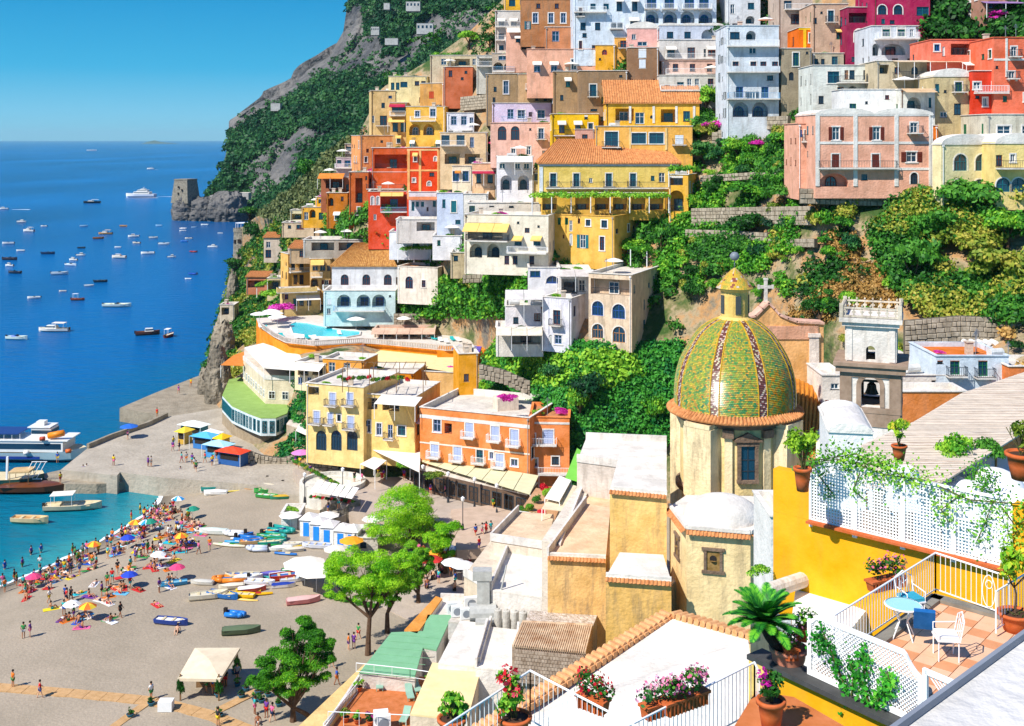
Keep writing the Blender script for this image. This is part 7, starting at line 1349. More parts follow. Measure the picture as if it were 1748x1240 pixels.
# balcony rails at the bottom
rail('white balcony railing with a pointed corner at the bottom',[(756,1242),(905,1145),(1092,1243)],44.57,1.05,.13,.009,.022);rail('white balcony railing rising to the palm pot',[(1068,1242),(1288,1131),(1296,1148)],44.57,1.05,.115,.009,.022)
fbox('flower box with red geraniums on the balcony corner',G(1012,1212,44.3),.62,R_(-38),G_DK,G_RED,2,n=320,hgt=.35);fbox('long flower box with pink geraniums on the rising railing',G(1168,1210,44.35),1.05,R_(33),G_DK,G_PNK,3,n=700,hgt=.5);
fbox('flower box with purple-red cascade near the white balcony',G(1120,1222,44.3),.6,R_(33),G_BL,G_PNK,7,n=260,hgt=.5)
pot(G(878,1262,43.6),.3,.45,'terracotta pot with leafy red hibiscus bush',G_BR,.42,.75,extra=G_RED,seed=11,n=420,ls=.07);pot(G(772,1262,43.6)+Vector((0,.0,0)),.26,.42,'rusty pot with small bright shrub by the balcony rail',G_BR,.36,.55,seed=12,n=260,ls=.08)
b=MB();b.slab([G(1240,1262,43.9),G(1290,1180,43.9),G(1355,1190,43.9),G(1480,1262,43.9)],.3);ob('balcony_floor',b.mesh('balcony_floor',mat('red_paving','c87848')),kind='structure')
pot(G(1316,1243,43.9),.25,.55,'ribbed terracotta pot with purple geranium tree',G_DK,.34,.5,extra=G_MAG,seed=13,n=420,ls=.055);
# cycad palm in its pot
p=G(1346,1152,43.75);t=thing('cycad_palm','big dark green cycad palm leaning in a terracotta pot','potted palm',p);r=.36;b=MB();b.lathe([(0,0),(.2,0),(.26,.12),(.34,.34),(.36,.5),(.40,.51),(.41,.58),(.36,.6),(.34,.52),(0,.52)],26);ob('pot',b.mesh('pot',mat('pink_terracotta','cc8468',.8,.1,6),True),t)
b=MB();top=Vector((-.52,-.05,1.12));pts=[Vector((0,0,.48)),Vector((-.16,0,.62)),Vector((-.36,-.02,.86)),top]
b.tube(pts,[.17,.19,.17,.14],10)
for k in range(70): f=random.random();i=min(2,int(f*3));q=pts[i].lerp(pts[i+1],f*3-i);a=random.uniform(0,2*PI);rr=.17;w_=Vector((math.cos(a)*rr*.8,math.sin(a)*rr,random.uniform(-.04,.04)));b.bar(q+w_*.7,q+w_*1.35+Vector((0,0,.05)),.03,4,r2=.012)
ob('trunk',b.mesh('trunk',mat('cycad_trunk','3a2c24',.95,.3,10)),t)
fr=leafmat('cycad_foliage','14501c','2f8a28','6cbc30',scale=3,trl=.15)
for k in range(46):
    a=k*2.39996;el=1.25-1.25*(k/46)**.9+random.uniform(-.08,.08);L=random.uniform(.72,.95);dirh=Vector((math.cos(a),math.sin(a),0));b=MB();prev=top.copy();seg=11;pv=[]
    for i in range(seg+1):
        tt_=i/seg;ang=el-tt_*tt_*.9;pv.append(prev.copy());prev=prev+(dirh*math.cos(ang)+Vector((0,0,math.sin(ang))))*L/seg
    b.tube(pv,[.012]*seg+[.004],4);sd_=dirh.cross(Vector((0,0,1)))
    for i in range(1,seg*3):
        f=i/(seg*3);j=int(f*seg);q=pv[j].lerp(pv[j+1],f*seg-j);ax=(pv[min(j+1,seg)]-pv[j]).normalized();ll=.2*math.sin(PI*min(.97,f*.92+.08))**.6
        for s1 in (-1,1): dv=(sd_*s1*.8+ax*.65+Vector((0,0,.1))).normalized()*ll;wv=ax*.016;b.add([q-wv,q+wv,q+dv*.6+wv*.7,q+dv,q+dv*.6-wv*.9],[(0,1,2,3,4)])
    ob('frond',b.mesh('frond',fr),t)
# lemon tree at right, small flower pots
p=G(1733,1078,zt);t=pot(p,.34,.42,'large terracotta pot with yellow-green lemon tree at the right edge',leafmat('lemon_foliage','3c8a1c','8ac228','e8d038'),.42,.01,seed=20,n=4,ls=.05);b=MB();b.tube([(0,0,.35),(.02,0,.8),(-.03,0,1.05)],[.025,.02,.015],6)
for k in range(6): a=k*1.05;b.tube([(-.03,0,.95),(.2*math.cos(a),.2*math.sin(a),1.2),(.32*math.cos(a),.32*math.sin(a),1.5)],[.014,.01,.005],4)
ob('trunk',b.mesh('trunk',mat('bark','6a5240')),t);C,dd=crown_pts(620,[(random.uniform(-.22,.22),random.uniform(-.22,.22),random.uniform(1.1,1.65),.2,.2) for _ in range(8)],.8);V,Fc=leaves(C,dd,.08,1.7);ob('crown',npmesh('crown',V,Fc,leafmat('lemon_foliage','3c8a1c','8ac228')),t)
fbox('small flower box with white and yellow blooms by the cycad',G(1372,1090,44.5),.45,R_(60),G_BR,leafmat('white_flowers','e8e0c8','f8f4e8'),9,n=200,hgt=.3);fbox('small pink flower pot at the yellow wall corner',G(1350,1125,44.2),.3,0,G_DK,G_PNK,10,n=120,hgt=.25)
# white roof at the lower right
b=MB();b.slab([G(1535,1242,47.3),G(1760,1078,47.3),G(1900,1200,47.3),G(1700,1400,47.3),G(1500,1300,47.3)],.5);thing('white_roof','plain white roof slab in the lower right corner','roof',me=b.mesh('white_roof',stucco('d4d1ca',.03)))
b=MB();a,c=G(1510,1259,47.36),G(1762,1075,47.36);dd=c-a;b.box((a+c)/2+Vector((0,.02,0)),(dd.length,.07,.1),math.atan2(dd.y,dd.x));thing('roof_edge','dark metal edging strip of the white roof','edging',me=b.mesh('roof_edge',mat('grey_metal','8a9098')))
H('white block wall with arch right of the chapel',1316,1350,880,1000,'eeeae2','A 1338 925 14 60 k',S=.036,d=5,stain=.05,ext=3)
vwall('warm yellow house wall below the strip terrace',[(1278,1120),(1352,1150)],42,38,stucco('f0cc78',.15));
# ---------------- boats ----------------
Z(0,0,1)
hullw=mat('white_hull','e8e8e2',.35,.05,1,spec=.5);navy=mat('navy_hull','1f3050',.4,.05);varn=mat('varnished_wood','8a5226',.4,.2,2,spec=.5);deckm=mat('cream_deck','d8c8a0',.7,.1,2)
def colm(h,r=.5): return mat('paint_'+h,h,r,.06,2,spec=.4)
def hull(b,L,Wd,Hh,mi=0,mid=1,open_=True,bow=.35):
    """hull along x, bow at +x; mi = outside, mid = deck"""
    n=12;secs=[]
    for i in range(n+1):
        f=i/n;w_=Wd/2*(min(1,(1-f)/bow)**.6 if f > 1-bow else .82+.18*min(1,f/.3));w_=max(w_,.02);z1=Hh*(1+.25*max(0,(f-.5)*2)**2);x=-L/2+L*f
        secs.append([(x,-w_,z1),(x-.0,-w_*.85,Hh*.35),(x*.97,-w_*.3,-.12),(x*.97,w_*.3,-.12),(x,w_*.85,Hh*.35),(x,w_,z1)])
    V=[p for s in secs for p in s];b.add(V,[(i*6+j,i*6+j+1,(i+1)*6+j+1,(i+1)*6+j) for i in range(n) for j in range(5)],mi);b.add(secs[0],[(5,4,3,2,1,0)],mi)
    dz=-.25*Hh if open_ else -.02;D=[(s[0][0],s[0][1]*.9,s[0][2]+dz) for s in secs]+[(s[5][0],s[5][1]*.9,s[5][2]+dz) for s in secs];k=n+1;b.add(D,[(i,i+1,k+i+1,k+i) for i in range(n)],mid)
    if open_:
        for j in (0,5): G_=[(s[j][0],s[j][1],s[j][2]) for s in secs]+[(s[j][0],s[j][1]*.9,s[j][2]+.02) for s in secs]+[(s[j][0],s[j][1]*.9,s[j][2]+dz) for s in secs];b.add(G_,[(i,i+1,k+i+1,k+i) for i in range(n)]+[(k+i,k+i+1,2*k+i+1,2*k+i) for i in range(n)],mi)
def boat(kind,L,hc='e8e8e2',cc='d8c8a0',label='',p=(0,0,0),rz=0,grp=None,cat='boat',name=None):
    t=thing(name or {'row': 'rowing_boat','motor': 'motorboat','cabin': 'cabin_boat','canopy': 'canopy_boat','rib': 'inflatable_boat','yacht': 'yacht','covered': 'covered_boat','kayak': 'kayak','board': 'paddle_board','dinghy': 'dinghy'}[kind],label,cat,p,rz,grp);W_=L*.33;Hh=.16*L if L < 8 else .11*L;hm,dm_=colm(hc,.35),colm(cc,.7)
    b=MB()
    if kind in ('kayak','board'):
        W_=L*.22;hh=.28 if kind == 'kayak' else .12;n=10;V=[]
        for i in range(n+1):
            f=i/n;w_=W_/2*math.sin(PI*min(.97,max(.03,f)))**.55;x=-L/2+L*f;V += [(x,-w_,hh*.5),(x,0,hh*1.15),(x,w_,hh*.5),(x,0,0)]
        b.add(V,[(i*4+j,i*4+(j+1) % 4,(i+1)*4+(j+1) % 4,(i+1)*4+j) for i in range(n) for j in range(4)]);ob('hull',b.mesh('hull',hm,True),t)
        if kind == 'kayak': b=MB();b.box((-.1*L,0,hh*1.05),(L*.22,W_*.55,.1));ob('cockpit',b.mesh('cockpit',dm_),t)
        return t
    if kind == 'rib':
        pts=[(-L/2,-W_/2,.35),(L*.2,-W_/2,.38),(L*.42,-W_*.25,.45),(L/2,0,.5),(L*.42,W_*.25,.45),(L*.2,W_/2,.38),(-L/2,W_/2,.35)];b.tube(pts,.26,8);ob('tube',b.mesh('tube',hm,True),t);b=MB();b.box((-.05*L,0,.25),(L*.85,W_*.8,.12));ob('deck',b.mesh('deck',dm_),t);b=MB();b.box((-L/2-.1,0,.6),(.35,.35,.7));ob('outboard_motor',b.mesh('outboard_motor',darkin),t);return t
    hull(b,L,W_,Hh,0,1,kind not in ('yacht','covered'));ob('hull',b.mesh('hull',[hm,dm_]),t)
    if kind in ('row','motor','canopy','dinghy'):
        for x in (-.25,.05,.28): b=MB();b.box((x*L,0,Hh*.85),(L*.07,W_*.82,.06));ob('seat',b.mesh('seat',deckm),t)
    if kind in ('motor','canopy','cabin'): b=MB();b.box((-L/2-.12,0,Hh*.9),(.35,.3,Hh*.8));ob('outboard_motor',b.mesh('outboard_motor',darkin),t)
    if kind == 'motor': b=MB();b.add([(.05*L,-W_*.32,Hh),(.05*L,W_*.32,Hh),(.0,W_*.3,Hh+.45),(.0,-W_*.3,Hh+.45)],[(0,1,2,3)]);b.box((-.03*L,0,Hh),(.1*L,W_*.3,.5));ob('windscreen',b.mesh('windscreen',glass),t)
    if kind == 'cabin':
        b=MB();b.add([(x*L,y*W_,z) for z,k in ((Hh,1),(Hh+.85,.8)) for x,y in ((-.12*k,-.34*k),(.26*k,-.3*k),(.26*k,.3*k),(-.12*k,.34*k))],[(0,1,5,4),(1,2,6,5),(2,3,7,6),(3,0,4,7),(4,5,6,7)]);ob('cabin',b.mesh('cabin',hullw),t);b=MB();b.add([(x*L*1.02,y*W_*1.03,z) for z,k in ((Hh+.3,.95),(Hh+.66,.86)) for x,y in ((-.1*k,-.34*k),(.26*k,-.3*k),(.26*k,.3*k),(-.1*k,.34*k))],[(0,1,5,4),(1,2,6,5),(2,3,7,6)]);ob('window_band',b.mesh('window_band',glass),t)
    if kind in ('canopy',) or (kind == 'cabin' and L > 7.5):
        b=MB();b.slab([(-.38*L,-W_*.42,Hh+1.55),(.02*L,-W_*.42,Hh+1.6),(.02*L,W_*.42,Hh+1.6),(-.38*L,W_*.42,Hh+1.55)],.08);ob('canopy',b.mesh('canopy',colm('ece4d4' if cc == 'd8c8a0' else cc,.8)),t);b=MB();[b.bar((x*L,y*W_,Hh*.9),(x*L,y*W_,Hh+1.55),.03) for x in (-.36,0) for y in (-.38,.38)];ob('frame',b.mesh('frame',metal_w),t)
    if kind == 'yacht':
        for k,(x0,x1,z0,z1,wd) in enumerate(((-.34,.22,0,.075,.78),(-.26,.10,.08,.135,.6),(-.18,.0,.14,.17,.4))):
            b=MB();b.add([(x*L,y*W_*wd/2,Hh*1.02+z*L) for z,q in ((z0,0),(z1,.04)) for x,y in ((x0,-1),(x1-q,-1),(x1-q,1),(x0,1))],[(0,1,5,4),(1,2,6,5),(2,3,7,6),(3,0,4,7),(4,5,6,7)]);q=ob('deckhouse',b.mesh('deckhouse',hullw),t)
            b=MB();b.box(((x0+x1)/2*L-.01*L,0,Hh*1.02+(z0*.45+z1*.55)*L),((x1-x0)*L*.9,W_*wd*1.01,(z1-z0)*L*.35));ob('window_band',b.mesh('window_band',glass),q)
        b=MB();b.bar((-.1*L,0,Hh+.17*L),(-.12*L,0,Hh+.24*L),.1);b.box((-.1*L,0,Hh+.2*L),(.02*L,W_*.4,.1));ob('radar_mast',b.mesh('radar_mast',metal_w),t)
    if kind == 'covered': b=MB();n=8;V=[(-L*.46+L*.9*i/n,y*W_*.5*(1 if i < 6 else .75-.3*(i-6)),Hh*(1.02+.35*(1-abs(y)**2)*math.sin(PI*(i+.6)/(n+1.2)))) for i in range(n+1) for y in (-1,-.5,0,.5,1)];b.add(V,[(i*5+j,i*5+j+1,(i+1)*5+j+1,(i+1)*5+j) for i in range(n) for j in range(4)]);ob('tarpaulin',b.mesh('tarpaulin',dm_,True),t)
    return t
def at0(u,v,z=0): return G(u,v,z)
SEA_B=[ # u, v(waterline), length px, kind, hull, deck, label
 (240,337,52,'yacht','eceef0','d8d8d0','large white motor yacht cruising across the bay'),(157,347,28,'cabin','1c2430','d8d8d0','dark hulled cabin cruiser out in the bay'),(257,289,14,'cabin','f0f0f0','e0e0e0','small white boat near the horizon'),(157,258,18,'cabin','e0e8f0','e0e0e0','tiny pale boat close to the horizon line'),
 (6,358,16,'cabin','e8e8e8','d8c8a0','white boat speeding at the left picture edge'),(37,380,16,'cabin','e8e6e0','d8c8a0','white cabin boat at anchor'),(49,396,22,'cabin','e8e6e0','d8d0c0','white cabin boat with low cabin'),(75,387,11,'motor','e8e6e0','d8c8a0','white open motorboat at anchor'),(14,417,20,'motor','d8dce0','c8c0a8','white open motorboat at anchor'),(35,429,14,'dinghy','f0eee8','e0d8c0','small white dinghy on open water'),
 (17,444,26,'motor','403840','e0d8c8','dark edged long open boat'),(16,455,17,'cabin','e8e8e4','d8d0c0','white cabin boat at anchor'),(25,467,24,'motor','2a3448','e8e4d8','dark edged long open boat'),(82,434,22,'motor','2a4468','8aa0a8','blue open motorboat at anchor'),(102,469,28,'motor','d0dce0','d8d0c0','pale grey open motorboat'),(58,510,20,'motor','f0f0ea','d8e0e8','white open motorboat at anchor'),
 (107,498,12,'dinghy','e8dcd0','b89878','small white dinghy on open water'),(121,454,22,'motor','e0ecf0','d0d8d0','white open motorboat at anchor'),(125,445,16,'cabin','f0eee6','d8c8a0','white cabin boat at anchor'),(138,437,15,'cabin','f0eee6','d8c8a0','white cabin boat at anchor'),(139,424,13,'dinghy','38404a','c8b898','dark hulled dinghy at anchor'),(143,387,13,'dinghy','c8e4f0','b8d0d8','small pale blue dinghy on open water'),
 (152,489,16,'dinghy','f0f0ea','e0e4e0','small white dinghy on open water'),(168,408,18,'row','a86838','d8b888','brown wooden open boat'),(180,400,24,'cabin','c8925a','e0c090','brown and cream cabin boat'),(172,482,22,'motor','283848','e8e8e0','dark edged long open boat'),(133,513,22,'canopy','8a4030','f0f0f0','red-brown boat with a white canopy'),(203,441,26,'cabin','e8e0d0','d8a878','cream boat with tan deckhouse'),
 (200,524,46,'motor','dce8d8','e8ecd8','long pale open boat with slim bow'),(201,423,11,'dinghy','e8eef0','d8e0e4','small white dinghy on open water'),(211,387,14,'dinghy','c89058','a8744a','brown wooden dinghy moored mid-bay'),(228,405,18,'cabin','f0f0ea','d8c8a0','white cabin boat at anchor'),(233,416,15,'motor','d8d0c0','b8a078','cream open boat at anchor'),(262,407,15,'motor','ecece4','d8c8a0','white open motorboat at anchor'),
 (252,434,22,'motor','f4f4ee','e0e0d8','white open motorboat at anchor'),(280,418,19,'motor','ecf0ec','d8e0d8','white open motorboat at anchor'),(293,440,14,'cabin','f0f0ea','d8c8a0','white cabin boat at anchor'),(271,386,11,'dinghy','a8d0e8','a0c0d0','small pale blue dinghy on open water'),(313,391,12,'rib','f0f0f0','d0d0d0','white inflatable boat at anchor'),(312,395,11,'dinghy','e8e8e8','d0d0d0','small white dinghy on open water'),
 (349,385,13,'dinghy','d8e0e4','c8d0d4','small white dinghy on open water'),(331,389,9,'dinghy','c8e0ec','c8d0d4','small pale blue dinghy on open water'),(322,408,12,'motor','e0ddd0','b89878','cream open boat at anchor'),(314,413,13,'dinghy','3a7ac8','5a90c8','small bright blue dinghy'),(330,431,13,'rib','a03028','e0d8d0','red and white inflatable boat'),(363,423,17,'cabin','f0f2ee','d8d8d0','white cabin boat at anchor'),(376,399,9,'dinghy','e8e8e4','d8d0c0','small white dinghy on open water'),
 (329,469,15,'rib','1c4aa8','3060b0','blue inflatable boat at anchor'),(321,477,11,'dinghy','f2f2ee','e0e0d8','small white dinghy on open water'),(352,384,8,'dinghy','d8e0e4','c8d0d4','small white dinghy on open water'),(92,566,50,'cabin','ece6d6','d8c8a0','large white motor cruiser with swept windscreen'),(29,580,36,'motor','dcecdc','2048c8','white speedboat with bright blue cover'),(252,572,38,'cabin','6a4030','c89060','big brown and cream cabin boat'),(289,575,15,'canopy','7a2c20','f0ece4','red boat with white canopy seen from behind')]
for i,(u,v,lp,kd,hc,dc,lb) in enumerate(SEA_B):
    p=at0(u,v,0);L=max(2.4,lp*p.y/F*(1.0 if kd != 'yacht' else 1));rz=random.choice((0,PI))+random.uniform(-.35,.35)
    if lb.startswith('red boat with white canopy seen'): rz=R_(80);L *= 1.9
    if v > 500: L *= 1.05
    t=boat(kd,L,hc,dc,lb,p,rz,None if 'small' not in lb else 'small boats moored in the bay')
    if lb.startswith('white speedboat'): b=MB();b.lathe([(L*.14,.6),(L*.1,1.0),(0,1.1)],10,(-L*.12,0,0),sx=1.7);ob('cover',b.mesh('cover',colm('2048c8',.7)),t)
for u,v,L in ((222,338,26),(268,336,18),(262,290,8),(20,358,14)):
    b=MB();p=G(u,v,.05);b.add([(0,-.6,0),(L,-2.6,0),(L,2.6,0),(0,.6,0)],[(0,1,2,3)]);ob('wake',b.mesh('wake',mat('foam','e8eeee')),None,p,0,'stuff')
boat('canopy',8.2,'d8c8a8','d8c8a0','cream open boat with a raised white canopy near the quay',G(125,870,0),R_(8));boat('row',5.4,'e0c898','c09058','small varnished wooden rowing boat floating near the beach',G(52,893,0),R_(-6))
# moored wooden boat with awning
t=boat('covered',11,'6a3c20','6a3c20','large varnished wooden boat with tan awning moored at the quay',G(62,840,0),R_(3),None,'boat','wooden_boat');b=MB();b.slab([(-3.8,-1.3,3.5),(-.6,-1.4,3.6),(-.6,1.4,3.6),(-3.8,1.3,3.5)],.25);ob('awning',b.mesh('awning',stucco('d8b888',.1)),t);b=MB();[b.bar((x,y,1),(x,y,3.5),.05) for x in (-3.6,-.8) for y in (-1.2,1.2)];ob('frame',b.mesh('frame',wood),t)
# ferry
t=thing('ferry','white two-deck passenger ferry with orange rescue boat on top','ferry',G(38,784,0),R_(-2));t.scale=(.86,.86,.86);L=26;b=MB();hull(b,L,6.5,2.1,0,1,False,.12);ob('hull',b.mesh('hull',[colm('cfe4e0',.35),deckm]),t);b=MB();b.box((-1.5,-3.2,1.15),(13,.1,.5));ob('hull_stripe',b.mesh('hull_stripe',colm('1c3a88')),t)
b=MB();b.box((-1,0,3.3),(21,5.9,2.2));ob('main_cabin',b.mesh('main_cabin',hullw),t);b=MB();b.box((-1,0,3.35),(20.2,6.0,1.1));ob('window_band',b.mesh('window_band',glass),t)
b=MB();b.box((-1,0,4.5),(23,6.3,.2));ob('upper_deck',b.mesh('upper_deck',hullw),t);b=MB();b.box((-6,0,5.7),(13,5.6,.14));ob('sun_roof',b.mesh('sun_roof',colm('24407a')),t);b=MB();[b.bar((x,y,4.6),(x,y,5.7),.04) for x in np.arange(-12,1,1.6) for y in (-2.7,2.7)];ob('stanchion',b.mesh('stanchion',metal_w),t)
b=MB();b.box((4.6,0,5.6),(4,3.4,2));b.box((4.2,0,6.8),(4.6,3.8,.16));b.box((4,0,7.3),(1.6,1.6,.9));ob('bridge',b.mesh('bridge',hullw),t);b=MB();b.box((4.7,0,5.9),(4.1,3.5,.7));ob('bridge_window',b.mesh('bridge_window',glass),t)
b=MB();b.bar((6.4,-2.4,5.3),(9.4,-2.2,5.9),.62,10);ob('rescue_boat',b.mesh('rescue_boat',colm('f08a1c'),True),t)
for x,z,c in ((-9,2.2,'e8e4dc'),(2,2.2,'e8e4dc'),(5.2,5,'b84a30'),(10.4,2.6,'e06a30')): b=MB();b.bar((x,-3.45,z),(x+.9,-3.45,z+.1),.42,8);ob('fender',b.mesh('fender',colm(c),True),t)
for u,v,s1 in ((28,820,1),): t=thing('gangway_boat','teal ferry stern with white frame at the left edge','ferry',G(5,832,0),0);b=MB();hull(b,13,5,1.8,0,1,False,.1);ob('hull',b.mesh('hull',[colm('1f5a54'),deckm]),t);b=MB();[b.bar((4+i*.7,-2,1.9),(5.5+i*.7,-2,4.6),.06) for i in range(4)];b.bar((4,-2,1.9),(7,-2,1.9),.07);b.bar((5.4,-2,4.6),(7.8,-2,4.6),.07);b.bar((1.5,-2,1.8),(1.6,-2,5.4),.2);ob('frame',b.mesh('frame',metal_w),t)
# boats on the beach
BB=[(364,912,42,'covered','e0e4dc','cdd8cc','white boat under pale cover beside the upper kayaks'),(392,932,34,'kayak','4ab838','208028','bright green kayak on the beach'),(402,927,32,'kayak','2a9ac8','e0e8e0','light blue and white kayak'),(412,921,30,'kayak','e8ecec','c8d0d0','white kayak'),(400,915,30,'rib','e4e6e4','c8ccc8','white inflatable among the kayaks'),(432,929,38,'row','c8a070','d89048','orange edged rowing boat'),(418,915,24,'covered','2060b0','2f74c0','small boat under blue cover'),
 (440,941,30,'rib','c8d0e0','a8b4c8','pale grey inflatable by the rowing boats'),(466,911,36,'row','1f4f98','e0a030','dark blue boat with orange lining'),(472,925,26,'covered','d0d4cc','2a9078','boat with teal cover'),(478,940,34,'covered','e0e2dc','e8e8e0','white covered boat'),(500,932,28,'row','e8e8e4','c8b898','white rowing boat'),(500,942,30,'covered','c8c4b8','d8cdb8','cream covered boat'),(540,936,42,'row','d8dce4','a0a8c0','long white rowing boat in front of the cabins'),
 (526,962,36,'covered','e4d4bc','e8dcc4','cream covered boat beside the orange buoy'),(535,958,18,'covered','e08a28','e8a040','orange tarpaulin covered heap on the beach'),(296,1000,38,'row','2f84b0','7ab4c8','blue rowing boat on the open sand'),(345,998,34,'covered','d0ccc0','c4c0b4','grey-white covered boat'),(386,990,26,'covered','2f78b8','2a68a8','boat under blue cover'),(404,987,26,'covered','1f8a78','2a9a80','boat under teal cover'),(424,990,40,'covered','e8e8e8','e4e4e0','white covered boat in the long row'),
 (444,999,44,'row','e8e8ec','c8ccd8','big white rowing boat in the long row'),(430,1010,40,'covered','c84a3a','e8ddd8','red and white covered boat'),(395,1005,36,'covered','d8cdb4','e0d4bc','cream covered boat in the long row'),(480,985,34,'covered','e8e8ee','e0e0ea','white boat with lilac cover'),(462,983,30,'covered','5a50a0','6a60b0','boat under purple cover'),(500,993,36,'row','e8eaf0','b8c8d8','white and blue rowing boat'),(484,1003,34,'covered','e8e4e4','1c3a98','boat with dark blue cover in front'),
 (356,1022,54,'row','dcd4be','d0c8b0','long cream wooden rowing boat'),(396,1018,40,'kayak','f0c818','c89818','yellow kayak on the left'),(424,1010,36,'kayak','f2cc20','2aa090','yellow kayak with teal seat'),(445,1016,34,'kayak','e8b018','c03028','yellow kayak on the right'),(416,1024,44,'board','f0c060','f0c060','pale orange paddle board'),(405,1012,30,'board','3a8ac8','3a8ac8','blue paddle board'),(518,1030,48,'covered','c87a78','d8b0a8','white boat with red-pink cover'),(293,1066,50,'row','24408c','e8e4da','white rowing boat with dark blue keel'),
 (402,1054,28,'rib','2f7ed0','8ab8e0','small bright blue inflatable'),(412,1082,54,'covered','4a5a40','5a6a4c','dark green covered boat with deep hull'),(324,827,20,'kayak','2a72b8','2060a0','blue kayak'),(338,829,20,'kayak','d86a60','d8a090','salmon kayak'),(352,833,24,'covered','e0dcd0','e8e4dc','white covered dinghy by the steps'),(362,826,30,'covered','f0ece4','ece8e0','large white tarpaulin boat'),(380,832,32,'rib','2878b8','3a8ac8','blue inflatable near the steps'),(382,841,34,'board','3a98d8','3a98d8','light blue paddle board'),(398,839,26,'board','e8d060','e8d060','yellow paddle board'),(358,840,26,'covered','d8d4c8','d0ccc0','small grey-white covered boat'),(370,836,24,'kayak','2a68a8','e0e0e0','dark blue kayak'),
 (440,836,38,'kayak','f0a020','f0a020','long orange kayak'),(455,832,26,'board','d8a090','d8a090','pink paddle board'),(470,838,26,'covered','40a8a0','e8b030','teal and yellow covered boat'),(478,852,28,'covered','2a8060','c8a030','green boat piled with yellow gear'),(472,822,24,'rib','3a98c8','8ac8e0','light blue inflatable with canopy')]
for i,(u,v,lp,kd,hc,dc,lb) in enumerate(BB):
    p=bz(u,v);boat(kd,lp*p.y/F*1.2,hc,dc,lb+(' on the beach' if 'beach' not in lb and len(lb.split()) < 8 else ''),p,random.choice((0,PI))+random.uniform(-.25,.35),'boats and kayaks pulled up on the beach')
for i in range(34):
    u,v=[(random.uniform(372,520),random.uniform(906,948)),(random.uniform(365,520),random.uniform(978,1022)),(random.uniform(318,400),random.uniform(822,846)),(random.uniform(430,490),random.uniform(826,856))][i % 4];kd=random.choice(('kayak','covered','row','board','kayak','dinghy','rib'));nm,c=random.choice((('white','e8e8e4'),('yellow','e8c020'),('red','c03828'),('green','3a9a48'),('blue','2a70b8'),('orange','e08028'),('teal','2a9a90'),('cream','d8ccb0')))
    p=bz(u,v);boat(kd,random.uniform(3,4.6),c,random.choice(('e8e8e4','d8c8a0','3a6aa8',c)),'%s %s drawn up among the beached boats' % (nm,{'kayak': 'kayak','covered': 'covered boat','row': 'rowing boat','board': 'paddle board','dinghy': 'dinghy','rib': 'inflatable boat'}[kd]),p,random.uniform(-.5,.6)+random.choice((0,PI)),'boats and kayaks pulled up on the beach')
# ---------------- people ----------------
def skin(verts,edges,rad,sub=1):
    me=bpy.data.meshes.new('figure');me.from_pydata(verts,edges,[]);me.update();o=bpy.data.objects.new('tmp',me);COL.objects.link(o);m=o.modifiers.new('s','SKIN');m.use_smooth_shade=True
    for i,r in enumerate(rad): me.skin_vertices[0].data[i].radius=(r,r)
    me.skin_vertices[0].data[0].use_root=True;ss=o.modifiers.new('d','SUBSURF');ss.levels=ss.render_levels=sub
    dg=bpy.context.evaluated_depsgraph_get();r=bpy.data.meshes.new_from_object(o.evaluated_get(dg));bpy.data.objects.remove(o);return r
def pose(kind):
    J={}
    if kind == 'lie':
        J.update(pel=(0,0,.14),ch=(0,.42,.17),nk=(0,.56,.18),hd=(0,.72,.2),hl=(-.1,-.02,.13),hr=(.1,-.02,.13),kl=(-.13,-.45,.2),kr=(.13,-.45,.12),fl=(-.12,-.86,.1),fr=(.13,-.88,.08),sl=(-.19,.48,.17),sr=(.19,.48,.17),el=(-.34,.32,.12),er=(.36,.62,.12),wl=(-.3,.08,.1),wr=(.2,.78,.12))
    elif kind == 'sit':
        J.update(pel=(0,0,.16),ch=(0,.12,.52),nk=(0,.1,.66),hd=(0,.06,.82),hl=(-.1,-.04,.14),hr=(.1,-.04,.14),kl=(-.16,-.38,.42),kr=(.16,-.4,.38),fl=(-.12,-.62,.07),fr=(.13,-.66,.07),sl=(-.19,.12,.56),sr=(.19,.12,.56),el=(-.26,-.08,.42),er=(.26,.24,.32),wl=(-.16,-.3,.44),wr=(.24,.3,.08))
    else:
        st={'walk': .24,'walk2': -.2}.get(kind,.05);J.update(pel=(0,0,.92),ch=(0,0,1.28),nk=(0,0,1.45),hd=(0,-.02,1.62),hl=(-.1,0,.88),hr=(.1,0,.88),kl=(-.11,-st*.6,.48),kr=(.11,st*.35,.48),fl=(-.11,-st,.05),fr=(.11,st*1.1,.06),sl=(-.19,0,1.38),sr=(.19,0,1.38),el=(-.27,st*.4,1.1),er=(.27,-st*.5,1.1),wl=(-.25,st*.3-.1,.86),wr=(.25,-st*.9-.12,.92))
    return J
PB={}
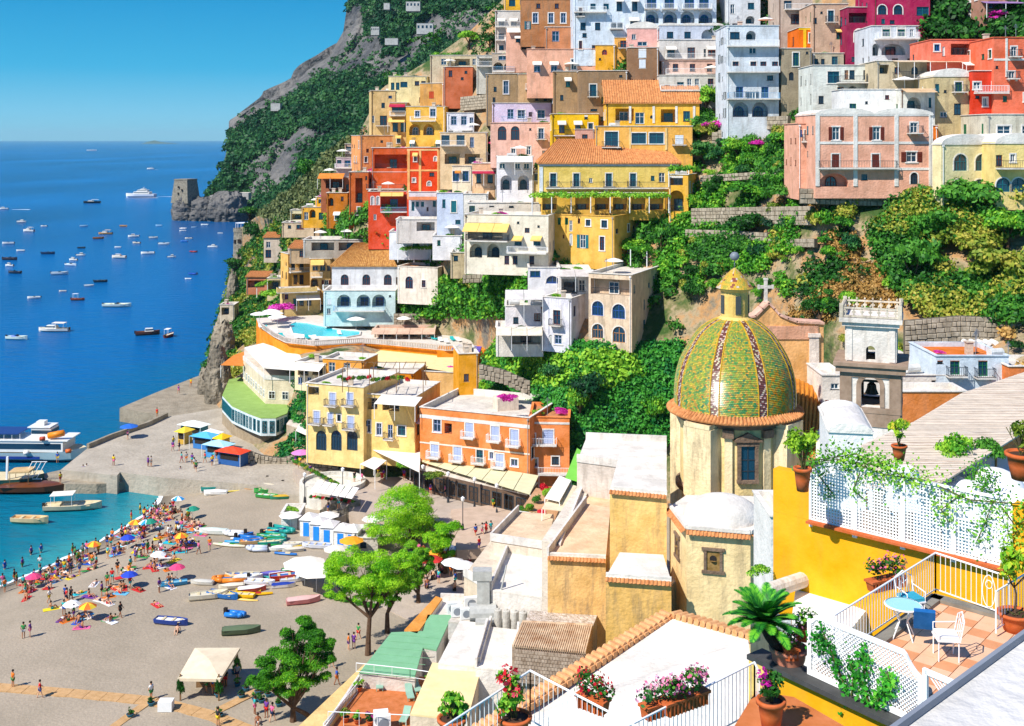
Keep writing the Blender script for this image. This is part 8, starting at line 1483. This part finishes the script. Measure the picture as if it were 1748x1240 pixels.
def person_mesh(kind):
    if kind in PB: return PB[kind]
    J=pose(kind);n=['pel','ch','nk','hd','hl','hr','kl','kr','fl','fr','sl','sr','el','er','wl','wr'];E=[('pel','ch'),('ch','nk'),('nk','hd'),('pel','hl'),('pel','hr'),('hl','kl'),('hr','kr'),('kl','fl'),('kr','fr'),('ch','sl'),('ch','sr'),('sl','el'),('sr','er'),('el','wl'),('er','wr')];R=dict(pel=.13,ch=.14,nk=.055,hd=.1,hl=.09,hr=.09,kl=.06,kr=.06,fl=.045,fr=.045,sl=.06,sr=.06,el=.04,er=.04,wl=.032,wr=.032)
    V=[J[k] for k in n];toes=[Vector(J[k])+Vector((0,-.14,-.02)) if kind not in ('lie',) else Vector(J[k])+Vector((0,-.05,.12)) for k in ('fl','fr')];V += toes;Ei=[(n.index(a),n.index(b_)) for a,b_ in E]+[(8,16),(9,17)]
    body=skin([tuple(v) for v in V],Ei,[R[k] for k in n]+[.035,.035])
    sh=skin([J['pel'],J['ch'],J['sl'],J['sr'],tuple(Vector(J['sl']).lerp(Vector(J['el']),.6)),tuple(Vector(J['sr']).lerp(Vector(J['er']),.6))],[(0,1),(1,2),(1,3),(2,4),(3,5)],[.15,.165,.085,.085,.062,.062])
    so=skin([J['pel'],J['hl'],J['hr'],tuple(Vector(J['hl']).lerp(Vector(J['kl']),.6)),tuple(Vector(J['hr']).lerp(Vector(J['kr']),.6))],[(0,1),(0,2),(1,3),(2,4)],[.15,.108,.108,.09,.09])
    b=MB();h=Vector(J['hd']);b.lathe([(0,.13),(.07,.115),(.108,.06),(.115,.0),(.1,-.05)],10,h+Vector((0,.015,.02)));hair=b.mesh('hair',[mat('hair','2c1c14',.8,.2,5)],True)
    for m in (body,sh,so): m.materials.clear();m.materials.append(None)
    PB[kind]=(body,sh,so,hair);return PB[kind]
skins=[mat('skin_tan','c08660',.6,.05,4),mat('skin_pale','d8a888',.6,.05,4),mat('skin_brown','9a6040',.6,.05,4)]
CLO=[('white','e8e6e2'),('red','c82828'),('blue','2a58b0'),('black','26262a'),('green','3a8a4a'),('yellow','e0c030'),('pink','e06a98'),('turquoise','30b0b0'),('orange','e07828'),('grey','9a9a9c'),('purple','6a3a90'),('navy','1c2850')]
PM={}
def pmesh(m,mt,key):
    k=(m.name,mt.name)
    if k not in PM: c=m.copy();c.name=key;c.materials.clear();c.materials.append(mt);PM[k]=c
    return PM[k]
def person(p,kind,rz=None,top=None,bot=None,where='',grp=None,sk=None):
    body,sh,so,hair=person_mesh(kind);sk=sk or random.choice(skins);tc=top or (random.choice(CLO) if kind[0] in 'wT' or kind == 'stand' else None);bc=bot or random.choice(CLO)
    desc={'lie': 'lying','sit': 'sitting','stand': 'standing','walk': 'walking','walk2': 'walking'}[kind];lb='%s person in %s' % (desc,('%s top and %s shorts' % (tc[0],bc[0])) if tc else '%s swimwear' % bc[0])
    t=thing('person',(lb+' '+where).strip(),'person',p,random.uniform(0,2*PI) if rz is None else rz,grp);ob('body',pmesh(body,sk,'body'),t)
    if tc: ob('shirt',pmesh(sh,mat('cloth_'+tc[0],tc[1],.85,.08,5),'shirt'),t)
    ob('shorts',pmesh(so,mat('cloth_'+bc[0],bc[1],.85,.08,5),'shorts'),t);ob('hair',hair,t);return t
TW=['e8e6e0','2ab8c8','2858c0','e06a98','e8d030','e07828','c83030','68b8e0','f0f0f0','3a9a50','6a3a90'];TN=dict(zip(TW,['white','turquoise','blue','pink','yellow','orange','red','light blue','bright white','green','purple']))
def towel(p,rz,c): b=MB();b.box((0,0,.03),(.85,1.8,.03));m=colm(c,.9);return thing('beach_towel',TN[c]+' beach towel spread on the sand','towel',p,rz,'beach towels on the sand',me=b.mesh('beach_towel',m))
def parasol(p,c1,label,R=1.0,hgt=1.9,c2=None,tilt=.15,grp=None,cat='parasol'):
    t=thing('parasol',label,cat,p,random.uniform(0,6),grp);b=MB();b.bar((0,0,0),(0,0,hgt),.03,6);ob('pole',b.mesh('pole',metal_w),t);b=MB();n=8;rr=[(R,hgt-.42),(R*.55,hgt-.12),(0,hgt+.08)]
    V=[(r*math.cos(2*PI*j/n),r*math.sin(2*PI*j/n),z) for r,z in rr[:2] for j in range(n)]+[(0,0,rr[2][1])]
    for j in range(n): j2=(j+1) % n;b.add([V[j],V[j2],V[n+j2],V[n+j]],[(0,1,2,3)],j % 2);b.add([V[n+j],V[n+j2],V[2*n]],[(0,1,2)],j % 2)
    ob('canopy',b.mesh('canopy',[colm(c1,.8),colm(c2 or c1,.8)]),t);return t
random.seed(11)
# along the shore
for i in range(250):
    f=random.random();k=f*4.2;a=[(0,1002),(95,965),(190,915),(250,878),(275,862)];j=min(3,int(k));q=k-j if j < 3 else min(1,k-3);u=a[j][0]+(a[j+1][0]-a[j][0])*q;v=a[j][1]+(a[j+1][1]-a[j][1])*q
    off=abs(random.gauss(0,1));u += 8+off*(62 if off > .8 else 40)*(1.2-f*.6)+(-22 if i % 6 == 0 else 0);v += 4+off*(36 if off > .8 else 22)*(1.2-f*.6)+(-2 if i % 6 == 0 else 0)
    if v > 1085 or u > 350: continue
    p=bz(u,v);
    if p.z < -.3: continue
    kd=random.choice(['lie','lie','sit','sit','stand','walk']) if p.z > .25 else 'stand';c=random.choice(TW);rz=random.uniform(0,2*PI)
    if kd in ('lie','sit'): towel(p,rz,c);p=p+Vector((0,0,.04))
    elif p.z < .1: p.z=max(p.z,-.6)
    person(p,kd,rz,None if kd in ('lie','sit') or i % 2 else None,grp='bathers on the beach',where='on the beach')
    if i % 14 == 0 and kd in ('lie','sit'): c1,c2,nm=random.choice([('2a9ad8','f0f0f0','blue and white'),('e04878','e04878','pink'),('f0f0ec','f0f0ec','white'),('1f8a70','1f8a70','green'),('2848c0','2848c0','blue'),('e8c838','e87028','yellow and orange')]);parasol(p+Vector((.9,.3,0)),c1,nm+' beach parasol near the waterline',c2=c2,grp='beach parasols')
for u,v in [(0,985),(30,978),(60,975),(20,1005),(50,1000),(90,985),(75,1000),(110,972),(0,1015),(35,1020),(120,960),(140,950),(45,962),(62,957)]: p=bz(u+8,v-4);p.z=max(p.z,-.5);person(p,'stand',grp='bathers on the beach',where='at the water edge')
for u,v,k in [(22,1174,'stand'),(68,1192,'walk'),(40,1090,'stand'),(51,1088,'stand'),(222,1006,'walk'),(183,1002,'walk'),(258,1195,'stand'),(302,908,'walk'),(310,908,'walk'),(358,940,'stand'),(268,960,'stand'),(252,945,'stand'),(303,1080,'sit'),(405,1163,'stand'),(364,1185,'stand'),(370,1188,'stand'),(376,1180,'stand'),(385,1172,'stand'),(352,1182,'stand'),(435,1220,'stand'),(455,1225,'stand'),(465,1232,'walk'),(440,1236,'sit'),(372,1240,'stand'),(595,1110,'stand'),(604,1108,'stand'),(612,1092,'walk'),(566,1140,'walk'),(640,1140,'stand'),(575,1170,'walk')]:
    person(bz(u,v),k,where='on the open sand')
for u,v in [(103,825),(142,812),(148,810),(98,790),(194,795),(218,750),(305,672),(326,660),(253,797),(258,797),(295,770),(306,770),(310,790),(318,790),(328,792),(332,800),(335,805),(365,788),(370,785),(386,792),(308,815),(296,762),(314,738),(268,712),(350,790),(362,795)]: person(G(u,v,2.95 if v < 808 else 1.5),random.choice(('stand','walk')),where='on the harbour quay')
for u,v in [(605,824),(618,826),(652,824),(655,820),(505,795),(512,798),(560,875),(578,868),(842,870),(851,868),(848,868),(812,918),(823,916),(830,914),(838,912),(818,940),(760,848),(735,845),(600,800),(640,810),(646,812),(590,790),(690,820),(700,845),(530,812)]: person(G(u,v,4.5),random.choice(('stand','walk')),where='on the paved street')
# the shaded seating crowd below the steps
flat('seating_square',[(600,1010),(700,1060),(760,1045),(850,1000),(870,940),(790,930),(700,940)],2.3,.6,pave)
for i in range(64):
    u,v=random.uniform(700,835),random.uniform(945,1010);k=random.choice(('sit','stand','stand','walk'));p=G(u,v,2.35);person(p+Vector((0,0,.3 if k == 'sit' else 0)),k,where='in the shaded square',grp='people in the shaded square')
    if k == 'sit': b=MB();b.box((0,.05,.2),(.42,.42,.4));b.box((0,.28,.5),(.42,.05,.6));thing('cafe_chair','dark cafe chair in the shaded square','chair',p,0,'cafe chairs',me=b.mesh('cafe_chair',darkin))
for u,v,c,nm in [(774,990,'f0f0f0','white'),(790,995,'f0f0f0','white'),(760,965,'e8f0f0','pale'),(735,985,'c83030','red'),(745,975,'e8a030','orange')]: parasol(G(u,v,2.4),c,nm+' round parasol in the shaded square',R=1.5,hgt=2.5)
# deck furniture at the pool
for i,(x,y) in enumerate([(330,0),(360,10),(400,30),(430,40),(470,62),(570,70),(600,72),(640,74),(690,76),(850,45),(1480,80),(1520,90),(1560,100),(1600,85),(1640,90),(1440,70),(1400,60)]):
    p=G(360+x/3.875,560+y/3.875,17.15);q=thing('sun_lounger',['white','turquoise','white'][i % 3]+' sun lounger on the pool terrace','sun lounger',p,.4+random.uniform(-.2,.2),'loungers around the pool');b=MB();b.box((0,0,.3),(.7,1.9,.12));b.box((0,.8,.5),(.7,.6,.1),tilt=Matrix.Rotation(.6,3,'X'));ob('bed',b.mesh('bed',colm(['f0f0ee','28b0b0','f0f0ee'][i % 3],.8)),q);b=MB();[b.box((sx*.3,sy*.8,.12),(.05,.05,.25)) for sx in (-1,1) for sy in (-1,1)];ob('legs',b.mesh('legs',metal_w),q)
for i,(x,y) in enumerate([(320,-40),(400,-60),(440,-20),(420,-45),(830,-40),(920,-30),(1000,-20),(870,-20),(960,-5)]): parasol(G(360+x/3.875,560+(y+20)/3.875,17.15),'f4f2ee','white parasol on the pool terrace',R=1.9,hgt=2.6,grp='white parasols around the pool')
H('long open bar pavilion with white curtains beside the pool',638,742,562,578,'d8c0ac','G 660 571 26 12 w; G 700 571 26 12 w',S=.1165,d=5,roof='flatt').awn(636,744,560,566,3,stucco('dcb8a0',.2))
# kiosks on the promenade
def kiosk(u,v,w_,c1,c2,label,h=2.4):
    t=thing('kiosk',label,'kiosk',G(u,v,2.95),R_(-25));t.scale=(.88,.88,.88);b=MB();b.box((0,0,h/2),(w_,2.2,h));ob('body',b.mesh('body',colm(c1)),t);b=MB();b.box((0,-1.13,1.5),(w_*.8,.08,1.0));ob('hatch',b.mesh('hatch',darkin),t)
    b=MB();W_=w_/2+.5;b.add([(-W_,-1.8,h),(W_,-1.8,h),(W_,1.5,h),(-W_,1.5,h),(0,0,h+.8)],[(0,1,4),(1,2,4),(2,3,4),(3,0,4),(3,2,1,0)]);ob('canopy',b.mesh('canopy',colm(c2,.8)),t);b=MB();[b.bar((x,-1.7,0),(x,-1.7,h),.04) for x in (-W_+.1,W_-.1)];ob('post',b.mesh('post',metal_w),t)
    return t
kiosk(332,745,5,'2a7a88','e8f0e8','blue-green kiosk with a white hipped roof on the promenade');kiosk(352,765,4.5,'3a78b8','58b0dc','light blue canopied ticket kiosk');kiosk(374,780,4.5,'4a90c8','a8d8e8','pale turquoise canopied ticket kiosk');kiosk(398,792,5,'2a5a98','e84a28','kiosk with a bright red canopy');kiosk(360,760,3,'d0d8e0','f0f0ee','white canopied stall between the blue kiosks');kiosk(316,756,1.6,'c8a040','f0d040','small stall under a yellow umbrella');kiosk(380,768,1.6,'c8a040','f2c020','small yellow canopied stall behind the ticket kiosks')
for u,v,c,nm,z in [(514,795,'d880c0','pink',4.4),(543,800,'2a90d8','bright blue',4.4),(220,748,'2868c8','blue',2.95),(520,1000,'f4ead8','big cream',2.2),(540,1012,'f4ead8','large cream',2.2),(496,905,'f0e8e0','off-white',2),(560,905,'f0ece4','white',2.2),(574,965,'e8dcc8','cream',2.2),(600,950,'f0a028','orange',2.4)]: parasol(G(u,v,z),c,nm+' parasol on the seafront',R=2.6 if 'cream' in nm and v > 990 else 1.6,hgt=3 if v > 990 else 2.4)
# beach trees
TG=leafmat('pine_foliage','3f8a10','74c018','b0e030',scale=.35,trl=.45);TGs=leafmat('pine_foliage_dark','2f7014','5aa81c','94cc30',scale=.35,trl=.4)
def pine(u,v,blobs,label,lean=0,g=TG,n=16000,trunk2=None,z=None):
    """blobs: photo-space crown clumps (u, v, radius px, depth offset m)"""
    p=bz(u,v) if z is None else G(u,v,z);s=p.y/F;t=thing('pine_tree',label,'tree',p);bl=[]
    for (bu,bv,br,dy) in blobs: bl.append(((bu-u)*s,dy,(v-bv)*s,br*s*1.22,br*s*.95))
    fine=[]
    for (x,y,z_,r,rz_) in bl:
        for _ in range(int(7+r*3.5)):
            d=Vector([random.gauss(0,1) for _ in range(3)]).normalized();fine.append((x+d.x*r*.7,y+d.y*r*.7,z_+d.z*rz_*.7,r*random.uniform(.26,.42),r*random.uniform(.18,.3)))
    C,d=crown_pts(int(n*1.5),fine,.35);V,Fc=leaves(C,d+np.array([0,0,.3]),.085,3.6);ob('crown',npmesh('crown',V,Fc,g),t)
    b=MB();base=Vector((0,0,-.3));zmin=min(q[2]-q[4] for q in bl);fork=Vector((lean*s*.5,0,max(1,zmin*.75)));b.tube([base,Vector((lean*s*.15,0,fork.z*.5)),fork],[.34,.26,.22],8)
    for (x,y,z_,r,rz_) in bl: m=fork.lerp(Vector((x,y,z_)),.55)+Vector((0,0,-.3));b.tube([fork,m,Vector((x,y,z_))],[.17,.11,.04],6);[b.tube([m,Vector((x+math.cos(a)*r*.6,y+math.sin(a)*r*.6,z_+.2))],[.06,.02],4) for a in (0.5,2.5,4.4)]
    if trunk2: q=Vector(((trunk2-u)*s,.5,-.3));b.tube([q,q.lerp(fork,.6)+Vector((.2,0,0)),fork],[.26,.2,.15],7)
    ob('trunk',b.mesh('trunk',mat('bark','6a5240')),t);return t
pine(706,940,[(690,870,44,0),(665,895,34,-1),(722,880,36,1),(700,905,34,0),(650,915,20,0),(735,900,24,0)],'broad bright green pine in the middle of the seafront',n=20000)
pine(760,980,[(752,918,26,0),(770,908,20,0),(740,930,18,0),(762,940,14,0)],'smaller bright pine near the wide steps',n=9000)
pine(628,1118,[(600,968,38,0),(640,975,42,-1),(575,1000,26,0),(665,985,30,1),(618,1005,28,0),(690,960,22,0),(655,1015,20,0)],'tall twin-trunked pine with airy crown over the beach',lean=6,n=22000)
pine(661,1080,[(672,1000,26,0),(690,985,22,0),(665,1020,18,0),(700,960,18,1)],'slender pine behind the twin-trunked pine',n=9000,g=TGs);pine(714,1030,[(705,945,22,0),(720,965,20,0),(700,990,20,0),(722,945,12,0)],'thin pine at the edge of the shaded square',n=8000,g=TGs)
pine(500,1232,[(475,1140,34,0),(520,1115,40,0),(505,1085,26,1),(545,1095,22,0),(455,1150,24,-1),(535,1150,26,0),(498,1175,26,0),(552,1120,20,0)],'dense round pine at the bottom left street',n=24000,g=TGs,trunk2=540)
for i in range(22): u=556+i*4.2;bush(u,1022+i*.9,10,9,G_BR,'clipped hedge shrub along the beach edge',z=2.1,grp='hedge along the beach edge')
for i,(u,v) in enumerate([(440,1185),(458,1190),(420,1180),(436,1198),(405,1172),(372,1190),(400,1150),(446,1200),(476,1206),(258,1205),(222,1225),(375,1225),(412,1192)]): pot(bz(u,v),.3,.35,'blue planter with green shrub by the boardwalk',G_DK,.5,.5,pm=mat('teal_pot','2a6a80',.6),seed=i,ls=.1,n=120)
for i,(u,v) in enumerate([(1010,1),(0,0)]): pass
# planted fronts of the street and lamp posts
for i in range(26): u,v=505+i*3.8,786+i*2.1;bush(u,v+6,8,7,(G_DK,G_BR,G_YL)[i % 3],'potted shrub lining the stepped stone wall',z=5,grp='shrubs along the stepped wall')
for i in range(16): bush(532+i*5,852+i*.6,7,6,(G_DK,G_RED,G_BR)[i % 3],'small flowering plant round the umbrella terrace',z=4.4,grp='plants round the umbrella terrace')
for i,(u,v,z) in enumerate([(520,858,2.9),(585,850,4.4),(790,905,4.8),(722,845,4.4),(765,858,4.4),(810,868,4.4),(848,880,4.4)]): t=thing('street_lamp','slender dark lamp post on the seafront','street lamp',G(u,v,z));b=MB();b.bar((0,0,0),(0,0,3.6),.06,6);b.lathe([(.2,0),(.12,.8)],8);ob('post',b.mesh('post',metal_d),t);b=MB();b.lathe([(.05,3.6),(.22,3.8),(.26,4.15),(.05,4.3),(0,4.35)],8);ob('lamp_head',b.mesh('lamp_head',metal_w),t)
for i in range(46): f=i/46;p=G(705+190*f,803+46*f,4.5).lerp(G(720+195*f,795+32*f,4.5),random.random());b=MB();b.box((0,0,.37),(.7,.7,.05));b.bar((0,0,0),(0,0,.36),.05);thing('restaurant_table','white clothed table under the long pale canopy','table',p+Vector((0,-1.2,0)),f,'restaurant tables',me=b.mesh('restaurant_table',white))
# rooftop clutter: tanks, aerials, dishes
random.seed(5);roots=[o for o in REG if o.name.startswith('house')]
for o in roots:
    rf=[c for c in o.children if c.name.startswith('roof')]
    if not rf or random.random() < .35: continue
    bb=[Vector(c) for c in rf[0].bound_box];x0,x1=min(q.x for q in bb),max(q.x for q in bb);y0,y1=min(q.y for q in bb),max(q.y for q in bb);zt_=max(q.z for q in bb)
    if rf[0].data.materials[0].name.startswith(('terra','old_ochre')) or zt_-min(q.z for q in bb) > .6: continue
    for _ in range(random.choice((2,3,4,5))):
        M=Matrix.Rotation(o.rotation_euler.z,3,'Z');p=Vector(o.location)+M @ Vector((random.uniform(x0+.8,x1-.8),random.uniform(y0+1,min(y1-.8,y0+5)),zt_))
        if p.y < 90: continue
        k=random.random();b=MB()
        if k < .24: b.box((0,0,.6),(.7,.7,1.4));b.box((0,0,1.35),(.9,.9,.12));thing('chimney_stack','plastered chimney stack on a flat roof','chimney',p,0,'chimney stacks on the roofs',me=b.mesh('chimney_stack',stucco('d8c8b4',.3)))
        elif k < .42: b.bar((0,0,0),(0,0,2.6),.04);[b.bar((-.5+.08*j,0,2.1+.1*j),(.5-.08*j,0,2.1+.1*j),.025) for j in range(5)];thing('tv_aerial','thin television aerial on a flat roof','aerial',p,.5,'television aerials on the roofs',me=b.mesh('tv_aerial',mat('grey_metal','8a9098')))
        elif k < .52: b.bar((-.8,0,.6),(.8,0,.6),.45,10);[b.bar((x,0,0),(x,0,.3),.05) for x in (-.5,.5)];thing('roof_tank','pale water tank lying on a flat roof','water tank',p,.3,'water tanks on the roofs',me=b.mesh('roof_tank',stucco('d8d8d4',.1)))
        elif k < .6: parasol(p,'f0ece0','white parasol on a roof terrace',R=1.5,hgt=2.3,grp='parasols on the roofs')
        else: tt_=thing('roof_shrub','potted shrub on a flat roof','shrub',p,0,'shrubs on the roofs',me=bush_mesh(random.choice((G_DK,G_BR,G_BR,G_MAG)),1));q=random.uniform(.4,.9);tt_.scale=(q*1.4,q,q)
# ---------------- make every label single out its thing ----------------
LM=[(58,760,'the white ferry'),(60,830,'the moored wooden boat'),(125,865,'the boat with the white canopy'),(92,560,'the large white motor cruiser'),(252,567,'the big brown cabin boat'),(240,332,'the white yacht'),
 (156,344,'the dark cabin cruiser'),(315,350,'the square stone tower'),(415,415,'the round stone tower'),(30,380,'the left edge of the picture'),(40,480,'the left edge of the bay'),(200,520,'the pale open boat mid-bay'),(320,410,'the mouth of the cove'),
 (330,740,'the blue kiosk'),(400,775,'the red canopied kiosk'),(350,1140,'the white beach hut'),(590,900,'the blue-doored cabins'),(290,1065,'the blue and white rowing boat'),(410,1080,'the green covered boat'),(260,870,'the pier corner of the shore'),
 (10,960,'the left edge of the beach'),(130,930,'the middle of the shoreline'),(180,1000,'the middle of the beach'),(60,1060,'the lower left beach'),(250,940,'the upper beach'),(565,830,'the round umbrella terrace'),(830,930,'the wide grey steps'),(720,1000,'the shaded seating'),
 (640,1100,'the tall pine trunk'),(500,1180,'the lower left pine'),(850,890,'the church square'),(200,790,'the promenade quay'),(500,570,'the swimming pool'),(1250,600,'the tiled dome'),(1490,600,'the bell tower'),(1480,250,'the pink palazzo'),(1040,290,'the long yellow villa'),
 (1000,500,'the white block with blue arches'),(840,740,'the orange hotel'),(620,700,'the yellow arcaded hotel'),(1600,450,'the right hand cliff'),(690,270,'the vermilion house'),(660,480,'the ochre-roofed villa'),(1400,400,'the dry rocky slope'),(800,60,'the headland'),
 (1340,1040,'the big cycad palm'),(1550,1080,'the terrace table'),(900,1180,'the balcony corner'),(1550,850,'the long white lattice'),(700,1180,'the red roof terrace'),(440,930,'the row of kayaks'),(1180,700,'the dome drum')]
ORD=['nearest','second nearest','third nearest','fourth nearest','fifth nearest','sixth nearest','seventh nearest','eighth nearest','ninth nearest','tenth nearest','11th nearest','12th nearest','13th nearest','14th nearest','15th nearest','16th nearest']+['%dth nearest' % i for i in range(17,60)]
def pxof(o):
    p=o.location;return (CU+p.x/p.y*F,HV+(HC-p.z)/p.y*F)
from collections import defaultdict
def finish_labels():
    by=defaultdict(list)
    for o in REG: by[o['label']].append(o)
    for lb,os_ in by.items():
        if len(os_) < 2: continue
        g2=defaultdict(list)
        for o in os_:
            u,v=pxof(o);k=min(LM,key=lambda L: (L[0]-u)**2+(L[1]-v)**2);g2[k].append(((k[0]-u)**2+(k[1]-v)**2,o))
        for k,lst in g2.items():
            lst.sort(key=lambda t: t[0])
            for i,(_,o) in enumerate(lst): o['label']=' '.join(lb.split()[:9 if len(k[2].split())+len(ORD[i].split()) < 8 else 8])+', '+ORD[i]+' '+k[2]
finish_labels()
